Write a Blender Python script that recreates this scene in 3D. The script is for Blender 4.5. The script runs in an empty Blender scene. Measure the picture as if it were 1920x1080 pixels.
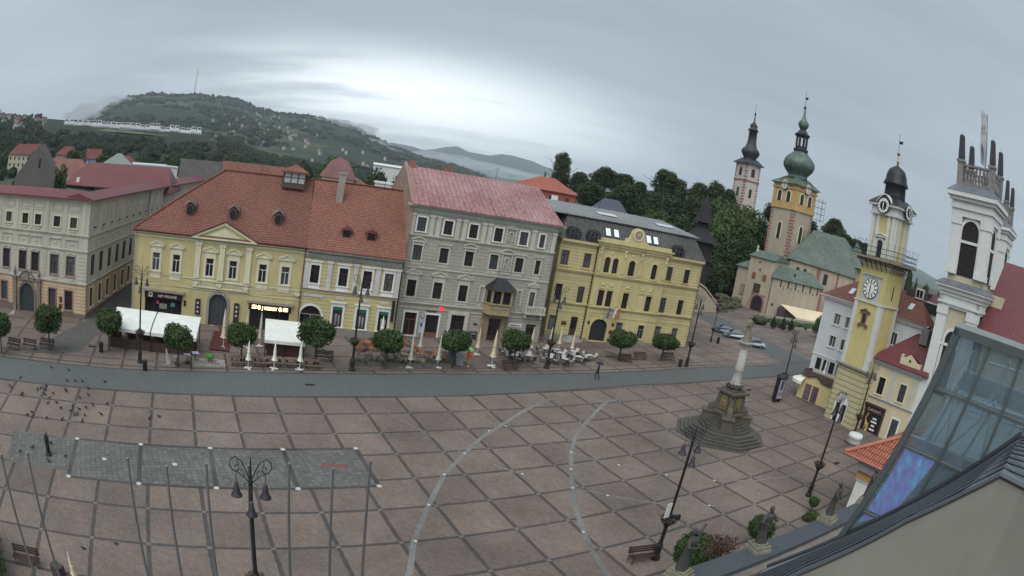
import bpy, bmesh, math, random
from mathutils import Vector, Matrix, noise
R = math.radians; PI = math.pi
sc = bpy.context.scene
COL = sc.collection
# ---------------- camera: wide angle dome webcam with a fisheye lens ----------------
H = 20.0
cd = bpy.data.cameras.new('webcam'); cam = bpy.data.objects.new('webcam', cd); COL.objects.link(cam); sc.camera = cam
cd.type = 'PANO'; cd.panorama_type = 'FISHEYE_LENS_POLYNOMIAL'; cd.fisheye_fov = R(178)
cd.sensor_width = 36.0; cd.sensor_fit = 'AUTO'; cd.clip_start = 0.05; cd.clip_end = 30000
LF, LA, LB, LC = .7962, -.0194, .0769, .0559
cd.fisheye_polynomial_k0 = 0.0
cd.fisheye_polynomial_k1 = -LF / 18; cd.fisheye_polynomial_k2 = -LF * LA / 18 ** 2
cd.fisheye_polynomial_k3 = -LF * LB / 18 ** 3; cd.fisheye_polynomial_k4 = -LF * LC / 18 ** 4
PITCH, ROLL = .1509, .1761
sp, cp, sr, cr = math.sin(PITCH), math.cos(PITCH), math.sin(ROLL), math.cos(ROLL)
cx = Vector((cr, sr * sp, sr * cp)); cy = Vector((-sr, cr * sp, cr * cp)); cz = Vector((0, -cp, sp))
m = Matrix((cx, cy, cz)).transposed().to_4x4(); m.translation = (0, 0, H); cam.matrix_world = m
# ---------------- world: overcast sky, brighter behind the hills ----------------
SUN_EL, SUN_AZ = R(52), R(205)          # azimuth from +Y towards +X
w = bpy.data.worlds.new('World'); sc.world = w; w.use_nodes = True
nt = w.node_tree; N = nt.nodes; L = nt.links; N.clear()
def nd(t, **k):
    n = N.new(t)
    for a, b in k.items(): setattr(n, a, b)
    return n
out = nd('ShaderNodeOutputWorld'); bg = nd('ShaderNodeBackground'); bg.inputs[1].default_value = .1; L.new(bg.outputs[0], out.inputs[0])
sky = nd('ShaderNodeTexSky', sky_type='NISHITA'); sky.sun_disc = False; sky.sun_elevation = SUN_EL; sky.sun_rotation = SUN_AZ
tc = nd('ShaderNodeTexCoord')
def vm(op, a, b=None):
    n = nd('ShaderNodeVectorMath', operation=op)
    L.new(a, n.inputs[0])
    if b is not None:
        if isinstance(b, (tuple, Vector)): n.inputs[1].default_value = b
        else: L.new(b, n.inputs[1])
    return n
def mt(op, a, b=None, clamp=False):
    n = nd('ShaderNodeMath', operation=op); n.use_clamp = clamp
    for i, v in enumerate((a, b)):
        if v is None: continue
        if isinstance(v, (int, float)): n.inputs[i].default_value = v
        else: L.new(v, n.inputs[i])
    return n.outputs[0]
def mr(v, a, b, c, d, interp='SMOOTHSTEP'):
    n = nd('ShaderNodeMapRange', interpolation_type=interp); L.new(v, n.inputs[0])
    for i, q in enumerate((a, b, c, d)): n.inputs[i + 1].default_value = q
    return n.outputs[0]
sep = nd('ShaderNodeSeparateXYZ'); L.new(tc.outputs['Generated'], sep.inputs[0])
zc = mt('ADD', mt('MAXIMUM', sep.outputs[2], 0.0), 0.10)
cmb = nd('ShaderNodeCombineXYZ'); L.new(mt('DIVIDE', sep.outputs[0], zc), cmb.inputs[0]); L.new(mt('DIVIDE', sep.outputs[1], zc), cmb.inputs[1])
mp = nd('ShaderNodeMapping'); L.new(cmb.outputs[0], mp.inputs[0]); mp.inputs['Rotation'].default_value = (0, 0, R(25)); mp.inputs['Scale'].default_value = (.42, 1.0, 1)
nz = nd('ShaderNodeTexNoise'); nz.inputs['Scale'].default_value = .75; nz.inputs['Detail'].default_value = 7; nz.inputs['Roughness'].default_value = .55; L.new(mp.outputs[0], nz.inputs[0])
nz2 = nd('ShaderNodeTexNoise'); nz2.inputs['Scale'].default_value = .22; nz2.inputs['Detail'].default_value = 3; L.new(mp.outputs[0], nz2.inputs[0])
gd = Vector((math.sin(R(-13)), math.cos(R(-13)), .105)).normalized()     # thin cloud with the sun behind it
dv = vm('SUBTRACT', tc.outputs['Generated'], tuple(gd)); sc1 = vm('MULTIPLY', dv.outputs[0], (1.0, 1.0, 4.2)); ln = nd('ShaderNodeVectorMath', operation='LENGTH'); L.new(sc1.outputs[0], ln.inputs[0])
glow = mr(ln.outputs['Value'], .04, .52, 1, 0)
glow = mt('MULTIPLY', glow, mr(nz.outputs[0], .38, .56, .28, 1.0))
base = mt('ADD', mr(nz.outputs[0], .32, .70, -.9, .9, 'LINEAR'), mr(nz2.outputs[0], .35, .65, -.7, .7, 'LINEAR'))
ramp = nd('ShaderNodeValToRGB'); L.new(mt('ADD', mt('MULTIPLY', base, .30), .5, True), ramp.inputs[0])
e = ramp.color_ramp.elements; e[0].position = .15; e[0].color = (2.75, 3.25, 3.65, 1); e[1].position = .85; e[1].color = (4.3, 5.0, 5.5, 1)
mxg = nd('ShaderNodeMix', data_type='RGBA', blend_type='MIX'); L.new(glow, mxg.inputs[0]); L.new(ramp.outputs[0], mxg.inputs[6]); mxg.inputs[7].default_value = (10.8, 11.6, 12.2, 1)
mxs = nd('ShaderNodeMix', data_type='RGBA'); mxs.inputs[0].default_value = .96; L.new(sky.outputs[0], mxs.inputs[6]); L.new(mxg.outputs[2], mxs.inputs[7])
# overcast sky: brighter overhead and behind the camera than low over the hills
hi = mt('ADD', mr(sep.outputs[2], .5, .95, 1.0, 2.1), mr(sep.outputs[1], -.1, -.9, 0, .7))
vsc = nd('ShaderNodeVectorMath', operation='SCALE'); L.new(mxs.outputs[2], vsc.inputs[0]); L.new(hi, vsc.inputs['Scale'])
L.new(vsc.outputs[0], bg.inputs[0])
# ---------------- sun behind the overcast ----------------
ld = bpy.data.lights.new('sun', 'SUN'); ld.energy = 1.5; ld.angle = R(50); ld.color = (1, .93, .83)
lo = bpy.data.objects.new('sun', ld); COL.objects.link(lo)
sd = Vector((math.sin(SUN_AZ) * math.cos(SUN_EL), math.cos(SUN_AZ) * math.cos(SUN_EL), math.sin(SUN_EL)))
lo.rotation_euler = sd.to_track_quat('Z', 'Y').to_euler(); lo.location = (0, 0, 60)
sc.view_settings.view_transform = 'Standard'; sc.view_settings.look = 'None'; sc.view_settings.exposure = .42; sc.view_settings.gamma = 1
sc.cycles.max_bounces = 5; sc.cycles.diffuse_bounces = 3; sc.cycles.glossy_bounces = 3; sc.cycles.transmission_bounces = 4; sc.cycles.transparent_max_bounces = 6; sc.cycles.caustics_reflective = False; sc.cycles.caustics_refractive = False

# ---------------- materials ----------------
MAT = {}
def mat(name, col, rough=.85, var=.12, scale=1.5, bump=0.0, spec=.3, metal=0.0, col2=None, big=.25, emit=None, stretch=(1, 1, 1), uv=False, bscale=None, pattern=None):
    """plain painted / stone / leaf surface with two scales of wear"""
    if name in MAT: return MAT[name]
    M = bpy.data.materials.new(name); M.use_nodes = True; t = M.node_tree; n = t.nodes; l = t.links; n.clear()
    o = n.new('ShaderNodeOutputMaterial'); b = n.new('ShaderNodeBsdfPrincipled'); l.new(b.outputs[0], o.inputs[0])
    b.inputs['Roughness'].default_value = rough; b.inputs['Metallic'].default_value = metal; b.inputs['Specular IOR Level'].default_value = spec
    c = n.new('ShaderNodeTexCoord'); mpg = n.new('ShaderNodeMapping'); mpg.inputs['Scale'].default_value = stretch; l.new(c.outputs['UV' if uv else 'Object'], mpg.inputs[0])
    a = n.new('ShaderNodeTexNoise'); a.inputs['Scale'].default_value = scale; a.inputs['Detail'].default_value = 6; a.inputs['Roughness'].default_value = .62; l.new(mpg.outputs[0], a.inputs[0])
    g = n.new('ShaderNodeTexNoise'); g.inputs['Scale'].default_value = big; g.inputs['Detail'].default_value = 3; l.new(mpg.outputs[0], g.inputs[0])
    rp = n.new('ShaderNodeValToRGB'); el = rp.color_ramp.elements
    c2 = col2 or tuple(min(1, x * (1 + var)) for x in col); c1 = tuple(x * (1 - var) for x in col)
    el[0].position = .32; el[0].color = (*c1, 1); el[1].position = .68; el[1].color = (*c2, 1)
    ad = n.new('ShaderNodeMath'); ad.operation = 'MULTIPLY_ADD'; l.new(a.outputs[0], ad.inputs[0]); ad.inputs[1].default_value = .6
    m2 = n.new('ShaderNodeMath'); m2.operation = 'MULTIPLY'; l.new(g.outputs[0], m2.inputs[0]); m2.inputs[1].default_value = .4; l.new(m2.outputs[0], ad.inputs[2]); l.new(ad.outputs[0], rp.inputs[0])
    last = rp.outputs[0]; hgt = a.outputs[0]
    if pattern:
        last, hgt = pattern(n, l, c, last, hgt)
    l.new(last, b.inputs['Base Color'])
    if bump:
        bp = n.new('ShaderNodeBump'); bp.inputs['Strength'].default_value = bump; bp.inputs['Distance'].default_value = .05; l.new(hgt, bp.inputs['Height']); l.new(bp.outputs[0], b.inputs['Normal'])
    if emit:
        b.inputs['Emission Color'].default_value = (*emit[:3], 1); b.inputs['Emission Strength'].default_value = emit[3]
    MAT[name] = M; return M
def bricks(w, h, mortar, mcol, off=.5, dark=.75):
    def f(n, l, c, last, hgt):
        b = n.new('ShaderNodeTexBrick'); l.new(c.outputs['UV'], b.inputs[0]); b.inputs['Scale'].default_value = 1; b.inputs['Brick Width'].default_value = w; b.inputs['Row Height'].default_value = h
        b.inputs['Mortar Size'].default_value = mortar; b.offset = off; b.inputs['Color1'].default_value = (1, 1, 1, 1); b.inputs['Color2'].default_value = (dark, dark, dark, 1); b.inputs['Mortar'].default_value = (*mcol, 1)
        m = n.new('ShaderNodeMix'); m.data_type = 'RGBA'; m.blend_type = 'MULTIPLY'; m.inputs[0].default_value = 1; l.new(last, m.inputs[6]); l.new(b.outputs[0], m.inputs[7])
        return m.outputs[2], b.outputs['Fac']
    return f
def seams(step, wid, dark, horiz=False):
    """raised sheet joints every step metres"""
    def f(n, l, c, last, hgt):
        s = n.new('ShaderNodeSeparateXYZ'); l.new(c.outputs['UV'], s.inputs[0]); v = s.outputs[1 if horiz else 0]
        a = n.new('ShaderNodeMath'); a.operation = 'PINGPONG'; l.new(v, a.inputs[0]); a.inputs[1].default_value = step / 2
        g = n.new('ShaderNodeMath'); g.operation = 'LESS_THAN'; l.new(a.outputs[0], g.inputs[0]); g.inputs[1].default_value = wid
        m = n.new('ShaderNodeMix'); m.data_type = 'RGBA'; m.blend_type = 'MULTIPLY'; l.new(g.outputs[0], m.inputs[0]); l.new(last, m.inputs[6]); m.inputs[7].default_value = (dark, dark, dark, 1)
        return m.outputs[2], g.outputs[0]
    return f
def rows(h, wid, dark):
    return seams(h, wid, dark, True)
YEL = mat('yellow_plaster', (.475, .405, .205), .9, .17, 1.2, .1, stretch=(1, 1, .28))
YEL2 = mat('yellow_rusticated_plaster', (.50, .43, .225), .9, .17, 1.2, .3, pattern=bricks(30, .42, .035, (.62, .60, .55), .0, 1), stretch=(1, 1, .28))
CREAM = mat('cream_trim', (.60, .56, .40), .9, .17, 2, stretch=(1, 1, .28))
WHT = mat('white_trim', (.66, .66, .62), .85, .17, 2, stretch=(1, 1, .28))
GREYW = mat('grey_plaster', (.36, .335, .285), .9, .17, 1.2, .3, pattern=bricks(1.3, .40, .03, (.62, .62, .62), .5, .95), stretch=(1, 1, .28))
GREYP = mat('light_grey_plaster', (.47, .445, .385), .9, .17, 1.2, stretch=(1, 1, .28))
AWAL = mat('pale_greenish_plaster', (.44, .415, .34), .9, .17, 1.0, .1, stretch=(1, 1, .28))
APNK = mat('peach_rusticated_plaster', (.52, .38, .25), .9, .17, 1.0, .3, pattern=bricks(30, .40, .035, (.55, .5, .5), 0, 1), stretch=(1, 1, .28))
STONE = mat('weathered_stone', (.27, .25, .22), .95, .3, 3, .4)
DSTONE = mat('dark_weathered_stone', (.055, .054, .05), .95, .4, 4, .5)
PLINTH = mat('brown_stone_plinth', (.16, .12, .10), .9, .25, 3, .3)
def tile(nm, c, dk=.36):
    return mat(nm, c, .8, .22, 2.5, .8, pattern=bricks(.30, .33, .045, (dk, dk * .9, dk * .9), .5, .78))
TILE = tile('orange_clay_tiles', (.24, .105, .078))
TILE2 = tile('bright_orange_clay_tiles', (.28, .12, .085))
RMET = mat('rusty_red_sheet_roof', (.26, .075, .075), .55, .35, 2.2, .5, .4, col2=(.36, .23, .22), pattern=seams(.62, .035, .45), stretch=(1, 1, 1))
RMET2 = mat('dark_red_sheet_roof', (.125, .032, .036), .5, .2, 1.5, .4, .4, pattern=seams(.6, .03, .5))
GMET = mat('grey_sheet_roof', (.085, .09, .09), .5, .35, 2, .5, .4, pattern=seams(.5, .03, .5))
BLK = mat('black_sheet_roof', (.022, .024, .028), .45, .3, 2, .2)
COPPER = mat('green_copper_roof', (.065, .095, .08), .6, .35, 1.5, .4, .4, col2=(.12, .155, .13), pattern=seams(.6, .03, .6))
COPD = mat('dark_copper_dome', (.045, .072, .062), .5, .45, 1.0, .2, .5, col2=(.12, .17, .14))
IRON = mat('black_iron', (.018, .018, .02), .45, .3, 8)
POLE = mat('grey_steel_pole', (.17, .18, .19), .4, .15, 3, 0, .5, .4)
GLASS = mat('dark_window_glass', (.018, .016, .02), .12, .4, .7, 0, .6)
GLASS2 = mat('bluish_window_glass', (.05, .06, .075), .08, .5, .9, 0, .9)
GLASS3 = mat('curtained_window', (.10, .095, .085), .35, .6, 2.5, 0, .4)
FRD = mat('dark_window_frame', (.05, .03, .025), .6, .2, 5)
FRW = mat('white_window_frame', (.62, .62, .60), .6, .08, 5)
WOOD = mat('dark_brown_wood', (.055, .035, .028), .6, .3, 4)
WOODR = mat('red_brown_wood', (.20, .075, .05), .7, .3, 4)
WOODO = mat('orange_wood', (.30, .135, .07), .7, .2, 4)
CANV = mat('off_white_canvas', (.70, .69, .62), .9, .08, 2, .1)
CANVY = mat('cream_canvas', (.60, .50, .36), .9, .12, 2, .1)
CUSH = mat('white_cushion', (.46, .46, .45), .9, .06, 4)
WICK = mat('dark_wicker', (.06, .05, .05), .8, .3, 10)
CAST = mat('castle_beige_plaster', (.36, .31, .235), .95, .17, .8, .2, stretch=(1, 1, .28))
CASTR = mat('castle_red_stone', (.25, .13, .105), .95, .3, 1.2, .2)
ORAN = mat('ochre_plaster', (.44, .29, .13), .9, .17, 1, stretch=(1, 1, .28))
FLESH = mat('skin', (.5, .3, .22), .6, .05)
CLOTH = mat('dark_clothes', (.025, .025, .035), .9, .2, 6)
LEAFS = {}
def leafmat(nm, c, c2, sc_=.5):
    M = mat(nm, c, .75, .35, sc_ * 3, 0, .25, col2=c2, big=sc_)
    return M
LF_BALL = leafmat('clipped_tree_leaves', (.014, .030, .012), (.070, .115, .034), 1.6)
LF_OAK = leafmat('broadleaf_leaves', (.016, .032, .015), (.062, .094, .034), .22)
LF_MAP = leafmat('fresh_leaves', (.030, .055, .018), (.085, .125, .04), .5)
LF_CON = leafmat('conifer_needles', (.012, .024, .016), (.028, .046, .028), .5)
BARK = mat('grey_bark', (.07, .055, .045), .95, .3, 6, .4)

# ---------------- mesh builder ----------------
def fr(o, ang):
    a = R(ang); return Matrix.Translation((o[0], o[1], 0)) @ Matrix.Rotation(a, 4, 'Z')
ID = Matrix.Identity(4)
class MB:
    """collects shapes given in a facade frame (x along the front, y into the building, z world height)"""
    def __init__(s, F=ID): s.F = F; s.v = []; s.f = []; s.mi = []; s.cur = 0; s.sm = []; s.smooth = False
    def poly(s, pts, mi=None):
        i = len(s.v); s.v += [Vector(p) for p in pts]; s.f.append(list(range(i, i + len(pts)))); s.mi.append(s.cur if mi is None else mi); s.sm.append(s.smooth)
    def mesh(s, vs, fs, mi=None):
        i = len(s.v); s.v += [Vector(p) for p in vs]
        for f in fs: s.f.append([i + k for k in f]); s.mi.append(s.cur if mi is None else mi); s.sm.append(s.smooth)
    def box(s, x0, x1, y0, y1, z0, z1, mi=None):
        s.mesh([(x, y, z) for z in (z0, z1) for y in (y0, y1) for x in (x0, x1)], [(0, 1, 3, 2), (4, 6, 7, 5), (0, 4, 5, 1), (2, 3, 7, 6), (0, 2, 6, 4), (1, 5, 7, 3)], mi)
    def prism(s, pts, d, mi=None):
        """extrude polygon (list of 3d points) by vector d"""
        n = len(pts); d = Vector(d); P = [Vector(p) for p in pts]
        s.mesh(P + [p + d for p in P], [tuple(range(n))[::-1], tuple(range(n, 2 * n))] + [(i, (i + 1) % n, n + (i + 1) % n, n + i) for i in range(n)], mi)
    def xz(s, pts, y0, y1, mi=None):
        s.prism([(x, y0, z) for x, z in pts], (0, y1 - y0, 0), mi)
    def lathe(s, prof, c=(0, 0), n=16, ph=0.0, sq=None, mi=None):
        """prof: list of (radius, z); sq: make n-gon"""
        vs = []; fs = []
        for r, z in prof:
            for k in range(n):
                a = 2 * PI * (k + ph) / n; vs.append((c[0] + r * math.cos(a), c[1] + r * math.sin(a), z))
        for j in range(len(prof) - 1):
            for k in range(n):
                a, b = j * n + k, j * n + (k + 1) % n; fs.append((a, b, b + n, a + n))
        fs.append(tuple(range(n))[::-1]); q = (len(prof) - 1) * n; fs.append(tuple(range(q, q + n)))
        s.mesh(vs, fs, mi)
    def tube(s, path, r, n=6, mi=None):
        P = [Vector(p) for p in path]; vs = []; fs = []; k0 = len(P)
        rr = r if isinstance(r, (list, tuple)) else [r] * k0
        for i, p in enumerate(P):
            d = (P[min(i + 1, k0 - 1)] - P[max(i - 1, 0)]); d.normalize()
            a = d.cross(Vector((0, 0, 1)))
            if a.length < .05: a = d.cross(Vector((0, 1, 0)))
            a.normalize(); b = d.cross(a)
            for k in range(n):
                t = 2 * PI * k / n; vs.append(p + (a * math.cos(t) + b * math.sin(t)) * rr[i])
        for i in range(k0 - 1):
            for k in range(n): a, b = i * n + k, i * n + (k + 1) % n; fs.append((a, b, b + n, a + n))
        fs.append(tuple(range(n))[::-1]); q = (k0 - 1) * n; fs.append(tuple(range(q, q + n)))
        s.mesh(vs, fs, mi)
    def blob(s, c, r, sub=2, jit=.12, rng=random, mi=None):
        bm = bmesh.new(); bmesh.ops.create_icosphere(bm, subdivisions=sub, radius=1); i0 = rng.random() * 50
        rr = r if isinstance(r, tuple) else (r, r, r); vs = []
        for v in bm.verts:
            k = 1 + jit * 2 * noise.noise(v.co * 1.7 + Vector((i0, 0, 0))); vs.append((c[0] + v.co.x * rr[0] * k, c[1] + v.co.y * rr[1] * k, c[2] + v.co.z * rr[2] * k))
        s.mesh(vs, [tuple(v.index for v in f.verts) for f in bm.faces], mi); bm.free()
    def data(s, name, mats, base=(0, 0, 0), recalc=True):
        me = bpy.data.meshes.new(name); T = Matrix.Translation(-Vector(base)) @ s.F
        me.from_pydata([T @ v for v in s.v], [], s.f); me.update()
        if recalc:
            bm = bmesh.new(); bm.from_mesh(me); bmesh.ops.recalc_face_normals(bm, faces=bm.faces); bm.to_mesh(me); bm.free()
        uv = me.uv_layers.new(name='UV'); vv = s.v; li = 0
        Fi = (s.F.inverted() @ Matrix.Translation(base)); 
        for p in me.polygons:
            n = (Fi.to_3x3() @ p.normal); t = Vector((0, 0, 1)).cross(n)
            if t.length < .02: t = Vector((1, 0, 0))
            t.normalize()
            if t.x < -.3 or (abs(t.x) <= .3 and t.y < 0): t = -t
            u = n.cross(t) if n.cross(t).z >= 0 else t.cross(n)
            for k in p.loop_indices:
                q = Fi @ me.vertices[me.loops[k].vertex_index].co; uv.data[k].uv = (q.dot(t), q.dot(u))
        if not isinstance(mats, (list, tuple)): mats = [mats]
        for q in mats: me.materials.append(q)
        me.polygons.foreach_set('material_index', [min(q, len(mats) - 1) for q in s.mi]); me.polygons.foreach_set('use_smooth', s.sm)
        me.update(); return me
    def build(s, name, mats, parent=None):
        base = tuple(parent.matrix_world.translation) if parent is not None else (0, 0, 0)
        p = parent; 
        if parent is not None: base = tuple(WPOS[parent.name])
        o = bpy.data.objects.new(name, s.data(name, mats, base)); COL.objects.link(o)
        if parent is not None: o.parent = parent; WPOS[o.name] = base
        else: WPOS[o.name] = (0, 0, 0)
        return o
def each(s, name, mats, parent=None):
    """one object for every separate piece that was added"""
    root = list(range(len(s.v)))
    def find(a):
        while root[a] != a: root[a] = root[root[a]]; a = root[a]
        return a
    for f in s.f:
        for k in f[1:]: root[find(k)] = find(f[0])
    gr = {}
    for i, f in enumerate(s.f): gr.setdefault(find(f[0]), []).append(i)
    for ids in gr.values():
        q = MB(s.F); mp_ = {}
        for i in ids:
            for k in s.f[i]:
                if k not in mp_: mp_[k] = len(q.v); q.v.append(s.v[k])
            q.f.append([mp_[k] for k in s.f[i]]); q.mi.append(s.mi[i]); q.sm.append(s.sm[i])
        q.build(name, mats, parent)
MB.each = each
WPOS = {}
def thing(name, label, cat, loc=(0, 0, 0), group=None):
    o = bpy.data.objects.new(name, None); COL.objects.link(o); o.location = loc; o.empty_display_size = .3; WPOS[o.name] = tuple(loc)
    o['label'] = label; o['category'] = cat
    if group: o['group'] = group
    return o
def tag(o, label, cat, group=None, kind=None):
    if kind: o['kind'] = kind
    if label: o['label'] = label; o['category'] = cat
    if group: o['group'] = group
    return o
def struct(o): o['kind'] = 'structure'; return o
def dup(root, loc, rz=0, label=None, group=None, scale=1.0, recurse=True):
    r = root.copy(); COL.objects.link(r); r.location = loc; r.rotation_euler = (0, 0, rz); r.scale = (scale,) * 3; WPOS[r.name] = tuple(loc)
    if label: r['label'] = label
    if group: r['group'] = group
    def rec(a, b):
        for ch in list(a.children):
            c = ch.copy(); COL.objects.link(c); c.parent = b
            rec(ch, c)
    rec(root, r)
    return r
SX, SY = .0226, .0180
def gz(x, y): return SX * x + SY * y
_font = {}
def text_bm(mb, s, size, x, z, y, depth=.04, mi=None, bold=0.0, rot=None):
    """lettering standing on the facade, centred on x, baseline z"""
    cu = bpy.data.curves.new('lettering', 'FONT'); cu.body = s; cu.size = size; cu.align_x = 'CENTER'; cu.extrude = depth / 2; cu.offset = bold; cu.resolution_u = 3
    ob = bpy.data.objects.new('lettering', cu); COL.objects.link(ob); bpy.context.view_layer.update()
    me = bpy.data.meshes.new_from_object(ob.evaluated_get(bpy.context.evaluated_depsgraph_get()))
    vs = []
    for v in me.vertices:
        a, b, c = v.co
        if rot: a, b = a * math.cos(rot) - b * math.sin(rot), a * math.sin(rot) + b * math.cos(rot)
        vs.append((x + a, y - c, z + b))
    mb.mesh(vs, [tuple(p.vertices) for p in me.polygons], mi)
    bpy.data.objects.remove(ob); bpy.data.curves.remove(cu); bpy.data.meshes.remove(me)
# ---------------- facade helpers ----------------
def wall(mb, x0, x1, z0, z1, holes, y=0.0, depth=.28, mi=None):
    """holes: (xc, zc, w, h, kind) kind r / a (round head); front skin with reveals"""
    xs = {x0, x1}; zs = {z0, z1}
    for h in holes: xs |= {h[0] - h[2] / 2, h[0] + h[2] / 2}; zs |= {h[1] - h[3] / 2, h[1] + h[3] / 2}
    xs = sorted(x for x in xs if x0 - 1e-6 <= x <= x1 + 1e-6); zs = sorted(z for z in zs if z0 - 1e-6 <= z <= z1 + 1e-6)
    def inside(x, z): return any(abs(x - h[0]) < h[2] / 2 and abs(z - h[1]) < h[3] / 2 for h in holes)
    for j in range(len(zs) - 1):
        i = 0
        while i < len(xs) - 1:
            zc = (zs[j] + zs[j + 1]) / 2
            if inside((xs[i] + xs[i + 1]) / 2, zc): i += 1; continue
            k = i
            while k + 1 < len(xs) - 1 and not inside((xs[k + 1] + xs[k + 2]) / 2, zc): k += 1
            mb.poly([(xs[i], y, zs[j]), (xs[k + 1], y, zs[j]), (xs[k + 1], y, zs[j + 1]), (xs[i], y, zs[j + 1])], mi); i = k + 1
    for h in holes:
        a, b, c, d = h[0] - h[2] / 2, h[0] + h[2] / 2, h[1] - h[3] / 2, h[1] + h[3] / 2
        for p, q in (((a, c), (b, c)), ((b, c), (b, d)), ((b, d), (a, d)), ((a, d), (a, c))):
            mb.poly([(p[0], y, p[1]), (q[0], y, q[1]), (q[0], y + depth, q[1]), (p[0], y + depth, p[1])], mi)
        if len(h) > 4 and h[4] == 'a':
            r = h[2] / 2; n = 8
            for s in (-1, 1):
                arc = [(h[0] + s * r * math.cos(PI / 2 * k / n), d - r + r * math.sin(PI / 2 * k / n)) for k in range(n + 1)]
                mb.poly([(x, y - .002, z) for x, z in arc] + [(h[0] + s * r, y - .002, d)], mi)
                for k in range(n): mb.poly([(arc[k][0], y, arc[k][1]), (arc[k + 1][0], y, arc[k + 1][1]), (arc[k + 1][0], y + depth, arc[k + 1][1]), (arc[k][0], y + depth, arc[k][1])], mi)
def shell(mb, x0, x1, d, z0, z1, mi=None):
    """the other three sides of the block"""
    mb.poly([(x0, 0, z0), (x0, d, z0), (x0, d, z1), (x0, 0, z1)], mi); mb.poly([(x1, 0, z0), (x1, d, z0), (x1, d, z1), (x1, 0, z1)], mi)
    mb.poly([(x0, d, z0), (x1, d, z0), (x1, d, z1), (x0, d, z1)], mi); mb.poly([(x0, 0, z1), (x1, 0, z1), (x1, d, z1), (x0, d, z1)], mi)
def arch_pts(xc, z0, w, h, n=10, r=None):
    r = w / 2; zs = z0 + h - r
    return [(xc - w / 2, z0), (xc + w / 2, z0)] + [(xc + r * math.cos(PI * k / n), zs + r * math.sin(PI * k / n)) for k in range(n + 1)]
def ring(mb, xc, z0, w, h, t, y0, y1, arch=False, sill=True, mi=None):
    """surround of width t round an opening"""
    if not arch:
        mb.box(xc - w / 2 - t, xc - w / 2, y0, y1, z0, z0 + h, mi); mb.box(xc + w / 2, xc + w / 2 + t, y0, y1, z0, z0 + h, mi); mb.box(xc - w / 2 - t, xc + w / 2 + t, y0, y1, z0 + h, z0 + h + t, mi)
    else:
        r = w / 2; zs = z0 + h - r; n = 10
        mb.box(xc - w / 2 - t, xc - w / 2, y0, y1, z0, zs, mi); mb.box(xc + w / 2, xc + w / 2 + t, y0, y1, z0, zs, mi)
        for k in range(n):
            a, b = PI * k / n, PI * (k + 1) / n
            mb.xz([(xc + r * math.cos(a), zs + r * math.sin(a)), (xc + (r + t) * math.cos(a), zs + (r + t) * math.sin(a)), (xc + (r + t) * math.cos(b), zs + (r + t) * math.sin(b)), (xc + r * math.cos(b), zs + r * math.sin(b))], y0, y1, mi)
def pediment(mb, xc, z, w, h, y0, y1, mi=None):
    mb.xz([(xc - w / 2, z), (xc + w / 2, z), (xc + w / 2, z + .08), (xc, z + h), (xc - w / 2, z + .08)], y0 + .06, y1, mi)
    mb.box(xc - w / 2 - .05, xc + w / 2 + .05, y0 - .05, y1, z - .1, z, mi)
    for s in (-1, 1):
        mb.xz([(xc, z + h + .1), (xc, z + h - .06), (xc + s * w / 2, z + .02), (xc + s * (w / 2 + .08), z + .12)], y0 - .08, y1, mi)
def seghood(mb, xc, z, w, h, y0, y1, mi=None):
    n = 8; P = [(xc - w / 2 + w * k / n, z + h * math.sin(PI * k / n)) for k in range(n + 1)]
    for k in range(n): mb.xz([P[k], P[k + 1], (P[k + 1][0], P[k + 1][1] + .14), (P[k][0], P[k][1] + .14)], y0, y1, mi)
    mb.box(xc - w / 2 - .04, xc + w / 2 + .04, y0, y1, z - .16, z, mi)
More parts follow.
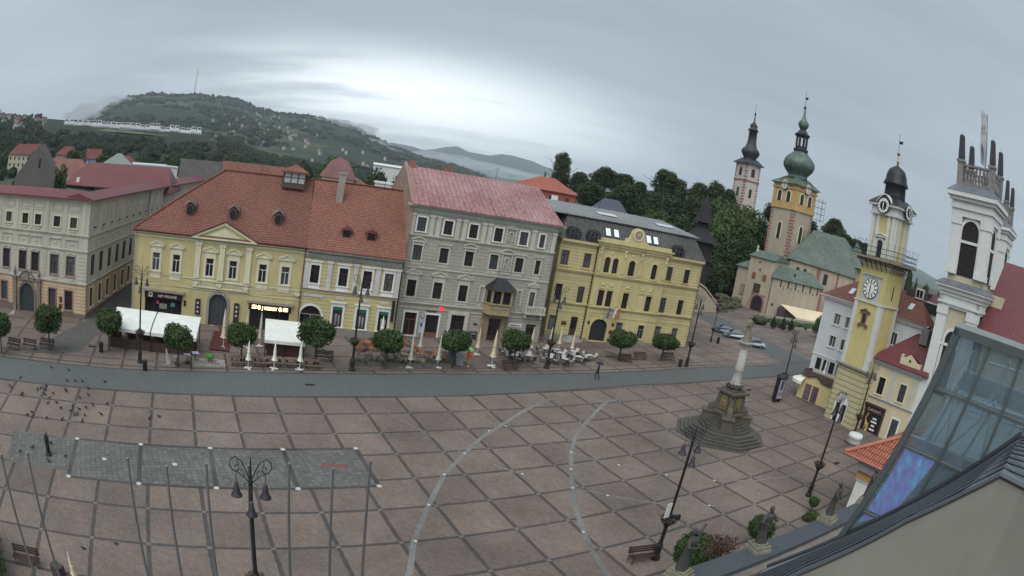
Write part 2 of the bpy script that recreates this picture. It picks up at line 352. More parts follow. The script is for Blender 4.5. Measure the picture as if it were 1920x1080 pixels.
def window(parent, F, xc, zc, w, h, frame=FRD, surround=None, t=.16, arch=False, hood=None, sill=True, sillm=None, cross='t', y=0.0, glass=GLASS, proud=.07, skirt=0, name='window', rec=.12):
    """window = frame with glazing bars; children pane and surround"""
    b = MB(F); z0 = zc - h / 2; f = .07; ya, yb = y + rec, y + rec + .07
    if arch:
        ring(b, xc, z0, w - 2 * f, h - f, f, ya, yb, True)
    else:
        ring(b, xc, z0, w - 2 * f, h - f, f, ya, yb)
    b.box(xc - w / 2 + f, xc + w / 2 - f, ya, yb, z0, z0 + f)
    if cross in ('t', 'c'):
        zt = z0 + h * (.68 if cross == 't' else .5); b.box(xc - w / 2 + f, xc + w / 2 - f, ya - .01, yb, zt - .035, zt + .035)
        b.box(xc - .035, xc + .035, ya - .012, yb, z0 + f, (zt - .035) if cross == 't' else z0 + h - f)
    if cross == 'v': b.box(xc - .035, xc + .035, ya - .01, yb, z0 + f, z0 + h - f)
    o = b.build(name, frame, parent)
    if glass is GLASS: glass = (GLASS, GLASS2, GLASS, GLASS3, GLASS, GLASS2, GLASS)[int(abs(xc * 7.3 + zc * 3.1)) % 7]
    p = MB(F)
    if arch: p.xz(arch_pts(xc, z0 + .01, w - .02, h - .02), yb - .03, yb + .01)
    else: p.box(xc - w / 2 + .01, xc + w / 2 - .01, yb - .03, yb + .01, z0 + .01, z0 + h - .01)
    p.build('pane', glass, o)
    if surround is not None:
        s = MB(F); ya = y - proud
        ring(s, xc, z0, w, h, t, ya, y + .05, arch)
        if sill: s.box(xc - w / 2 - t - .06, xc + w / 2 + t + .06, ya - .08, y + .05, z0 - .12, z0 - .003)
        if skirt: s.box(xc - w / 2 - t, xc + w / 2 + t, ya + .02, y + .03, z0 - .12 - skirt, z0 - .12)
        if hood == 'tri': pediment(s, xc, z0 + h + t + .12, w + 2 * t + .3, .42, ya - .06, y + .03)
        if hood == 'tri2':
            s.box(xc - w / 2 - t, xc + w / 2 + t, ya, y + .04, z0 + h + t, z0 + h + t + .45); pediment(s, xc, z0 + h + t + .55, w + 2 * t + .4, .5, ya - .1, y + .03)
        if hood == 'seg':
            seghood(s, xc, z0 + h + t + .35, w + 2 * t + .35, .34, ya - .1, y + .03)
            for q in (-1, 1): s.box(xc + q * (w / 2 + t * .6) - .09, xc + q * (w / 2 + t * .6) + .09, ya - .07, y + .03, z0 + h - .05, z0 + h + t + .2)
        if hood == 'flat':
            s.box(xc - w / 2 - t - .12, xc + w / 2 + t + .12, ya - .14, y + .03, z0 + h + t + .18, z0 + h + t + .30); s.box(xc - w / 2 - t, xc + w / 2 + t, ya, y + .03, z0 + h + t, z0 + h + t + .18)
        s.build('window_surround', surround, o)
    return o
def gable_roof(mb, x0, x1, ye, yr, yb, ze, zr, hl=0, hr=0, th=.16, mi=None):
    """pitched roof with ridge along x; hl/hr: hip length left/right; has thickness"""
    A, B, C, D = (x0, ye, ze), (x1, ye, ze), (x1, yb, ze), (x0, yb, ze); E_, F_ = (x0 + hl, yr, zr), (x1 - hr, yr, zr)
    top = [A, B, C, D, E_, F_]; fs = [(0, 1, 5, 4), (2, 3, 4, 5), (1, 2, 5), (3, 0, 4)]
    mb.mesh(top, fs, mi); mb.mesh([(p[0], p[1], p[2] - th) for p in top], [(3, 2, 1, 0)], mi)
    mb.mesh([A, B, C, D] + [(p[0], p[1], p[2] - th) for p in (A, B, C, D)], [(0, 4, 5, 1), (1, 5, 6, 2), (2, 6, 7, 3), (3, 7, 4, 0)], mi)
def cornice(mb, x0, x1, z, steps, y=0.0, ret=True, mi=None):
    """steps: list of (dz, out) from the bottom up"""
    for dz, o in steps:
        mb.box(x0 - (o if ret else 0), x1 + (o if ret else 0), y - o, y + .05, z, z + dz - .002, mi); z += dz
def downpipe(parent, F, x, z0, z1, y=-.14, m=None):
    b = MB(F); b.tube([(x, y, z0), (x, y, z1), (x, y - .25, z1 + .3)], .06, 6); b.build('downpipe', m or GMET, parent)

# ---------------- ground ----------------
GYAW = .5308; GS = 20 * .1842; GO = (-38.286, 30.718)
gc, gs_ = math.cos(GYAW), math.sin(GYAW)
def gp(i, j, up=0.0):
    """pavement grid coordinates (column i along the street, row j towards the camera side) to world"""
    x = GO[0] + GS * (gc * i + gs_ * j); y = GO[1] + GS * (gs_ * i - gc * j); return (x, y, gz(x, y) + up)
def ground_h(x, y):
    r = math.hypot(x, y); z = gz(x, y)
    if r > 120:
        k = min(1, (r - 120) / 200); zf = 1.5; az = math.degrees(math.atan2(x, y))
        z = z * (1 - k * k * (3 - 2 * k)) + zf * (k * k * (3 - 2 * k))
        s = max(0, min(1, (r - 142) / 120)); a = max(0, min(1, (az + 4) / 10)) * max(0, min(1, (40 - az) / 10)); z += 24 * s * s * (3 - 2 * s) * a
    return z
def strip(mb, pts, w, up):
    """flat band following points on the pavement"""
    P = [Vector(p[:2]) for p in pts]; a = []; b = []
    for i, p in enumerate(P):
        d = (P[min(i + 1, len(P) - 1)] - P[max(i - 1, 0)]).normalized(); n = Vector((-d.y, d.x)) * w / 2
        for L_, q in ((a, p + n), (b, p - n)): L_.append((q.x, q.y, gz(q.x, q.y) + up))
    for i in range(len(P) - 1): mb.poly([a[i], b[i], b[i + 1], a[i + 1]])
def pave_pattern(n, l, c, last, hgt):
    mp_ = n.new('ShaderNodeMapping'); mp_.vector_type = 'TEXTURE'; mp_.inputs['Location'].default_value = (GO[0], GO[1], 0); mp_.inputs['Rotation'].default_value = (0, 0, GYAW); mp_.inputs['Scale'].default_value = (GS, GS, GS); l.new(c.outputs['Object'], mp_.inputs[0])
    s = n.new('ShaderNodeSeparateXYZ'); l.new(mp_.outputs[0], s.inputs[0])
    def M(op, a, b=None):
        q = n.new('ShaderNodeMath'); q.operation = op
        for i, v in enumerate((a, b)):
            if v is None: continue
            if isinstance(v, (int, float)): q.inputs[i].default_value = v
            else: l.new(v, q.inputs[i])
        return q.outputs[0]
    nzz = n.new('ShaderNodeTexNoise'); nzz.inputs['Scale'].default_value = 6; l.new(mp_.outputs[0], nzz.inputs[0]); wob = M('MULTIPLY', M('SUBTRACT', nzz.outputs[0], .5), .03)
    dx = M('PINGPONG', M('ADD', s.outputs[0], wob), .5); dy = M('PINGPONG', M('ADD', s.outputs[1], wob), .5)
    lx = M('LESS_THAN', dx, .037); ly = M('LESS_THAN', dy, .032); line = M('MAXIMUM', lx, ly); cross = M('MULTIPLY', lx, ly)
    b = n.new('ShaderNodeTexBrick'); m2 = n.new('ShaderNodeMapping'); m2.inputs['Scale'].default_value = (GS, GS, GS); m2.inputs['Rotation'].default_value = (0, 0, R(45)); l.new(mp_.outputs[0], m2.inputs[0]); l.new(m2.outputs[0], b.inputs[0])
    b.inputs['Scale'].default_value = 1; b.inputs['Brick Width'].default_value = .24; b.inputs['Row Height'].default_value = .12; b.inputs['Mortar Size'].default_value = .014
    b.inputs['Color1'].default_value = (1, 1, 1, 1); b.inputs['Color2'].default_value = (.80, .77, .76, 1); b.inputs['Mortar'].default_value = (.55, .5, .5, 1)
    def mix(f, a, bb, bt='MIX'):
        q = n.new('ShaderNodeMix'); q.data_type = 'RGBA'; q.blend_type = bt
        if isinstance(f, (int, float)): q.inputs[0].default_value = f
        else: l.new(f, q.inputs[0])
        for k, v in ((6, a), (7, bb)):
            if isinstance(v, tuple): q.inputs[k].default_value = v
            else: l.new(v, q.inputs[k])
        return q.outputs[2]
    fl = n.new('ShaderNodeVectorMath'); fl.operation = 'FLOOR'; l.new(mp_.outputs[0], fl.inputs[0]); wn = n.new('ShaderNodeTexWhiteNoise'); wn.noise_dimensions = '2D'; l.new(fl.outputs[0], wn.inputs[0])
    pr = n.new('ShaderNodeValToRGB'); l.new(wn.outputs[0], pr.inputs[0]); pr.color_ramp.elements[0].color = (.84, .83, .84, 1); pr.color_ramp.elements[1].color = (1.06, 1.03, 1.0, 1)
    col = mix(1, mix(1, last, b.outputs[0], 'MULTIPLY'), pr.outputs[0], 'MULTIPLY')
    n3 = n.new('ShaderNodeTexNoise'); n3.inputs['Scale'].default_value = 22; n3.inputs['Detail'].default_value = 2; l.new(mp_.outputs[0], n3.inputs[0])
    dark = mix(n3.outputs[0], (.03, .026, .025, 1), (.10, .088, .083, 1))
    col = mix(line, col, dark); col = mix(cross, col, (.15, .14, .13, 1))
    # damp stains and wear patches
    n4 = n.new('ShaderNodeTexNoise'); n4.inputs['Scale'].default_value = .5; n4.inputs['Detail'].default_value = 8; n4.inputs['Roughness'].default_value = .7; l.new(mp_.outputs[0], n4.inputs[0])
    st = n.new('ShaderNodeMapRange'); l.new(n4.outputs[0], st.inputs[0]); st.inputs[1].default_value = .35; st.inputs[2].default_value = .65; st.inputs[3].default_value = .72; st.inputs[4].default_value = 1.1
    cc = n.new('ShaderNodeCombineColor')
    for k in range(3): l.new(st.outputs[0], cc.inputs[k])
    col = mix(1, col, cc.outputs[0], 'MULTIPLY')
    return col, b.outputs['Fac']
PAVE = mat('reddish_brown_pavers', (.205, .168, .145), .75, .18, 3.5, .35, .35, big=.06, col2=(.25, .205, .178), pattern=pave_pattern)
g = MB(); NX = 90
xs = [-4000, -2000, -1000, -600, -400, -300] + [-240 + 8 * k for k in range(61)] + [300, 400, 600, 1000, 2000, 4000]
ys = [-300, -100, -40] + [-20 + 8 * k for k in range(38)] + [340, 420, 600, 1000, 2000, 4000]
vs = [(x, y, ground_h(x, y)) for y in ys for x in xs]; nx = len(xs)
g.mesh(vs, [(j * nx + i, j * nx + i + 1, (j + 1) * nx + i + 1, (j + 1) * nx + i) for j in range(len(ys) - 1) for i in range(nx - 1)]); g.smooth = True
GRASS = mat('grass_and_shrub_ground', (.035, .05, .02), .95, .4, .3, .2, .1, col2=(.07, .085, .035), big=.03)
def hill_ground(n, l, c, last, hgt):
    ps = pave_pattern(n, l, c, last, hgt)
    s = n.new('ShaderNodeVectorMath'); s.operation = 'LENGTH'; l.new(c.outputs['Object'], s.inputs[0])
    q = n.new('ShaderNodeMath'); q.operation = 'GREATER_THAN'; l.new(s.outputs['Value'], q.inputs[0]); q.inputs[1].default_value = 152
    a = n.new('ShaderNodeTexNoise'); a.inputs['Scale'].default_value = .3; a.inputs['Detail'].default_value = 6; l.new(c.outputs['Object'], a.inputs[0])
    rp = n.new('ShaderNodeValToRGB'); l.new(a.outputs[0], rp.inputs[0]); rp.color_ramp.elements[0].color = (.02, .03, .012, 1); rp.color_ramp.elements[1].color = (.07, .08, .035, 1)
    m_ = n.new('ShaderNodeMix'); m_.data_type = 'RGBA'; l.new(q.outputs[0], m_.inputs[0]); l.new(ps[0], m_.inputs[6]); l.new(rp.outputs[0], m_.inputs[7])
    return m_.outputs[2], ps[1]
GRND = mat('square_paving_and_open_ground', (.205, .168, .145), .75, .18, 3.5, .35, .35, big=.06, col2=(.25, .205, .178), pattern=hill_ground)
struct(g.build('ground', GRND))
ASPH = mat('grey_green_asphalt', (.078, .084, .081), .8, .14, 2.2, .25, .35, col2=(.10, .105, .102), big=.05)
SETT = mat('dark_granite_setts', (.035, .032, .03), .85, .5, 8, .5, col2=(.10, .095, .09))
SETL = mat('light_granite_setts', (.14, .136, .13), .85, .35, 7, .5, col2=(.225, .22, .21))
GRPV = mat('grey_square_pavers', (.125, .122, .113), .8, .2, 3, .4, col2=(.165, .16, .148), pattern=bricks(.42, .42, .02, (.5, .5, .5), 0, .7))
def Gpx(pts, up): return [(x, y, gz(x, y) + up) for x, y in pts]
# main street: from far left to the junction, then the side road up to the castle
A1 = [(-90, 2.0), (-60.0, 20.6), (-41.7, 32.2), (-26.7, 41.3), (-14.3, 49.0), (-1.2, 56.6), (15.8, 67.4), (38.2, 79.3), (44, 82), (70, 96)]
A2 = [(-94, 6.6), (-64, 25.0), (-46.2, 36.1), (-34.3, 42.7), (-20.6, 51.9), (-6.8, 60.3), (9.9, 69.1), (24.9, 78.1), (43.5, 87.6), (68, 101)]
b = MB()
for i in range(len(A1) - 1): b.poly(Gpx([A1[i], A1[i + 1], A2[i + 1], A2[i]], .012))
struct(b.build('street', ASPH))
b = MB()
for P_, q in ((A1, 0), (A2, 0)): strip(b, P_, .28, .016)
A3 = [(x - .45, y + .8) for x, y in A2]; strip(b, A3, .22, .016)
struct(b.build('street_border', SETT))
b = MB(); P1 = [(43.5, 87.0), (48.5, 88.5), (44.5, 121), (38.3, 121), ]
b.poly(Gpx([(43.0, 86.8), (50.5, 91.0), (46.0, 104), (41.5, 121.5), (35.5, 121.5), (38.5, 103)], .009)); struct(b.build('side_road', ASPH))
b = MB(); b.poly(Gpx([(-39.5, 44.0), (-43.7, 56.5), (-51, 80), (-54.5, 80), (-46.2, 53.0), (-44.5, 39.0)], .008)); struct(b.build('alley', mat('dark_alley_paving', (.10, .095, .09), .85, .2, 3, .3, pattern=bricks(.3, .3, .02, (.6, .6, .6), .5, .8))))
# grey panel with four bays and its dark dividing bands
b = MB(); b.poly(Gpx([(-27.6, 29.5), (-8.9, 40.7), (-6.1, 35.9), (-24.8, 24.8)], .006)); b.poly(Gpx([(-33.0, 26.4), (-27.6, 29.5), (-25.1, 25.4), (-30.2, 22.6)], .005)); struct(b.build('grey_paving_panel', GRPV))
b = MB()
def lerp(a, b_, t): return (a[0] + (b_[0] - a[0]) * t, a[1] + (b_[1] - a[1]) * t)
for k in range(5): strip(b, [lerp((-27.6, 29.5), (-8.9, 40.7), k / 4), lerp((-24.8, 24.8), (-6.1, 35.9), k / 4)], .34, .010)
strip(b, [(-27.6, 29.5), (-8.9, 40.7)], .26, .013); strip(b, [(-24.8, 24.8), (-6.1, 35.9)], .26, .013)
struct(b.build('panel_borders', SETT))
b = MB(); b.poly(Gpx([(-10.5, 37.2), (-8.75, 37.95), (-8.6, 37.45), (-10.3, 36.75)], .014)); struct(b.build('relaid_brick_patch', mat('relaid_red_pavers', (.15, .075, .055), .9, .3, 5, .3)))
# curved light sett bands
b = MB()
strip(b, [(-3.2, 22), (-2.6, 26.9), (-2.9, 30.2), (-2.7, 34.7), (-2.3, 39.3), (-1.3, 43.3), (-0.3, 46.8), (1.3, 50.4), (2.6, 53.5), (3.8, 55.8), (5.6, 58.8)], .34, .012)
strip(b, [(9.2, 26.5), (7.9, 29.5), (7.3, 31.7), (6.9, 34.2), (6.6, 37), (6.55, 40.5), (6.6, 43.2), (6.8, 46.4), (7.3, 49.7), (8.4, 53.1), (9.8, 56.8), (11.0, 59.8), (12.6, 61.5)], .34, .013)
struct(b.build('light_sett_bands', SETL))
b = MB()
strip(b, [(-10.4, 50.8), (-8.1, 48.5), (-5.0, 46.1), (-1.3, 43.3), (2.5, 41.4), (6.5, 40.1), (9.9, 39.4), (13.0, 38.8), (16.6, 39.1), (20.8, 39.5)], .13, .012)
strip(b, [(1.2, 50.2), (3.9, 48.3), (6.8, 46.5), (8.6, 45.5), (10.5, 45.0), (14.0, 44.1), (18.2, 43.6), (22.3, 44.0), (27.3, 45.6)], .13, .012)
struct(b.build('thin_sett_lines', SETL))
# flush round ground lights
dp = MB(); dp.lathe([(.19, 0), (.19, .02), (.14, .03), (.0, .03)], n=14); GL = mat('white_ground_light', (.42, .42, .40), .4, .05, 3)
lamp0 = None
spots = [(lerp((-27.6, 29.5), (-8.9, 40.7), k / 4), 'on the far edge of the grey paving panel') for k in range(5)] + [(lerp((-24.8, 24.8), (-6.1, 35.9), k / 4), 'on the near edge of the grey paving panel') for k in range(5)] + [((-24.0, 28.6), ''), ((-19.3, 31.4), '')]
spots += [((-2.8, 30.2), ''), ((-2.7, 34.7), ''), ((-2.3, 39.3), ''), ((-1.3, 43.3), ''), ((3.0, 41.3), ''), ((6.9, 34.0), ''), ((6.55, 40.1), ''), ((6.6, 43.2), ''), ((6.8, 46.4), ''), ((9.0, 39.5), ''), ((16.6, 39.1), ''), ((10.5, 45.0), ''), ((14.2, 44.0), ''), ((18.2, 43.6), ''), ((1.5, 50.0), ''), ((.2, 48.4), '')]
names = ['first', 'second', 'middle', 'fourth', 'last']
for k, ((x, y), s) in enumerate(spots):
    if k < 10: lb = '%s white ground light from the left %s' % (names[k % 5], s)
    elif k < 12: lb = 'white ground light in the middle of the %s bay of the grey panel' % ('left' if k == 10 else 'second')
    else: lb = 'small white ground light set flush along the sett bands of the square'
    if lamp0 is None: lamp0 = dp.build('ground_light', GL); lamp0.location = (x, y, gz(x, y)); tag(lamp0, lb, 'ground light', 'ground lights in the paving')
    else:
        o = lamp0.copy(); COL.objects.link(o); o.location = (x, y, gz(x, y)); tag(o, lb, 'ground light', 'ground lights in the paving'); 
        if k >= 12: o.scale = (.55, .55, 1)
# drain covers
b = MB(); b.box(-.45, .45, -.22, .22, .0, .02)
for k in range(6): b.box(-.40 + k * .14, -.34 + k * .14, -.18, .18, .02, .03)
cov = None
for x, y, lb in [(-39.5, 46.4, 'dark drain cover in the alley mouth'), (13.5, 78.0, 'dark drain grate in front of the arched portal'), (30.6, 70.8, 'dark drain cover near the advertising stand'), (33.0, 48.5, 'dark drain cover below the second right street lamp'), (-16.0, 51.3, 'dark drain cover at the near street border')]:
    if cov is None: cov = b.build('drain_cover', IRON); o = cov
    else: o = cov.copy(); COL.objects.link(o)
    o.location = (x, y, gz(x, y) + .004); o.rotation_euler = (0, 0, R(30)); tag(o, lb, 'drain cover', 'drain covers')
# ================= buildings on the far side =================
# ---- pale corner building on the left (front + long alley side)
oA = (-56.88, 49.17); FA = fr(oA, 22); LAx = 11.08
cA = (oA[0] + LAx * math.cos(R(22)), oA[1] + LAx * math.sin(R(22))); FS = fr(cA, 107)
T = thing('corner_building', 'pale corner building with peach ground floor and low red roof beside the alley', 'building', (oA[0], oA[1], -.4))
mA = MB(FA); mS = MB(FS)
wt = [-8.7, -5.6, -2.41, .62, 2.88, 6.05, 8.70]; wm = [-8.6, -5.7, -2.51, .53, 2.76, 6.0, 8.61]; wg = [-8.6, -5.7, -2.85, 5.8, 8.45]
H1 = [(x, 10.6, 1.05, 1.2, 'r') for x in wt]; H2 = [(x, 5.7, 1.25, 2.2, 'r') for x in wm]
wall(mA, -16, LAx, 3.75, 13.3, H1 + H2); mA.cur = 1
H3 = [(x, 1.75, 1.15, 2.25, 'r') for x in wg] + [(1.42, 1.35, 2.7, 3.5, 'a')]
wall(mA, -16, LAx, -2, 3.75, H3, depth=.4)
mA.cur = 0; mA.poly([(-16, 0, -2), (-16, 13, -2), (-16, 13, 13.3), (-16, 0, 13.3)]); mA.build('wall', [AWAL, APNK], T)
ws = [2.19, 5.25, 8.45, 11.6, 14.5, 17.56, 20.6, 23.7, 26.8]; wg2 = [1.9, 5.09, 8.11, 11.22, 14.44, 17.3, 20.4, 23.4]
wall(mS, 0, 66, 3.75, 13.3, [(x, 5.75, 1.35, 2.4, 'r') for x in ws]); mS.cur = 1
wall(mS, 0, 66, -2, 3.75, [(x, 2.05, 1.15, 2.2, 'r') for x in wg2]); mS.cur = 0
mS.poly([(66, 0, 0), (66, 14, 0), (66, 14, 13.3), (66, 0, 13.3)]); mS.build('side_wall', [AWAL, APNK], T)
for x in wt: window(T, FA, x, 10.6, 1.05, 1.2, FRD, CREAM, .14, sillm=1, cross='c')
for x in wm: window(T, FA, x, 5.7, 1.25, 2.2, FRD, mat('mauve_stone_surround', (.25, .19, .18), .9, .2, 3), .13, cross='t')
for x in wg: window(T, FA, x, 1.75, 1.15, 2.25, FRD, mat('brown_stone_surround', (.22, .17, .13), .9, .2, 3), .16, cross='t')
for x in ws: window(T, FS, x, 5.75, 1.35, 2.4, FRD, None, cross='t')
for x in wg2: window(T, FS, x, 2.05, 1.15, 2.2, FRD, APNK if 0 else CREAM, .12, cross='t')
b = MB(FA)
cornice(b, -16, LAx, 9.05, [(.10, .06), (.10, .12), (.08, .2)]); cornice(b, -16, LAx, 7.38, [(.12, .08), (.10, .16)]); cornice(b, -16, LAx, 3.68, [(.12, .08), (.14, .16)]); cornice(b, -16, LAx, 12.9, [(.15, .12), (.15, .3), (.12, .5)])
for i, x in enumerate(wt):
    for z0, z1, w_ in ((11.8, 12.7, 1.9),):
        for t_ in (0, .22):
            ring(b, x, z0 + t_, w_ - 2 * t_, z1 - z0 - 2 * t_, .05, -.06, .02); b.box(x - w_ / 2 + t_, x + w_ / 2 - t_, -.06, .02, z0 + t_ - .05, z0 + t_)
    b.box(x - .45, x + .45, -.10, .02, 9.55, 9.75)
for x in wm:
    ring(b, x, 7.75, 1.8, .85, .08, -.07, .02); b.box(x - .95, x + .95, -.16, .02, 8.68, 8.78); b.box(x - .3, x + .3, -.08, .02, 8.1, 8.3); b.box(x - .55, x + .55, -.08, .02, 4.0, 4.25); pediment(b, x, 6.98, 1.3, .22, -.1, .02)
for a_, c_ in ((-1.0, .0), (4.38, 0), (7.3, 0), (10.2, 0), (-4.1, 0), (-7.1, 0), (1.65, 0)):
    b.box(a_ - .28, a_ + .28, -.06, .02, 9.35, 12.9)
    for k in range(7): b.box(a_ - .3, a_ + .3, -.05, .02, 4.3 + k * .42, 4.3 + k * .42 + .34)
for k in range(7): b.box(9.85, LAx + .05, -.06, .02, 4.3 + k * .42, 4.3 + k * .42 + .36)
b.build('facade_mouldings', AWAL, T)
b = MB(FS); cornice(b, 0, 66, 9.05, [(.1, .06), (.1, .12), (.08, .2)], ret=False); cornice(b, 0, 66, 7.38, [(.12, .08), (.1, .16)], ret=False); cornice(b, 0, 66, 3.68, [(.12, .08), (.14, .16)], ret=False); cornice(b, 0, 66, 12.9, [(.15, .12), (.15, .3), (.12, .5)], ret=False)
for k in range(21):
    x = 2.1 + 3.1 * k; ring(b, x, 10.0, 1.0, 1.4, .08, -.06, .02); b.box(x - .45, x + .45, -.14, .02, 9.82, 9.95); ring(b, x, 11.8, 1.7, .8, .06, -.06, .02); ring(b, x, 7.75, 1.7, .8, .08, -.07, .02); b.box(x - 1.75, x - 1.4, -.05, .02, 9.35, 12.9)
b.build('side_mouldings', AWAL, T)
b = MB(FS)
for k in range(21): x = 2.1 + 3.1 * k; b.box(x - .4, x + .4, -.03, .03, 9.98, 10.18)
b.each('attic_vent', FRD, T)
b = MB(FA); b.box(-16, 0, -.06, 0.02, -2, .35); b.box(2.9, LAx + .06, -.06, .02, -2, .35); b.build('plinth', PLINTH, T); b = MB(FS); b.box(-.02, 66, -.06, .02, -2, .5); b.build('side_plinth', PLINTH, T)
b = MB(FA); ring(b, 1.42, -.6, 2.7, 3.7, .28, -.16, .03, True)
for s in (-1, 1): b.box(1.42 + s * 2.15 - .3, 1.42 + s * 2.15 + .3, -.35, .02, -1.2, 3.7); b.box(1.42 + s * 2.15 - .4, 1.42 + s * 2.15 + .4, -.45, .02, 3.55, 3.8); b.lathe([(.28, 3.8), (.12, 4.0), (.22, 4.3), (.08, 4.6), (.02, 5.0)], (1.42 + s * 2.15, -.25), 8)
seghood(b, 1.42, 3.6, 2.9, .95, -.35, .02); b.xz([(1.42 + .42 * math.cos(PI * k / 8), 3.95 + .42 * math.sin(PI * k / 8)) for k in range(16)], -.3, 0)
b.build('portal', mat('brown_portal_stone', (.20, .16, .13), .9, .3, 3, .4), T)
b = MB(FA); b.xz(arch_pts(1.42, -.55, 2.6, 3.55), .3, .38); b.cur = 0
for k in range(5): b.box(.3 + k * .5, .34 + k * .5, .27, .3, -.5, 2.0)
dr = b.build('door', mat('dark_green_grey_door', (.04, .05, .052), .6, .2, 4), T)
b = MB(FA); b.box(1.32, 1.36, .2, .3, .8, 1.0); b.build('handle', IRON, dr)
b = MB(FA); b.box(-.9, 3.7, -2.2, 0, -1.5, -.42); b.box(-1.4, 4.2, -3.0, 0, -1.6, -.58); b.build('entrance_steps', STONE, T)
b = MB(FA); b.box(-.0 + 7.0, 7.42, -.06, 0, 1.4, 2.1); b.box(6.9, 7.45, -.06, 0, .7, 1.2); b.each('plaque', mat('dark_red_plaque', (.10, .03, .025), .5), T)
# red roof: eaves + ridge strips
b = MB(FA)
gable_roof(b, -16.5, LAx + .6, -.6, 2.0, 4.2, 13.35, 14.1, 0, 3); b.build('roof_front', RMET2, T)
b = MB(FS); gable_roof(b, -.6, 66, -.6, 1.8, 4.2, 13.35, 13.95, 0, 0); b.build('roof_side', RMET2, T)
downpipe(T, FS, 24.5, 7.6, 13.1, -.2, IRON)
# red sheet roof of the wing behind
T = thing('rear_wing', 'long building wing with a ribbed dark red sheet roof behind the corner building', 'building', (-50, 68, 0))
b = MB(FA); b.box(-6.5, 13, 34, 43, 0, 12.5); b.build('wall', AWAL, T); b = MB(FA); gable_roof(b, -7.2, 15.2, 32.5, 38.5, 44, 12.3, 16.0, 3.2, 1.8); b.build('roof', RMET2, T)
b = MB(FA); b.box(-4.4, -3.8, 33.2, 33.8, 12.4, 13.5); b.build('chimney', WHT, T)
T = thing('small_house', 'house with a steep dark shingled gable at the left edge above the corner building', 'house', (-55, 47, 0)) if 0 else None

# ---- yellow building with pediment
oY = (-42.2, 58.14); FY = fr(oY, 23); LY = 21.15
T = thing('yellow_pediment_building', 'yellow two storey building with triangular pediment and orange tiled hip roof', 'building', (oY[0], oY[1], 0))
xs6 = [3.02, 5.66, 9.89, 12.75, 16.29, 18.95]
b = MB(FY); hl = [(x, 6.93, .95, 2.05, 'r') for x in xs6] + [(11.3, 2.25, 2.2, 3.7, 'a'), (4.3, 1.95, 4.9, 3.4, 'r'), (17.55, 1.95, 4.7, 3.4, 'r')]
wall(b, 0, LY, -1.5, 10.0, hl, depth=.3); shell(b, 0, LY, 14, -1.5, 10.3); b.build('wall', YEL, T)
for x in xs6: window(T, FY, x, 6.93, .95, 2.05, FRW, CREAM, .24, hood='tri2', cross='t', skirt=.72)
b = MB(FY); cornice(b, 0, LY, 9.62, [(.12, .10), (.1, .2)]); cornice(b, 0, LY, 10.0, [(.14, .2), (.14, .38), (.1, .5)]); cornice(b, 0, LY, 4.35, [(.10, .05)]); cornice(b, 0, LY, 5.45, [(.08, .04)])
b.build('cornice', CREAM, T)
b = MB(FY)
for x in (8.35, 11.3, 14.5): b.box(x - .32, x + .32, -.16, .02, 5.75, 9.62); b.box(x - .42, x + .42, -.22, .02, 9.3, 9.6); b.box(x - .38, x + .38, -.2, .02, 5.6, 5.9)
b.box(7.95, 14.9, -.20, .02, 4.62, 4.76); b.box(7.95, 14.9, -.14, .02, 5.36, 5.5)
for k in range(34):
    x = 8.4 + k * .19
    if abs(x - 11.3) > .4: b.box(x, x + .09, -.10, .0, 4.76, 5.36)
for x in (8.35, 11.3, 14.5, 20.6): b.xz([(x, 4.72), (x + .38, 5.06), (x, 5.4), (x - .38, 5.06)], -.22, -.02)
b.build('pilasters', CREAM, T)
b = MB(FY); b.xz([(7.5, 10.25), (15.2, 10.25), (11.35, 12.0)], -.45, .3); b.build('tympanum', YEL, T)
b = MB(FY); b.xz([(9.35, 10.5), (13.3, 10.5), (11.33, 11.4)], -.5, -.4); b.xz([(7.4, 10.28), (8.0, 10.28), (11.35, 11.8), (11.35, 12.1)], -.6, -.4); b.xz([(15.3, 10.28), (14.7, 10.28), (11.35, 11.8), (11.35, 12.1)], -.6, -.4); b.box(7.4, 15.3, -.62, .05, 10.12, 10.28); b.build('pediment_moulding', CREAM, T)
b = MB(FY); ring(b, 11.3, .4, 2.2, 3.7, .3, -.14, .02, True); b.box(11.1, 11.5, -.24, 0, 4.05, 4.45); b.build('portal', STONE, T)
b = MB(FY); b.xz(arch_pts(11.3, .4, 2.2, 3.7), .26, .32)
for k in range(4): b.box(10.35 + k * .5, 10.4 + k * .5, .2, .26, .5, 3.0)
d_ = b.build('door', mat('grey_metal_gate', (.06, .065, .07), .5), T); b = MB(FY); b.box(11.25, 11.3, .14, .2, 1.4, 1.6); b.build('handle', IRON, d_)
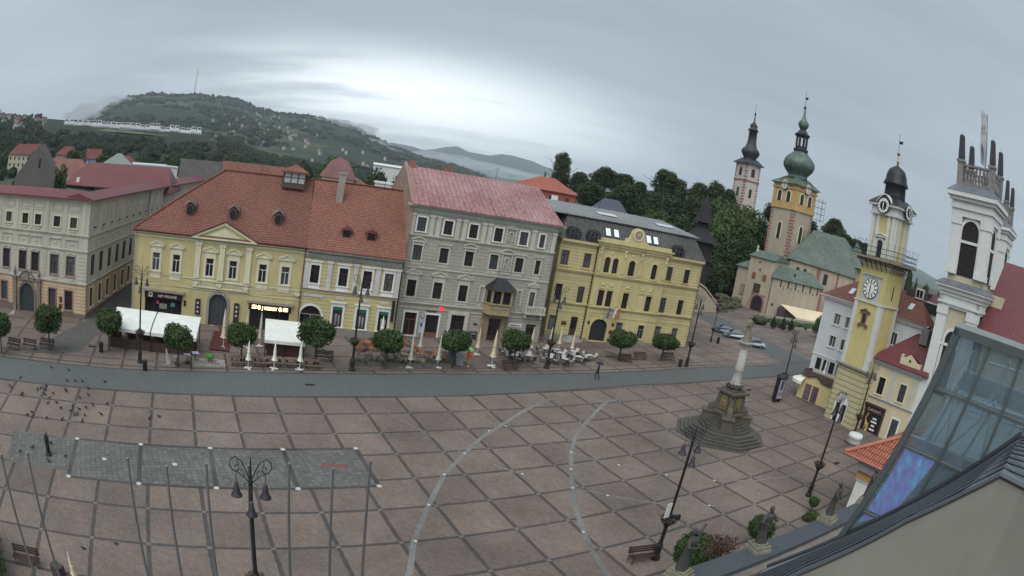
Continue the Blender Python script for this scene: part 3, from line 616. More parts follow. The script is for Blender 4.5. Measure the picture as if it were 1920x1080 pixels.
for xc, nm in ((4.3, 0), (17.55, 1)):
    b = MB(FY); b.box(xc - 2.75, xc + 2.75, -.45, .05, 3.62, 3.86); b.box(xc - 2.6, xc + 2.6, -.3, .05, 3.5, 3.62); b.build('shop_cornice', mat('shop_cornice_stone', (.30, .26, .2), .9), T)
    b = MB(FY); b.box(xc - 2.5, xc + 2.5, -.12, .08, 2.75 if nm == 0 else 2.8, 3.5); sg = b.build('shop_sign', mat('dark_maroon_sign', (.028, .012, .014), .5), T)
    if nm == 0:
        b = MB(FY); text_bm(b, 'KBY PROLINE', .40, xc + .55, 2.98, -.14); b.box(xc - 1.95, xc - 1.45, -.15, -.11, 2.9, 3.4); b.build('lettering', mat('sign_white', (.75, .74, .72), .6, .02), sg)
        b = MB(FY); b.xz([(xc - 1.7 + .16 * math.cos(PI * k / 6), 3.15 + .16 * math.sin(PI * k / 6)) for k in range(12)], -.17, -.15); b.build('sign_logo', IRON, sg)
    else:
        GLW = mat('warm_glowing_letters', (.9, .7, .4), .5, .02, emit=(1, .66, .30, 3.2))
        b = MB(FY); text_bm(b, 'J KEDBY', .50, xc, 2.93, -.14, bold=.01)
        for s in (-1, 1):
            b.xz([(xc + s * 1.25 + .2 * math.cos(PI * k / 5), 3.12 + .24 * math.sin(PI * k / 5)) for k in range(10)], -.16, -.12)
            b.box(xc + s * 1.85 - .28, xc + s * 1.85 + .28, -.16, -.12, 2.95, 3.08); b.box(xc + s * 1.85 - .28, xc + s * 1.85 + .28, -.16, -.12, 3.2, 3.32); b.box(xc + s * 1.85 - .06, xc + s * 1.85 + .1, -.16, -.12, 3.05, 3.36)
        b.build('lettering', GLW, sg)
    b = MB(FY); b.box(xc - 2.42, xc + 2.42, .2, .25, .25, 2.75); sw = b.build('shop_window', GLASS, T)
    b = MB(FY)
    for k in range(5): b.box(xc - 2.45 + k * 1.2, xc - 2.37 + k * 1.2, .12, .2, .25, 2.75)
    b.box(xc - 2.45, xc + 2.45, .1, .2, .25, .7); b.build('shop_frame', WOOD, sw)
    if nm == 0:
        b = MB(FY); b.box(xc + 1.0, xc + 1.55, .1, .13, 1.95, 2.4); b.build('poster', mat('teal_poster', (.05, .22, .2), .6, .3, 9), sw)
        b = MB(FY); b.box(xc - .5, xc + .5, .1, .13, 1.6, 2.2); b.build('poster', mat('grey_poster', (.22, .22, .2), .6, .5, 6), sw)
        b = MB(FY); b.box(xc - .9, xc - .62, .1, .13, 2.1, 2.5); b.build('poster', mat('red_poster', (.45, .08, .1), .6, .3, 9), sw)
b = MB(FY); b.box(-.05, 10.05, -.08, .02, -1.5, .42); b.box(12.6, LY, -.08, .02, -1.5, .45); b.build('plinth', PLINTH, T)
b = MB(FY); gable_roof(b, -.4, LY + .05, -.55, 7, 14.6, 10.36, 17.45, 10.2, 0); b.build('roof', TILE, T)
b = MB(FY)      # small cross gable above the pediment
b.mesh([(7.1, -.72, 10.30), (15.6, -.72, 10.30), (11.35, -.72, 12.24), (11.35, 1.45, 12.26)], [(0, 2, 3), (1, 3, 2), ]); b.build('gable_roof', TILE, T)
b = MB(FY)
for s in (0, 1):
    a_ = Vector((7.2 if s == 0 else 15.5, -.72, 10.33)); b.tube([a_, Vector((11.35, -.72, 12.26))], .08, 6)
b.tube([(-.4, -.58, 10.4), (7.2, -.6, 10.38)], .09, 6); b.tube([(15.5, -.6, 10.38), (LY, -.58, 10.4)], .09, 6); b.tube([(-.35, -.5, 10.45), (9.8, 7, 17.55), (LY, 7, 17.55)], .13, 6)
b.build('gutter_and_ridge', mat('rust_red_ridge', (.17, .055, .04), .7, .3, 4), T)
def oval_dormer(T, F, x, z, y, w=.95, h=1.25):
    b = MB(F); n = 14
    b.xz([(x + w / 2 * math.cos(2 * PI * k / n), z + h / 2 * math.sin(2 * PI * k / n)) for k in range(n)], y, y + 1.3)
    b.mesh([(x - .75, y - .05, z + .35), (x, y - .05, z + .95), (x + .75, y - .05, z + .35), (x - .75, y + 1.3, z + .75), (x, y + 1.6, z + 1.1), (x + .75, y + 1.3, z + .75)], [(0, 1, 4, 3), (1, 2, 5, 4)])
    o = b.build('dormer', mat('dormer_sheet', (.12, .09, .08), .6, .3, 4), T); b = MB(F)
    b.xz([(x + (w / 2 - .1) * math.cos(2 * PI * k / n), z + (h / 2 - .1) * math.sin(2 * PI * k / n)) for k in range(n)], y - .04, y); b.build('pane', GLASS, o)
for x in (6.5, 11.94, 17.35): oval_dormer(T, FY, x, 12.9, 1.35)
b = MB(FY); b.box(17.3, 20.1, 5.2, 7.6, 16.3, 18.3); ln_ = b.build('roof_lantern', mat('lantern_frame', (.09, .06, .05), .7), T); b = MB(FY)
for i in range(3):
    for j in range(2): b.box(17.5 + i * .87, 18.2 + i * .87, 5.12, 5.2, 16.95 + j * .68, 17.5 + j * .68)
b.each('lantern_pane', mat('pale_pane', (.35, .37, .38), .3, .3, 3), ln_); b = MB(FY); gable_roof(b, 17.0, 20.4, 4.8, 6.4, 8, 18.3, 19.1, 1.5, 1.5); b.build('lantern_roof', TILE2, ln_)
downpipe(T, FY, .12, 0, 9.9, -.2, mat('zinc_pipe', (.35, .35, .33), .5)); downpipe(T, FY, LY - .2, .6, 9.9, -.2, mat('red_pipe', (.16, .05, .04), .5))
b = MB(FY); b.box(7.0, 7.25, -.15, 0, 2.3, 2.9); b.build('wall_lantern', IRON, T)
for x in (8.8, 13.6):
    b = MB(FY); b.box(x - .32, x + .32, -.16, -.1, 1.5 if x < 10 else 1.1, 3.3); pn = b.build('wall_banner', mat('dark_patterned_cloth', (.05, .03, .035), .9, .6, 6), T)
    for k in range(3): b = MB(FY); z = 1.85 + k * .5; b.xz([(x, z - .16), (x + .16, z), (x, z + .16), (x - .16, z)], -.2, -.16); b.build('banner_diamond', CUSH, pn)

# ---- narrow yellow building with pilasters
oB = (-22.76, 66.39); FB = fr(oB, 21); LB_ = 11.0
T = thing('yellow_pilaster_building', 'narrow yellow building with white pilasters and three green topped shop windows', 'building', (oB[0], oB[1], .4))
b = MB(FB); xs4 = [1.21, 4.49, 7.23, 9.69]; sh3 = [4.33, 7.1, 9.65]
wall(b, 0, LB_, -1, 9.6, [(x, 7.53, 1.0, 2.02, 'r') for x in xs4] + [(x, 3.0, 1.12, 2.3, 'r') for x in sh3] + [(1.25, 2.35, 2.5, 3.2, 'a')]); shell(b, 0, LB_, 14, -1, 10.3); b.build('wall', YEL2, T)
for x in xs4: window(T, FB, x, 7.53, 1.0, 2.02, FRD, WHT, .2, cross='t', skirt=.55, hood='flat')
for x in sh3:
    o = window(T, FB, x, 3.0, 1.12, 2.3, FRD, WHT, .24, cross='n', hood='flat'); b = MB(FB); b.box(x - .5, x + .5, .03, .09, 3.75, 4.1); b.build('shop_band', mat('green_shop_band', (.03, .14, .06), .5), o)
    b = MB(FB); b.tube([(x - .1, .1, 2.0), (x - .1, .1, 2.5), (x - .1, .1, 3.1), (x - .1, .1, 3.3)], [.04, .12, .16, .08], 6); b.tube([(x + .25, .1, 2.0), (x + .25, .1, 2.8), (x + .25, .1, 3.2)], [.05, .14, .1], 6); b.build('shop_display', mat('shop_display_clothes', (.3, .25, .25), .8, .6, 9), o)
window(T, FB, 1.25, 2.35, 2.5, 3.2, mat('grey_frame', (.3, .3, .3), .6), WHT, .25, True, cross='t')
b = MB(FB)
for x in (.25, 2.88, 5.84, 8.4, 10.72): b.box(x - .26, x + .26, -.15, .02, 5.95, 9.2); b.box(x - .34, x + .34, -.22, .02, 8.9, 9.2)
for x0, x1 in ((.2, 2.5), (3.95, 4.95), (6.8, 7.7), (9.1, 10.15)):
    b.box(x0, x1, -.06, .02, 4.98, 5.3)
    for k in range(int((x1 - x0) / .35)): b.xz([(x0 + .17 + k * .35, 4.92), (x0 + .32 + k * .35, 5.14), (x0 + .17 + k * .35, 5.36), (x0 + .02 + k * .35, 5.14)], -.1, -.02)
cornice(b, 0, LB_, 5.78, [(.1, .1), (.08, .22)], ret=False); b.build('pilasters', mat('mauve_white_stone', (.50, .47, .46), .9, .2, 3), T)
b = MB(FB); cornice(b, 0, LB_, 9.25, [(.12, .12), (.55, .18), (.14, .32), (.2, .5)], ret=False)
for k in range(27): b.xz([(.2 + k * .4, 9.45), (.4 + k * .4, 9.6), (.55 + k * .4, 9.85), (.2 + k * .4, 9.8)], -.26, -.1)
b.build('frieze', mat('weathered_grey_frieze', (.24, .23, .20), .95, .4, 3, .3), T)
b = MB(FB); b.box(2.6, 3.5, -.08, .02, -1, 1.7); b.box(3.5, LB_, -.08, .02, -1, 1.65); b.build('plinth', mat('grey_plinth', (.22, .21, .20), .9), T)
b = MB(FB); gable_roof(b, -.05, LB_ + .2, -.6, 7, 14.6, 10.45, 17.6, 0, 0); b.tube([(0, 7, 17.7), (LB_, 7, 17.7)], .13, 6); b.build('roof', TILE2, T)
for x in (4.3, 7.15):
    b = MB(FB); b.box(x - .5, x + .5, .9, 2.4, 11.9, 12.75); b.mesh([(x - .7, .8, 12.7), (x + .7, .8, 12.7), (x, .8, 13.25), (x - .7, 2.6, 12.9), (x + .7, 2.6, 12.9), (x, 3.2, 13.3)], [(0, 2, 5, 3), (1, 4, 5, 2), (0, 1, 2)]); o = b.build('dormer', TILE, T); b = MB(FB); b.box(x - .4, x + .4, .84, .9, 11.95, 12.7); b.build('pane', GLASS, o)
b = MB(FB); b.box(2.75, 3.55, 4.6, 5.4, 15.0, 18.7); b.box(2.65, 3.65, 4.5, 5.5, 18.7, 18.95); b.build('chimney', mat('old_chimney_render', (.27, .24, .2), .95, .3, 3), T)
b = MB(FB); b.box(10.45, 10.75, -.5, -.05, 3.2, 5.6); b.build('hanging_sign', IRON, T)

# ---- grey four storey building with bay window
oG = (-12.69, 72.38); FG = fr(oG, 23.5); LG = 18.75
T = thing('grey_bay_building', 'tall grey four storey building with oriel bay window and worn red sheet roof', 'building', (oG[0], oG[1], .8))
b = MB(FG); w3 = [1.33, 4.57, 7.71, 10.88, 14.21, 16.7]; W3 = [1.05] * 5 + [.68]; w1 = [1.26, 4.47, 7.65]
hl = [(x, 14.36, w_, 1.62, 'r') for x, w_ in zip(w3, W3)] + [(x, 11.05, w_, 1.76, 'r') for x, w_ in zip(w3, W3)] + [(x, 6.85, 1.06, 1.98, 'r') for x in w1] + [(16.7, 6.9, .7, 2.0, 'r')]
gf = [(1.7, 2.6, 1.45, 2.75, 'r'), (4.38, 2.5, 1.6, 2.8, 'r'), (7.58, 2.75, 1.7, 2.75, 'r'), (12.3, 2.45, 1.6, 3.4, 'r'), (17.3, 2.6, 1.3, 2.4, 'r')]
wall(b, 0, LG, 0, 16.0, hl + gf); shell(b, 0, LG, 14, 0, 16.6); b.build('wall', GREYW, T)
for k, (x, w_) in enumerate(zip(w3, W3)):
    window(T, FG, x, 14.36, w_, 1.62, FRD, WHT, .17, cross='t'); window(T, FG, x, 11.05, w_, 1.76, FRD, GREYP, .17, cross='t', hood='seg' if k in (0, 2) else 'flat', skirt=.5)
for x in w1: window(T, FG, x, 6.85, 1.06, 1.98, FRD, GREYP, .22, cross='t', hood='tri2', skirt=.35)
window(T, FG, 16.7, 6.9, .7, 2.0, FRD, GREYP, .18, cross='n', hood='tri2')
for q, c_ in zip(gf[:3], ('t', 'n', 't')): window(T, FG, *q[:4], FRD if q[0] != 1.7 else WOODR, WHT if q[0] < 6 else GREYP, .2, cross=c_, name='shop_window' if q[0] != 7.58 else 'window')
b = MB(FG); b.box(3.6, 5.16, .1, .2, 1.1, 1.7); b.build('door_panel', WOODR, T)
for x, w_ in ((12.3, 1.6), (17.3, 1.3)):
    b = MB(FG); b.box(x - w_ / 2, x + w_ / 2, .16, .24, .8, 4.1 if x < 15 else 3.8); b.box(x - .03, x + .03, .1, .16, .8, 3.6); o = b.build('door', WOOD, T); b = MB(FG); b.box(x - .6, x - .1, .13, .16, 2.0, 3.3); b.box(x + .1, x + .55, .13, .16, 2.0, 3.3); b.build('pane', GLASS, o)
b = MB(FG); ring(b, 12.3, .8, 1.6, 3.4, .55, -.25, .03); ring(b, 12.3, .8, 2.9, 3.8, .3, -.1, .03); b.build('portal', mat('sandstone_portal', (.24, .19, .13), .95, .3, 3, .4), T)
b = MB(FG); ring(b, 7.58, 1.3, 1.9, 2.9, .35, -.12, .03); cornice(b, 0, LG, 4.5, [(.1, .06)], ret=False); cornice(b, 0, LG, 5.0, [(.14, .1), (.1, .2)], ret=False); cornice(b, 0, LG, 9.2, [(.12, .08), (.1, .16)], ret=False); cornice(b, 0, LG, 12.95, [(.14, .1), (.12, .22)], ret=False)
for x in (.22, 2.55, 3.35, 5.72, 6.55, 9.0, 9.75, 15.5, 18.3): b.box(x - .26, x + .26, -.13, .02, 13.2, 15.6); b.box(x - .34, x + .34, -.2, .02, 15.3, 15.58)
for z0, z1 in ((13.4, 15.3), (10.1, 12.1)):
    ring(b, 12.5, z0, 1.1, z1 - z0, .14, -.12, .02); ring(b, 12.5, z0 + .35, .5, z1 - z0 - .8, .1, -.15, .02, True)
for x in [q for q in w3[:5]] + [12.5]:
    for k in range(4): b.xz([(x - .45 + k * .3, 9.65), (x - .33 + k * .3, 9.77), (x - .45 + k * .3, 9.89), (x - .57 + k * .3, 9.77)], -.13, -.05)
seghood(b, 12.5, 12.35, 1.7, .35, -.2, .03); pediment(b, 12.5, 15.35, 1.4, .25, -.15, .02); pediment(b, 16.7, 8.6, 1.5, .35, -.15, .02)
ring(b, 10.0, 6.0, .5, 1.9, .16, -.15, .02); ring(b, 14.9, 6.0, .5, 1.9, .16, -.15, .02)
b.build('mouldings', GREYP, T)
b = MB(FG); cornice(b, 0, LG, 15.75, [(.18, .12), (.3, .22), (.18, .42), (.22, .62)]); b.build('cornice', mat('grey_green_cornice', (.34, .35, .30), .9, .15, 2), T)
b = MB(FG)     # bay
P = [(10.55, 0), (11.0, -1.15), (13.6, -1.15), (14.1, 0)]
def baypoly(z0, z1, e=0, m=None): b.prism([(P[0][0] - e, 0, z0), (P[1][0] - e * .7, P[1][1] - e, z0), (P[2][0] + e * .7, P[2][1] - e, z0), (P[3][0] + e, 0, z0)], (0, 0, z1 - z0))
baypoly(5.0, 6.05); baypoly(4.82, 5.0, .12); baypoly(6.05, 6.2, .14); baypoly(7.75, 7.95, .1)
for x in (11.05, 12.3, 13.55): b.box(x - .12, x + .12, -1.2, -1.0, 6.2, 7.75)
for s in ((10.6, -.15), (14.05, -.15), ): b.box(s[0] - .1, s[0] + .1, s[1] - .1, s[1] + .1, 6.2, 7.75)
b.mesh([(10.9, -.9, 4.82), (13.7, -.9, 4.82), (13.9, 0, 4.82), (10.7, 0, 4.82), (11.5, 0, 4.1), (13.1, 0, 4.1)], [(0, 1, 5, 4), (1, 2, 5), (0, 4, 3)])
by = b.build('bay', mat('ochre_stone_bay', (.30, .24, .14), .95, .3, 3, .4), T)
b = MB(FG); baypoly(6.2, 7.75, -.1); b.build('bay_panes', GLASS, by)
b = MB(FG); e_ = .35; b.mesh([(P[0][0] - .4, .1, 7.95), (P[1][0] - e_, P[1][1] - e_, 7.95), (P[2][0] + e_, P[2][1] - e_, 7.95), (P[3][0] + .4, .1, 7.95), (11.7, .1, 9.2), (12.9, .1, 9.2), (11.8, -.4, 9.2), (12.8, -.4, 9.2)], [(0, 1, 6, 4), (1, 2, 7, 6), (2, 3, 5, 7), (4, 6, 7, 5), (0, 3, 2, 1)]); b.build('bay_roof', BLK, by)
b = MB(FG); b.box(15.7, 18.5, -1.0, 0, 5.25, 5.42); b.box(15.75, 18.45, -.98, -.82, 6.15, 6.28); 
for k in range(8): b.lathe([(.05, 5.42), (.1, 5.6), (.05, 5.85), (.08, 6.15)], (15.9 + k * .34, -.9), 8)
for x in (15.75, 18.3): b.box(x - .02, x + .14, -1.0, -.78, 5.42, 6.3); 
for x in (16.0, 18.1): b.box(x - .1, x + .1, -.7, 0, 4.7, 5.25)
b.build('balcony', GREYP, T)
b = MB(FG); text_bm(b, '20', .55, 9.8, 5.45, -.03, .03); b.build('house_number', WHT, T)
b = MB(FG); text_bm(b, 'BREWERY', .30, 4.2, 4.22, -.05, .05); b.build('shop_lettering', IRON, T)
b = MB(FG); b.xz([(5.35, 4.45), (5.08, 4.72), (5.12, 4.9), (5.25, 4.95), (5.35, 4.85), (5.45, 4.95), (5.58, 4.9), (5.62, 4.72)], -.14, -.04); b.build('heart_sign', mat('red_glowing_sign', (.8, .02, .02), .4, .02, emit=(1, .03, .03, 1.2)), T)
b = MB(FG); b.box(2.85, 3.35, -.1, -.03, 1.6, 3.3); o = b.build('blue_sign_board', mat('pale_blue_board', (.42, .48, .58), .6, .2, 6), T); b = MB(FG); b.box(3.0, 3.2, -.13, -.1, 2.4, 2.85); b.build('board_picture', mat('board_dark_blue', (.04, .05, .15), .6, .5, 9), o)
b = MB(FG); b.xz([(3.1 + .26 * math.cos(PI * k / 8), 3.85 + .3 * math.sin(PI * k / 8)) for k in range(16)], -.5, -.4); b.build('round_sign', mat('black_and_white_sign', (.3, .3, .3), .5, .9, 2), T)
b = MB(FG); b.box(9.3, 10.3, -.06, -.02, 1.1, 2.3); o = b.build('menu_board', mat('blackboard', (.02, .03, .035), .7, .3, 6), T); b = MB(FG); b.xz([(9.62 + .18 * math.cos(PI * k / 6), 1.4 + .14 * math.sin(PI * k / 6)) for k in range(12)], -.1, -.06); text_bm(b, 'OPEN', .26, 9.8, 1.95, -.08, .03); b.build('chalk_marks', CUSH, o)
b = MB(FG); b.box(14.2, 16.0, -.08, -.02, 3.3, 3.75); o = b.build('name_board', WHT, T); b = MB(FG); text_bm(b, 'SBERBANKA', .26, 15.1, 3.42, -.1, .03); b.build('lettering', IRON, o)
b = MB(FG); b.box(9.6, 10.1, -.06, -.02, 3.1, 3.4); b.build('plaque', mat('bronze_plaque', (.08, .07, .05), .5), T)
b = MB(FG); b.box(-.02, 3.4, -.07, .02, 0, 1.1); b.box(5.3, 6.6, -.07, .02, 0, 1.1); b.box(8.5, 11.2, -.07, .02, 0, 1.1); b.box(13.4, 16.5, -.07, .02, .3, 1.3); b.build('plinth', GREYP, T)
b = MB(FG); b.mesh([(-.25, -.7, 16.66), (LG + .25, -.7, 16.66), (LG - .6, 7, 20.9), (.1, 7, 20.9), (-.25, 14.5, 16.66), (LG + .25, 14.5, 16.66)], [(0, 1, 2, 3), (3, 2, 5, 4), (1, 5, 2)]); b.mesh([(-.25, -.7, 16.5), (LG + .25, -.7, 16.5), (LG + .25, 14.5, 16.5), (-.25, 14.5, 16.5)], [(0, 1, 2, 3)]); b.mesh([(-.25, -.7, 16.5), (LG + .25, -.7, 16.5), (LG + .25, -.7, 16.66), (-.25, -.7, 16.66)], [(0, 1, 2, 3)]); b.build('roof', RMET, T)
b = MB(FG); b.prism([(-.35, -.6, 10), (-.35, 14, 10), (-.35, 14, 16.9), (-.35, 7, 21.3), (-.35, -.3, 16.9)], (.34, 0, 0)); b.build('party_wall', mat('rough_brick_gable', (.24, .17, .13), .95, .3, 3, .4), T)
b = MB(FG); b.box(.4, 1.0, 6.5, 7.5, 19.5, 21.6); b.box(5.2, 6.0, 7.2, 8.2, 19.5, 21.5); b.each('chimney', mat('brick_chimney', (.25, .12, .08), .9, .3, 4), T)
downpipe(T, FG, LG - .1, 1, 16, -.16)

# ---- yellow mansard building
o2 = (5.19, 83.08); F2 = fr(o2, 17.5); L2 = 22.5
T = thing('yellow_mansard_building', 'yellow three storey building with dark mansard roof and round crest over the arched portal', 'building', (o2[0], o2[1], 1.4))
top = [(.90, 1.08), (4.10, 1.05), (17.0, .95), (20.0, .95)]; arc_ = [6.91, 8.13, 10.65, 14.24]; mid = [.87, 4.07, 6.9, 8.13, 10.64, 14.28, 16.95, 19.93]
gfl = [(.8, 3.7, 1.05, 2.1, 'r'), (10.55, 3.9, 1.0, 1.9, 'r'), (14.05, 3.8, 1.0, 2.0, 'r'), (17.05, 3.85, 1.0, 2.0, 'r'), (19.95, 3.85, 1.0, 2.0, 'r'), (3.95, 3.5, 1.0, 2.7, 'r')]
b = MB(F2)
wall(b, 0, 5.4, .5, 14.9, [(x, 12.55, w_, 2.0, 'r') for x, w_ in top[:2]] + [(x, 7.92, 1.0, 2.3, 'r') for x in mid[:2]] + [gfl[0], gfl[5]])
wall(b, 16.25, L2, .5, 14.9, [(x, 12.45, w_, 2.0, 'r') for x, w_ in top[2:]] + [(x, 7.95, .95, 2.2, 'r') for x in mid[6:]] + gfl[3:5])
b.cur = 1
wall(b, 5.4, 16.25, .5, 15.2, [(x, 12.42, .85 if x != 10.65 else 1.0, 2.15, 'a') for x in arc_] + [(x, 7.87, .9, 2.15, 'r') for x in mid[2:6]] + [(7.5, 3.5, 2.5, 3.1, 'a'), gfl[1], gfl[2]], y=-.4)
b.cur = 0
for x in (5.4, 16.25): b.poly([(x, -.4, .5), (x, 0.05, .5), (x, .05, 15.2), (x, -.4, 15.2)])
shell(b, 0, L2, 12, .5, 14.9); b.build('wall', [YEL2, YEL], T)
for x, w_ in top: window(T, F2, x, 12.5, w_, 2.0, FRD, YEL, .12, cross='t')
for x in arc_: window(T, F2, x, 12.42, .85 if x != 10.65 else 1.0, 2.15, FRD, YEL, .18, True, cross='v', y=-.4)
for x in mid: window(T, F2, x, 7.92, .95, 2.2, FRD, YEL, .14, cross='t', y=-.4 if 5.4 < x < 16.25 else 0)
for q in gfl[:5]: window(T, F2, q[0], q[1], q[2], q[3], mat('pale_blue_frame', (.16, .22, .25), .5), YEL, .16, cross='t', y=-.4 if 5.4 < q[0] < 16.25 else 0)
b = MB(F2); b.box(3.45, 4.45, .14, .22, 2.1, 4.85); o = b.build('door', WOOD, T); b = MB(F2); b.box(3.6, 4.3, .1, .14, 3.2, 4.6); b.build('pane', GLASS, o)
b = MB(F2); b.xz(arch_pts(7.5, 1.9, 2.5, 3.15), .0, .06); o = b.build('gate', mat('dark_iron_gate', (.04, .04, .05), .5), T); b = MB(F2)
for k in range(9): b.box(6.35 + k * .27, 6.4 + k * .27, -.06, 0, 2.0, 4.0)
b.build('gate_bars', IRON, o)
b = MB(F2); ring(b, 7.5, 1.9, 2.5, 3.15, .32, -.52, -.38, True); b.box(7.3, 7.7, -.62, -.4, 5.0, 5.45); ring(b, 7.5, 1.9, 3.4, 3.9, .2, -.46, -.38)
CY = YEL
for y_, xa, xb in ((0, 0, 5.4), (-.4, 5.4, 16.25), (0, 16.25, L2)):
    cornice(b, xa, xb, 6.35, [(.12, .08), (.14, .18), (.12, .28)], y=y_, ret=False); cornice(b, xa, xb, 10.7, [(.12, .08), (.18, .2), (.1, .3)], y=y_, ret=False); cornice(b, xa, xb, 11.3, [(.08, .05)], y=y_, ret=False); cornice(b, xa, xb, 9.9, [(.07, .04)], y=y_, ret=False); cornice(b, xa, xb, 5.4, [(.08, .06)], y=y_, ret=False)
for xa, xb in ((0, 5.4), (16.25, L2)): cornice(b, xa, xb, 14.3, [(.2, .1), (.2, .25), (.3, .45)], ret=False)
cornice(b, 5.4, 16.25, 14.85, [(.15, .12), (.35, .3), (.2, .5)], y=-.4)
for k in range(36): b.box(5.5 + k * .3, 5.64 + k * .3, -.7, -.4, 14.62, 14.85)
b.box(5.35, 16.3, -.75, -.3, 15.55, 15.95)
for x in (5.75, 9.35, 11.95, 15.9): b.box(x - .24, x + .24, -.52, -.38, 11.5, 14.6); b.box(x - .16, x + .16, -.6, -.4, 13.6, 14.5)
for x in (5.7, 9.4, 11.95, 15.9): b.box(x - .26, x + .26, -.5, -.38, 6.9, 10.6)
ring(b, 13.0, 11.4, .85, 2.1, .16, -.46, -.38, True); ring(b, 13.05, 6.8, .9, 2.2, .12, -.46, -.38)
for x in mid[2:6] + [13.05]: b.box(x - .55, x + .55, -.52, -.38, 9.2, 9.32); seghood(b, x, 9.45, .8, .3, -.5, -.38)
b.build('mouldings', YEL, T)
b = MB(F2)
for x in (7.4, 10.65, 13.6): b.blob((x, -.44, 14.1), (.16, .08, .16))
for x in mid[2:6] + [13.05]: b.blob((x, -.5, 9.75), (.13, .1, .15))
for x in (5.75, 9.35, 11.95, 15.9): b.blob((x, -.62, 14.5), (.14, .1, .2)); b.blob((x, -.62, 13.9), (.1, .1, .14))
b.each('ornament', CREAM, T)
b = MB(F2); b.xz([(8.9, 15.9), (12.5, 15.9), (12.4, 16.35), (11.95, 16.45), (11.8, 17.0)] + [(10.7 + 1.05 * math.cos(PI * k / 10), 17.0 + .95 * math.sin(PI * k / 10)) for k in range(11)] + [(9.6, 17.0), (9.45, 16.45), (9.0, 16.35)], -.6, -.2); cr_ = b.build('crest_gable', YEL, T)
b = MB(F2)
for k in range(16):
    a, c = 2 * PI * k / 16, 2 * PI * (k + 1) / 16; r1, r2 = .62, .8
    b.xz([(10.7 + r1 * math.cos(a), 17 + r1 * math.sin(a)), (10.7 + r2 * math.cos(a), 17 + r2 * math.sin(a)), (10.7 + r2 * math.cos(c), 17 + r2 * math.sin(c)), (10.7 + r1 * math.cos(c), 17 + r1 * math.sin(c))], -.72, -.58)
b.build('crest_ring', CREAM, cr_); b = MB(F2); b.xz([(10.7 + .6 * math.cos(2 * PI * k / 16), 17 + .6 * math.sin(2 * PI * k / 16)) for k in range(16)], -.66, -.6); b.blob((10.7, -.68, 17.0), (.3, .08, .36), 2, .3); b.build('crest_shield', mat('faded_relief', (.36, .30, .22), .9, .5, 4), cr_)
MANS = mat('dark_mansard_sheet', (.05, .052, .05), .6, .4, 2.5, .5, .3, col2=(.11, .11, .10), pattern=seams(.42, .04, .45))
b = MB(F2)
def hipped(z0, z1, ya, yb, e0, e1):  # frustum
    b.mesh([(-e0, ya, z0), (L2 + e0, ya, z0), (L2 + e0, 12 + e0, z0), (-e0, 12 + e0, z0), (e1 - .2, yb, z1), (L2 - e1, yb, z1), (L2 - e1, 11, z1), (e1 - .2, 11, z1)], [(0, 1, 5, 4), (1, 2, 6, 5), (2, 3, 7, 6), (3, 0, 4, 7), (4, 5, 6, 7), (3, 2, 1, 0)])
hipped(14.95, 18.2, -.35, 1.9, .3, 1.2); b.build('mansard_roof', MANS, T)
b = MB(F2); gable_roof(b, -1.2, L2 - .4, 1.5, 8.2, 12.6, 18.22, 19.6, 0.2, 3.2, .12); b.build('upper_roof', mat('grey_upper_sheet', (.17, .175, .17), .5, .3, 2, .3, .4, pattern=seams(.8, .04, .55)), T)
b = MB(F2)
for a_ in ((2.4, 6.0, 5.2), (12.0, 6.0, 5.6)):
    x = a_[0]; b.mesh([(x + 4, 4.0, 18.84), (x + 7, 4.0, 18.84), (x + 7, 5.4, 19.12), (x + 4, 5.4, 19.12)], [(0, 1, 2, 3)])
b.each('upper_skylight', mat('pale_skylight', (.5, .53, .55), .2), T)
for x, s in ((1.55, 1), (4.4, 1), (17.8, 1)):
    b = MB(F2); n = 10; r = 1.0
    b.xz([(x - r, 15.1)] + [(x + r * math.cos(PI - PI * k / n), 15.75 + .95 * math.sin(PI * k / n)) for k in range(n + 1)] + [(x + r, 15.1)], -.25, 1.6); o = b.build('dormer', BLK, T)
    b = MB(F2); b.xz(arch_pts(x, 15.2, 1.15, 1.3), -.32, -.26); b.build('pane', GLASS, o); b = MB(F2); ring(b, x, 15.2, 1.15, 1.3, .1, -.36, -.25, True); b.box(x - .03, x + .03, -.36, -.32, 15.2, 16.4); b.box(x - .55, x + .55, -.36, -.32, 15.8, 15.86); b.build('dormer_frame', mat('dark_grey_frame', (.08, .08, .085), .6), o)
for x in (6.75, 8.0, 13.1, 14.25):
    b = MB(F2); q = (1.9 + .35) / (18.2 - 14.95)
    def sp_(z, o=.1): return -.35 + q * (z - 14.95) - o
    za, zb = 16.15, 17.3; b.mesh([(x - .45, sp_(za), za), (x + .45, sp_(za), za), (x + .45, sp_(zb), zb), (x - .45, sp_(zb), zb), (x - .45, sp_(za, -.1), za), (x + .45, sp_(za, -.1), za), (x + .45, sp_(zb, -.1), zb), (x - .45, sp_(zb, -.1), zb)], [(0, 1, 2, 3), (0, 4, 5, 1), (1, 5, 6, 2), (2, 6, 7, 3), (3, 7, 4, 0)]); o = b.build('skylight', IRON, T)
    b = MB(F2); za, zb = 16.25, 17.2; b.poly([(x - .36, sp_(za, .13), za), (x + .36, sp_(za, .13), za), (x + .36, sp_(zb, .13), zb), (x - .36, sp_(zb, .13), zb)]); b.build('pane', mat('near_white_pane', (.75, .78, .8), .15, .05, 1, 0, 1.0), o)  # glossy pane with a near-white base colour
b = MB(F2)
for xa, xb in ((0, 5.4), (16.25, L2)): b.box(xa, xb, -.06, .02, .5, 2.3)
b.box(5.4, 6.1, -.46, -.38, .5, 2.2); b.box(8.9, 16.25, -.46, -.38, .5, 2.4); b.build('plinth', mat('grey_stone_plinth', (.24, .22, .19), .9, .25, 3, .3), T)
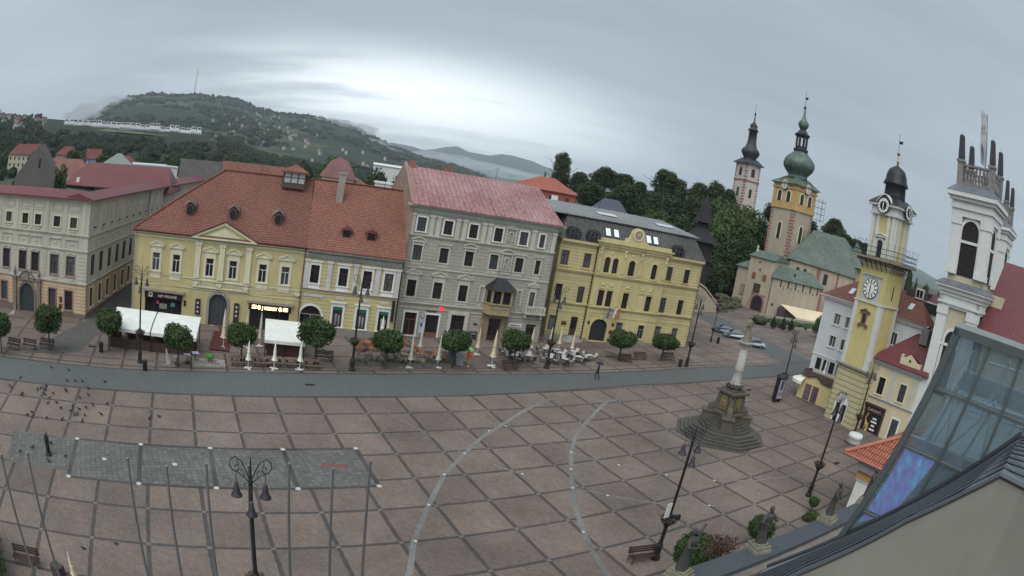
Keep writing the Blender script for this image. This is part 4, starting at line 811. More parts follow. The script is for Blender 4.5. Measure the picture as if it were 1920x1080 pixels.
b = MB(F2)
for k in range(5): b.lathe([(2.3 - k * .35, 1.0), (2.3 - k * .35, 1.55 + k * .14)], (3.95, -.0), 24)
b.build('entrance_steps', mat('pale_step_stone', (.30, .29, .27), .9, .2, 3), T)
downpipe(T, F2, 5.25, 1.8, 14.3, -.18, IRON); downpipe(T, F2, L2 - .15, 1.8, 14.4, -.2, mat('brown_pipe', (.12, .06, .04), .6))
b = MB(F2)
for x, z in ((2.5, 3.85), (9.35, 3.4)): b.box(x - .35, x + .35, -.5 if x > 5 else -.07, -.39 if x > 5 else 0, z - .25, z + .25)
for x, z in ((5.85, 4.4), (9.5, 4.45)): b.xz([(x + .2 * math.cos(PI * k / 5), z + .26 * math.sin(PI * k / 5)) for k in range(10)], -.5, -.39)
b.each('plaque', mat('dark_red_plaque', (.10, .03, .025), .5), T)
# flags over the portal
for k, (x, c_) in enumerate(((8.1, ((.10, .13, .28), 'blue flag drooping from the yellow facade over the arched portal')), (9.0, ((.62, .60, .60), 'white flag drooping between the blue and the red flag on the yellow facade')), (9.6, ((.45, .12, .10), 'red and white flag drooping right of the white flag on the yellow facade')))):
    T2 = thing('flag', c_[1], 'flag', (F2 @ Vector((x, -.5, 6.2))), 'flags on the yellow facade')
    b = MB(F2); b.tube([(x, -.42, 5.9), (x + .1, -1.6, 7.0)], .03, 6); b.build('flagpole', FRW, T2)
    b = MB(F2); P = [(x + .1, -1.55, 7.0), (x + .06, -1.2, 6.6)]; n = 6
    vs = []
    for i in range(n + 1):
        t = i / n
        for j in (0, 1, 2, 3): vs.append((x - .15 + j * .13 + .05 * math.sin(3 * t + j), -1.5 + .35 * t + .08 * math.sin(j * 2.2 + 2 * t), 6.95 - 1.45 * t - j * .05))
    b.mesh(vs, [(4 * i + j, 4 * i + j + 1, 4 * i + 4 + j + 1, 4 * i + 4 + j) for i in range(n) for j in range(3)]); b.build('cloth', mat('flag_%d' % k, c_[0], .9, .1), T2)
# ================= right side =================
oR = (38.32, 63.03); FR = fr(oR, -60)          # front line of the clock tower
# tower axis and its own frame
FT = fr((38.4, 63.0), -66)
T = thing('clock_tower', 'tall yellow clock tower with white clock face, iron gallery and black domed cap', 'tower', (41.3, 61.9, 1.8))
BW = 4.75
YT = mat('yellow_tower_plaster', (.50, .43, .19), .9, .10, 1.0, .1); YTR = mat('tower_rusticated_base', (.46, .42, .25), .9, .1, 1.2, .4, pattern=bricks(30, .62, .05, (.45, .42, .35), 0, 1))
b = MB(FT); wall(b, -.1, BW, .5, 8.5, [(2.0, 3.3, 2.3, 4.6, 'a')], depth=.5); b.poly([(-.1, 0, .5), (-.1, BW, .5), (-.1, BW, 8.5), (-.1, 0, 8.5)]); b.poly([(BW, 0, .5), (BW, BW, .5), (BW, BW, 8.5), (BW, 0, 8.5)]); b.build('base', YTR, T)
b = MB(FT); b.xz(arch_pts(2.0, 1.2, 2.3, 4.4), .2, .35); o = b.build('portal_panel', WHT, T)
b = MB(FT); b.box(1.25, 1.75, .12, .2, 1.5, 4.2); b.box(2.3, 2.85, .12, .2, 2.2, 4.2); b.build('pane', GLASS, o)
b = MB(FT); cornice(b, -.1, BW, 8.4, [(.15, .12), (.2, .3)]); b.box(-.35, BW + .25, BW, BW + .3, 8.4, 8.75); b.box(BW, BW + .3, 0, BW, 8.4, 8.75)
b.build('base_ledge', mat('grey_ledge_stone', (.2, .19, .17), .9, .2), T)
x0, x1 = .08, 4.3
b = MB(FT); b.box(x0, x1, .15, 4.4, 8.5, 21.0); b.build('shaft', YT, T)
b = MB(FT)
for x in (x0, x1 - .55): b.box(x - .03, x + .55, .07, .16, 8.75, 16.1)
for y in (.15, 3.85): b.box(x1 - .05, x1 + .08, y, y + .55, 8.75, 16.1)
b.box(x0 - .15, x1 + .15, 0, 4.5, 16.1, 16.3); b.box(x0 - .08, x1 + .1, .05, 4.4, 20.3, 20.5)
b.build('shaft_trim', mat('pale_grey_trim', (.52, .53, .50), .9), T)
def clockface(b2, F, xc, zc, r, y, parent, sq=True, white=True):
    W_ = mat('clock_white', (.72, .72, .69), .6, .05); K_ = IRON
    if sq:
        b = MB(F); b.box(xc - r * 1.28, xc + r * 1.28, y - .05, y + .06, zc - r * 1.28, zc + r * 1.28); b.box(xc - r * 1.4, xc + r * 1.4, y - .2, y + .06, zc + r * 1.28, zc + r * 1.38); b.build('clock_panel', mat('grey_clock_panel', (.42, .43, .42), .9, .15, 3), parent)
    def disc(rr, ya, yb, m_, nm, par, n=28):
        b = MB(F); b.xz([(xc + rr * math.cos(2 * PI * k / n), zc + rr * math.sin(2 * PI * k / n)) for k in range(n)], ya, yb); return b.build(nm, m_, par)
    c = disc(r * 1.06, y - .12, y, K_, 'clock', parent); 
    if white: disc(r * .98, y - .15, y - .12, W_, 'clock_face', c)
    if not white: disc(r * .98, y - .145, y - .12, W_, 'clock_rim', c); disc(r * .62, y - .17, y - .15, K_, 'clock_centre', c)
    b = MB(F)
    for k in range(12):
        a = PI * k / 6; ca, sa = math.cos(a), math.sin(a)
        for s in ((-1, 0, 1) if white else (0,)):
            t = s * r * .055; p = lambda q, e: (xc + q * sa + (t + e) * ca, zc + q * ca - (t + e) * sa)
            b.xz([p(r * .64, -.018 * r), p(r * .93, -.018 * r), p(r * .93, .018 * r), p(r * .64, .018 * r)], y - .17, y - .15)
    for k in range(24):
        a, a2 = 2 * PI * k / 24, 2 * PI * (k + 1) / 24; q1, q2 = r * .55, r * .58
        b.xz([(xc + q1 * math.cos(a), zc + q1 * math.sin(a)), (xc + q2 * math.cos(a), zc + q2 * math.sin(a)), (xc + q2 * math.cos(a2), zc + q2 * math.sin(a2)), (xc + q1 * math.cos(a2), zc + q1 * math.sin(a2))], y - .165, y - .15)
    b.build('clock_numerals', K_ if white else K_, c)
    b = MB(F); hm = K_ if white else W_
    b.xz([(xc - .05, zc - .2), (xc + .05, zc - .2), (xc + .03, zc + r * .8), (xc - .03, zc + r * .8)], y - .21, y - .18); b.xz([(xc - .07, zc + .2), (xc + .07, zc + .2), (xc + .03, zc - r * .55), (xc - .03, zc - r * .55)], y - .24, y - .21); b.build('clock_hands', hm, c)
clockface(None, FT, 2.15, 17.75, 1.12, .14, T)
b = MB(FT)
b.box(1.85, 2.3, .05, .16, 13.75, 14.75); b.build('niche', BLK, T)
b = MB(FT); ring(b, 2.08, 13.75, .5, 1.1, .12, .0, .16, True); pediment(b, 2.08, 15.0, 1.5, .35, .0, .16); b.box(1.5, 2.7, -.1, .16, 13.55, 13.72); b.box(1.3, 1.7, -.05, .16, 13.3, 13.6); b.box(2.5, 2.9, -.05, .16, 13.3, 13.6); b.build('niche_frame', mat('brown_carved_frame', (.18, .12, .07), .9, .3, 5), T)
b = MB(FT); b.box(x1 - .02, x1 + .04, 2.2, 2.4, 17.0, 18.6); b.build('slit_window', BLK, T)
# gallery
gx, gy_, G0 = 2.2, 2.3, 3.25
b = MB(FT); b.box(gx - G0, gx + G0, gy_ - G0 + .0, gy_ + G0, 21.0, 21.22); b.box(gx - G0 + .5, gx + G0 - .5, gy_ - G0 + .5, gy_ + G0 - .5, 20.7, 21.0); b.build('gallery_floor', mat('gallery_stone', (.22, .2, .15), .9), T)
b = MB(FT)
for s in range(6):
    t = -1.9 + s * .76
    for (px, py, dx, dy) in ((gx + t, gy_ - 2.2, 0, -1), (gx + 2.2, gy_ + t, 1, 0), (gx + t, gy_ + 2.2, 0, 1), (gx - 2.2, gy_ + t, -1, 0)): b.tube([(px, py, 19.9), (px + dx * .35, py + dy * .35, 20.3), (px + dx * .9, py + dy * .9, 20.95)], .05, 5)
b.each('bracket', IRON, T)
b = MB(FT); RL = G0 - .05
for z in (21.35, 21.8, 22.35): 
    for a_, c_ in (((-1, -1), (1, -1)), ((1, -1), (1, 1)), ((1, 1), (-1, 1)), ((-1, 1), (-1, -1))): b.tube([(gx + a_[0] * RL, gy_ + a_[1] * RL, z), (gx + c_[0] * RL, gy_ + c_[1] * RL, z)], .035, 5)
for k in range(22):
    t = -RL + 2 * RL * k / 21
    for (px, py) in ((gx + t, gy_ - RL), (gx + t, gy_ + RL), (gx - RL, gy_ + t), (gx + RL, gy_ + t)):
        b.tube([(px, py, 21.22), (px, py, 22.35)], .016, 4)
        if k % 3 == 0:
            dx, dy = (0, -1 if py < gy_ else 1) if abs(abs(py - gy_) - RL) < .01 else (-1 if px < gx else 1, 0); b.tube([(px, py, 22.3), (px + dx * .25, py + dy * .25, 22.7), (px + dx * .12, py + dy * .12, 23.1), (px - dx * .1, py - dy * .1, 22.9)], .02, 4)
b.build('gallery_railing', IRON, T)
# upper octagon-ish drum
u0, u1 = .35, 4.05
b = MB(FT); b.box(u0, u1, .45, 4.15, 21.2, 26.4); b.build('upper_shaft', YT, T)
TRM = mat('pale_grey_trim', (.52, .53, .50)); b = MB(FT)
for x in (u0, u0 + .75, u1 - 1.25, u1 - .5): b.box(x, x + .5, .3, .46, 21.3, 26.2)
for y in (.5, 1.25, 2.8, 3.6): b.box(u1 - .02, u1 + .13, y, y + .5, 21.3, 26.2)
b.box(u0 - .35, u1 + .35, .1, 4.5, 26.2, 26.5); b.box(u0 - .2, u1 + .2, .25, 4.35, 26.5, 27.2); b.box(u0 - .55, u1 + .55, -.1, 4.7, 27.2, 27.5)
for s in ('f',):
    seghood(b, 2.2, 27.4, 2.6, 1.1, -.15, .5)
ring(b, 2.2, 21.4, .9, 2.0, .2, .2, .46, True); pediment(b, 2.2, 23.75, 1.6, .35, .15, .46)
b.build('upper_trim', TRM, T)
b = MB(FT); b.box(1.8, 2.6, .38, .46, 21.4, 23.2); b.build('gallery_door', BLK, T)
clockface(None, FT, 2.2, 27.25, .85, -.05, T, False, False)
FT2 = FT @ Matrix.Translation((4.6, 0.2, 0)) @ Matrix.Rotation(R(90), 4, 'Z'); clockface(None, FT2, 2.1, 27.25, .85, -.12, T, False, False)
b = MB(FT)
b.mesh([(u0 - .65, -.2, 27.5), (u1 + .65, -.2, 27.5), (u1 + .65, 4.8, 27.5), (u0 - .65, 4.8, 27.5), (.8, .9, 28.5), (3.6, .9, 28.5), (3.6, 3.7, 28.5), (.8, 3.7, 28.5)], [(0, 1, 5, 4), (1, 2, 6, 5), (2, 3, 7, 6), (3, 0, 4, 7), (3, 2, 1, 0)])
b.smooth = True; b.lathe([(1.55, 28.3), (1.5, 28.8), (1.42, 30.0), (1.75, 30.1), (1.72, 30.25), (1.5, 30.7), (1.45, 31.2), (1.15, 31.9), (.6, 32.3), (.15, 32.5), (.1, 32.8)], (2.2, 2.3), 16); b.build('dome', BLK, T)
b = MB(FT); b.lathe([(.05, 32.7), (.22, 32.95), (.05, 33.2), (.05, 33.7), (.3, 33.95), (.05, 34.2)], (2.2, 2.3), 10); b.build('finial_ball', mat('gilt_ball', (.35, .26, .10), .4, .2, 3, 0, .5, .7), T)
b = MB(FT); b.tube([(2.2, 2.3, 34.1), (2.2, 2.3, 36.5)], .03, 5); b.box(2.2, 2.8, 2.28, 2.32, 35.2, 35.55); b.build('weather_vane', IRON, T)

# white corner house behind the tower with its red roof, and the low annex in front of it
T = thing('white_house', 'white plastered house behind the clock tower with red tiled roof and roof windows', 'house', (38.0, 60, 2.0))
BW_ = mat('cool_white_plaster', (.55, .57, .58), .9, .06, 1)
b = MB(FR); wall(b, -7.55, 9.0, 0, 15.0, [(-4.95, 12.65, 1.05, 1.4, 'r'), (-3.0, 12.65, 1.05, 1.4, 'r'), (-4.9, 9.8, 1.05, 1.4, 'r'), (-2.95, 9.8, 1.05, 1.4, 'r'), (4.5, 12.6, 1.0, 1.5, 'r')], y=5.5)
b.mesh([(-7.55, 5.5, 0), (-7.55, 15, 0), (-7.55, 15, 15), (-7.55, 5.5, 15), (9, 5.5, 0), (9, 15, 0), (9, 15, 15), (9, 5.5, 15)], [(0, 1, 2, 3), (4, 5, 6, 7), (1, 5, 6, 2)]); b.build('wall', BW_, T)
for x, z, h_ in ((-4.95, 12.65, 1.4), (-3.0, 12.65, 1.4), (-4.9, 9.8, 1.4), (-2.95, 9.8, 1.4), (4.5, 12.6, 1.5)): window(T, FR, x, z, 1.05, h_, FRW, WHT, .1, cross='v', y=5.5)
b = MB(FR); cornice(b, -7.55, 9.0, 14.7, [(.2, .15), (.25, .4), (.12, .6)], y=5.5); cornice(b, -7.55, 0, 7.6, [(.12, .08)], y=5.5); b.build('cornice', WHT, T)
b = MB(FR); gable_roof(b, -8.0, 9.4, 4.9, 9.2, 14.5, 15.3, 18.4, 4.2, 3.4); b.build('roof', TILE, T)
for x in (-4.0, 5.6):
    b = MB(FR); q = 3.1 / 4.3; yb_ = 6.0 if x < 0 else 6.4
    b.mesh([(x - .35, yb_, 15.42 + (yb_ - 4.9) * q), (x + .35, yb_, 15.42 + (yb_ - 4.9) * q), (x + .35, yb_ + 1, 15.42 + (yb_ - 3.9) * q), (x - .35, yb_ + 1, 15.42 + (yb_ - 3.9) * q)], [(0, 1, 2, 3)]); b.build('skylight', mat('pale_skylight', (.5, .53, .55), .2), T)
b = MB(FR); b.box(3.6, 7.2, 8.6, 11.5, 17.0, 18.9); o = b.build('roof_terrace', mat('dark_terrace_screen', (.07, .06, .06), .7, .3, 6), T); b = MB(FR); b.box(5.3, 6.6, 8.2, 8.6, 17.9, 19.2); b.build('terrace_window', FRW, o); b = MB(FR); b.box(5.45, 5.9, 8.15, 8.2, 18.1, 19.0); b.box(6.0, 6.45, 8.15, 8.2, 18.1, 19.0); b.build('pane', GLASS, o)
b = MB(FR); b.box(-7.3, -2, 5.42, 5.5, 2.0, 5.6); b.build('ground_floor_shop', mat('cream_shop_front', (.5, .47, .40), .8), T)
b = MB(FR)
for x in (-6.2, -5.0, -3.9, -2.7): b.box(x - .4, x + .4, 5.38, 5.42, 5.9, 7.3)
b.each('terrace_door', GLASS, T)
T = thing('shop_annex', 'low yellow shop annex with curved parapet and roof terrace beside the clock tower', 'shop', (37.5, 67, 2.0))
b = MB(FR); P = [(-6.9, 0), (-1.4, 0), (-1.4, 4.85), (-2.2, 4.75), (-3.3, 4.8), (-3.9, 5.15), (-4.4, 5.32), (-4.9, 5.2), (-5.6, 4.95), (-6.9, 5.05)]
b.xz(P, 3.03, 3.3); b.box(-6.9, -6.65, 3.3, 5.4, 0, 4.9); b.box(-6.9, -1.4, 3.3, 5.4, 4.5, 4.7); b.build('wall', mat('warm_yellow_plaster', (.56, .46, .24), .9, .08, 1), T)
b = MB(FR)
for i in range(2, 9):
    p, q = P[i], P[i + 1]; b.prism([(p[0], 2.85, p[1]), (q[0], 2.85, q[1]), (q[0], 2.85, q[1] + .16), (p[0], 2.85, p[1] + .16)], (0, .5, 0))
b.build('parapet_coping', mat('dark_brown_coping', (.07, .045, .04), .7), T)
for x in (-5.3, -4.05):
    b = MB(FR); b.box(x - .5, x + .5, 2.96, 3.03, 2.2, 4.15); o = b.build('window', WOODR, T); b = MB(FR); b.box(x - .4, x + .4, 2.92, 2.96, 2.3, 4.05); b.build('pane', mat('shop_poster_glass', (.12, .09, .12), .3, .9, 5), o)
b = MB(FR); b.box(-6.95, -1.4, 2.9, 3.03, 0, 2.1); b.build('plinth', WOODR, T)
b = MB(FR); b.box(-7.0, -1.3, 3.4, 5.4, 5.0, 5.1)
b.box(-6.9, -1.4, 3.35, 3.42, 4.7, 5.75); b.box(-6.9, -6.83, 3.4, 5.4, 4.7, 5.75); b.build('terrace_railing', mat('brown_wicker_screen', (.10, .07, .06), .9, .3, 8), T)
T2 = thing('corner_awning', 'cream folding awning with scalloped edge on the corner of the shop annex', 'awning', FR @ Vector((-7.2, 3.6, 4.6)))
b = MB(FR)
for k in range(8):
    a0, a1 = R(150 + k * 16), R(150 + (k + 1) * 16); c0 = Vector((-6.3, 3.9, 5.2))
    p0 = c0 + Vector((math.cos(a0) * 2.2, math.sin(a0) * 1.9, -.9)); p1 = c0 + Vector((math.cos(a1) * 2.2, math.sin(a1) * 1.9, -.9))
    b.mesh([c0, p0, p1], [(0, 1, 2)]); b.mesh([p0, p1, p1 - Vector((0, 0, .4)), p0 - Vector((0, 0, .35))], [(0, 1, 2, 3)])
b.build('canopy', CANV, T2)

# cream building right of the tower
oC = (FR @ Vector((4.46, 1.32, 0))); FC = fr(oC, -60)
T = thing('cafe_building', 'cream two storey building with ribbed red hip roof and brown cafe front', 'building', (oC.x, oC.y, 1.9))
CRB = mat('cream_plaster', (.54, .47, .32), .9, .1, 1, .1)
b = MB(FC); wall(b, -.1, 7.5, 0, 10.3, [(1.88, 7.55, 1.0, 1.95, 'r'), (5.15, 7.6, 1.0, 2.0, 'r'), (5.45, 3.4, 1.1, 2.4, 'r'), (1.9, 3.4, 3.0, 3.2, 'r')]); shell(b, -.1, 7.5, 9, 0, 10.3); b.build('wall', CRB, T)
for x, z, w_, h_ in ((1.88, 7.55, 1.0, 1.95), (5.15, 7.6, 1.0, 2.0)): window(T, FC, x, z, w_, h_, FRD, CREAM, .13, cross='t')
window(T, FC, 5.45, 3.4, 1.1, 2.4, FRD, WHT, .2, cross='n')
b = MB(FC); cornice(b, -.1, 7.5, 9.75, [(.2, .12), (.2, .3), (.15, .5)], ret=False); cornice(b, -.1, 7.5, 6.0, [(.12, .1), (.1, .2)], ret=False)
for x in (3.45, 6.6, .0): b.box(x - .2, x + .25, -.08, .02, 6.25, 9.75)
b.build('mouldings', mat('pale_blue_grey_trim', (.42, .45, .44), .9), T)
b = MB(FC); ring(b, 1.9, 1.8, 3.0, 3.2, .25, -.2, .03); b.box(.2, 3.6, -.35, .03, 5.1, 5.3); fr_ = b.build('cafe_front', WOOD, T)
b = MB(FC); b.box(.4, 3.4, .05, .12, 4.25, 5.0); sg = b.build('cafe_sign', WOOD, fr_); b = MB(FC); text_bm(b, 'Cukráreň', .52, 2.0, 4.5, -.02, .05); b.build('lettering', mat('pale_gold_letters', (.55, .48, .36), .5), sg)
b = MB(FC); b.box(.45, 3.35, .2, .26, 1.8, 4.25); b.build('pane', GLASS, fr_)
b = MB(FC); b.tube([(1.1, .1, 1.9), (1.3, .1, 2.8), (1.0, .1, 3.5), (1.25, .1, 4.1)], [.05, .22, .1, .16], 6); b.tube([(1.5, .1, 2.0), (1.6, .1, 3.0)], [.2, .1], 6); b.build('window_decoration', mat('gold_pastry_poster', (.42, .28, .10), .7, .5, 6), fr_)
b = MB(FC)
for z, s in ((2.3, .8), (2.75, .5), (3.2, .9), (3.6, .6)): b.box(2.35 - s / 2, 2.35 + s / 2, .12, .16, z, z + .2)
b.build('window_lettering', mat('sign_white', (.75, .74, .72)), fr_)
b = MB(FC); b.box(.1, .5, -.5, -.42, 1.9, 4.7); o = b.build('banner', mat('maroon_banner', (.10, .03, .05), .8), T); b = MB(FC); 
for k in range(6): text_bm(b, 'CAFFE!'[k], .42, .3, 4.15 - k * .42, -.52, .02)
b.build('banner_lettering', CUSH, o)
b = MB(FC); gable_roof(b, -.6, 8.3, -.55, 5.5, 9.6, 10.4, 15.2, 5.4, 1.2); b.build('roof', RMET2, T)
b = MB(FC); b.xz([(3.7, 10.75), (6.8, 10.75), (6.8, 11.3), (6.2, 11.35), (5.1, 12.05), (4.2, 11.5), (4.1, 11.8), (3.7, 11.8)], -.15, .4); b.build('dormer_gable', CRB, T)
b = MB(FC); b.box(5.0, 5.3, -.2, -.15, 11.2, 11.45); b.build('gable_vent', IRON, T); b = MB(FC); b.mesh([(3.6, -.2, 11.6), (6.9, -.2, 11.4), (5.1, -.2, 12.1), (5.1, 2.2, 12.2)], [(0, 2, 3), (2, 1, 3)]); b.build('dormer_roof', RMET2, T)
b = MB(FC); b.box(4.6, 5.8, 2.6, 4.2, 13.2, 15.0); b.build('roof_box', mat('grey_roof_box', (.16, .15, .16), .8), T)
downpipe(T, FC, -.35, 1.9, 10.0, -.3, IRON)
# white party wall behind
T = thing('white_gable_wall', 'plain white stepped gable wall behind the red hip roof', 'building', tuple((FR @ Vector((7, 9, 2)))))
b = MB(FR); b.xz([(4.9, 0), (14, 0), (14, 17.6), (9.2, 17.6), (9.2, 18.0), (6.4, 18.0), (6.2, 17.2), (5.3, 15.2), (4.9, 13.2)], 8.6, 14); b.build('wall', WHT, T)
b = MB(FR); b.box(6.7, 9.1, 8.45, 8.6, 16.6, 17.8); b.build('louvre_band', BLK, T); b = MB(FR); gable_roof(b, 6.2, 9.6, 8.8, 10.6, 14, 18.05, 19.0, 1, 1); b.build('roof', RMET2, T)

# ---- church with twin towers
T = thing('twin_tower_church', 'baroque church with two white and cream louvred belfries and dark red sheet roof', 'church', tuple(FC @ Vector((7.5, 2, 0))))
CHW = mat('church_white', (.58, .60, .58), .9, .08, 1.5); CHY = mat('church_cream_panel', (.47, .43, .31), .9, .1, 1.5); LOUV = mat('dark_louvres', (.028, .022, .022), .8, .2, 3, .8, pattern=rows(.28, .05, .3))
def belfry(F, parent):
    W0, W1 = 7.25, 13.0; cxm = (W0 + W1) / 2; D = W1 - W0
    b = MB(F); b.box(W0 + .4, W1 - .4, .3, D - .3, 0, 29.2); b.build('belfry_core', CHY, parent)
    FSd = F @ Matrix.Translation((W1, 0, 0)) @ Matrix.Rotation(R(90), 4, 'Z') @ Matrix.Translation((-W0, 0, 0))   # right flank
    FSl = F @ Matrix.Translation((W0, D, 0)) @ Matrix.Rotation(R(-90), 4, 'Z') @ Matrix.Translation((-W0, 0, 0))
    for Fq, nm in ((F, 'f'), (FSd, 'r'), (FSl, 'l')):
        b = MB(Fq)
        for x in (W0 + .02, W1 - 1.42):
            b.box(x, x + 1.4, -.02, .5, 0, 18.3); b.box(x - .08, x + 1.48, -.12, .5, 17.4, 18.3); b.box(x, x + 1.4, -.02, .5, 21.9, 28.2); b.box(x - .1, x + 1.5, -.14, .5, 21.9, 22.6); b.box(x - .08, x + 1.48, -.12, .5, 27.3, 28.2)
        b.box(W0, W1, .0, .4, 18.3, 19.5)
        ring(b, cxm, 21.9, 2.5, 6.0, .35, .12, .4, True); ring(b, cxm, 9.0, 2.0, 6.9, .35, .12, .4, True); b.box(cxm - 1.5, cxm + 1.5, .1, .4, 25.4, 25.7); b.box(cxm - 1.6, cxm + 1.6, .06, .4, 14.2, 14.5)
        b.build('belfry_facing', CHW, parent)
        b = MB(Fq); b.xz(arch_pts(cxm, 21.9, 2.5, 6.0), .22, .28); b.xz(arch_pts(cxm, 9.0, 2.0, 6.9), .22, .28); b.build('louvres', LOUV, parent)
    b = MB(F)
    def slab(z0, z1, e): b.box(W0 - e, W1 + e, -e, D + e, z0, z1)
    slab(18.6, 18.85, .2); slab(19.5, 19.9, .15); slab(19.9, 20.35, .4); slab(20.35, 20.6, .75); slab(28.2, 29.0, .1); slab(29.0, 29.5, .3); slab(29.9, 30.3, .5); slab(30.3, 30.8, .85); slab(29.5, 29.9, .15)
    b.build('belfry_cornices', CHW, parent)
    b = MB(F)
    b.mesh([(W0 - .85, -.85, 20.6), (W1 + .85, -.85, 20.6), (W1 + .85, D + .85, 20.6), (W0 - .85, D + .85, 20.6), (W0, 0, 21.2), (W1, 0, 21.2), (W1, D, 21.2), (W0, D, 21.2)], [(0, 1, 5, 4), (1, 2, 6, 5), (2, 3, 7, 6), (3, 0, 4, 7), (4, 5, 6, 7)])
    b.mesh([(W0 - .9, -.9, 30.8), (W1 + .9, -.9, 30.8), (W1 + .9, D + .9, 30.8), (W0 - .9, D + .9, 30.8), (W0 + .1, .1, 31.7), (W1 - .1, .1, 31.7), (W1 - .1, D - .1, 31.7), (W0 + .1, D - .1, 31.7)], [(0, 1, 5, 4), (1, 2, 6, 5), (2, 3, 7, 6), (3, 0, 4, 7), (4, 5, 6, 7)])
    b.build('cornice_roofs', mat('grey_lead_sheet', (.12, .13, .145), .5, .3, 2), parent)
    b = MB(F)
    for x in (W0 + .1, W1 - .95):
        for y in (.1, D - .95): b.box(x, x + .85, y, y + .85, 31.6, 34.4); b.box(x - .12, x + .97, y - .12, y + .97, 34.3, 34.6)
    b.box(W0 + .95, W1 - .95, .3, .7, 31.6, 32.1); b.box(W0 + .95, W1 - .95, .25, .75, 33.9, 34.15); b.box(W0 + .95, W1 - .95, D - .7, D - .3, 33.9, 34.15); b.box(W0 + .3, W0 + .7, .95, D - .95, 33.9, 34.15); b.box(W1 - .7, W1 - .3, .95, D - .95, 33.9, 34.15)
    for k in range(7):
        t = 1.25 + k * .54
        for p in ((W0 + t, .5), (W0 + t, D - .5), (W0 + .5, t), (W1 - .5, t)): b.lathe([(.13, 32.1), (.2, 32.6), (.08, 33.1), (.18, 33.6), (.1, 33.9)], p, 8)
    b.build('balustrade', mat('grey_stone_balustrade', (.20, .19, .18), .95, .3, 3), parent)
    b = MB(F)
    for x in (W0 + .52, W1 - .52):
        for y in (.52, D - .52): b.lathe([(.5, 34.6), (.56, 34.9), (.42, 37.3), (.36, 37.5), (.02, 37.6)], (x, y), 4, .5); b.tube([(x, y, 37.5), (x, y, 38.1)], .015, 4)
    b.each('finial', mat('dark_slate_finial', (.045, .045, .055), .7, .3, 3), parent)
belfry(FC, T)
FC2 = FC @ Matrix.Translation((-2.5, 20.5, 0)); belfry(FC2, T)
b = MB(FC); b.box(9, 15.2, 5, 20, 0, 21); b.box(14.0, 40, 3.0, 22, 0, 17.2); b.build('nave_wall', CHY, T)
b = MB(FC); b.mesh([(13.0, 1.6, 16.9), (42, 1.6, 16.9), (42, 12.0, 25.5), (13.0, 12.0, 25.5), (13.0, 23, 16.9), (42, 23, 16.9)], [(0, 1, 2, 3), (3, 2, 5, 4)]); b.mesh([(13.2, 1.6, 16.8), (13.2, 23, 16.8), (13.2, 12, 25.3)], [(0, 1, 2)]); b.build('nave_roof', RMET2, T)
T2 = thing('banner_flag', 'tall narrow white banner on a pole on top of the near church belfry', 'banner', tuple(FC @ Vector((10.6, 2.8, 31.7))))
b = MB(FC); b.tube([(10.75, 2.8, 31.7), (10.9, 2.8, 41.2)], .06, 6); b.tube([(9.8, 2.8, 41.6), (10.95, 2.8, 41.0)], .04, 5); b.build('pole', POLE, T2)
b = MB(FC); n = 10; b.mesh([(9.85 + j * .33 + .05 * math.sin(i * .8 + j), 2.8 + .12 * math.sin(i * .7 + j), 41.4 - i * .62 - j * .16) for i in range(n + 1) for j in range(4)], [(4 * i + j, 4 * i + j + 1, 4 * i + 5 + j, 4 * i + 4 + j) for i in range(n) for j in range(3)]); cl = b.build('cloth', mat('pale_banner_cloth', (.42, .43, .46), .9, .08), T2)
b = MB(FC); text_bm(b, '21', .75, 10.3, 39.2, 2.6, .02); text_bm(b, 'ROKOV', .22, 10.3, 38.8, 2.6, .02); b.tube([(10.1, 2.62, 37.5), (10.25, 2.62, 36.8), (10.35, 2.62, 36.0), (10.3, 2.62, 35.2)], [.05, .16, .1, .04], 6); b.build('banner_print', mat('banner_dark_print', (.10, .10, .13), .9), cl)

# ---- near corner house with clay roof
oK = (25.6, 37.0); FK = fr(oK, -60)
T = thing('tiled_corner_house', 'low white house with bright clay tiled hip roof behind the glass front', 'house', (26, 36, 1.3))
b = MB(FK); b.box(1.6, 16, .8, 12, 0, 6.4); b.build('wall', WHT, T)
b = MB(FK); b.mesh([(0, 0, 6.9), (16, 0, 6.9), (0, 14, 6.9), (8.0, 8.0, 11.2), (16, 8.0, 11.2), (16, 14, 6.9)], [(0, 1, 4, 3), (0, 3, 2), (2, 3, 4, 5)]); b.mesh([(0, 0, 6.75), (16, 0, 6.75), (16, 14, 6.75), (0, 14, 6.75)], [(3, 2, 1, 0)])
b.build('roof', mat('big_clay_tiles', (.40, .13, .08), .8, .22, 2.5, .9, pattern=bricks(.26, .62, .05, (.3, .28, .28), .0, .8)), T)
b = MB(FK); b.tube([(-.05, -.05, 6.95), (8, 8, 11.3)], .16, 7); b.tube([(0, -.05, 6.85), (16, -.05, 6.85)], .1, 6); b.build('ridge_and_gutter', mat('clay_ridge', (.36, .14, .09), .8, .2, 3), T)
b = MB(FK)
for k in range(9): t = 3.2 + k * .5; b.box(t - .09, t + .09, t - .05, t + .05, 7 + t * .537, 7.35 + t * .537)
b.each('snow_guard', mat('clay_ridge', (.36, .14, .09)), T)
b = MB(FK); b.box(1.4, 16, .3, .8, 6.0, 6.75); b.build('eaves_box', mat('grey_eaves', (.25, .26, .26), .8), T); b = MB(FK); b.box(1.5, 16, .6, .8, 5.3, 6.0); b.build('ochre_band', mat('ochre_band', (.42, .23, .09), .9, .1), T); b = MB(FK); b.box(1.5, 16, .68, .8, 5.15, 5.3); b.build('string_course', WHT, T)
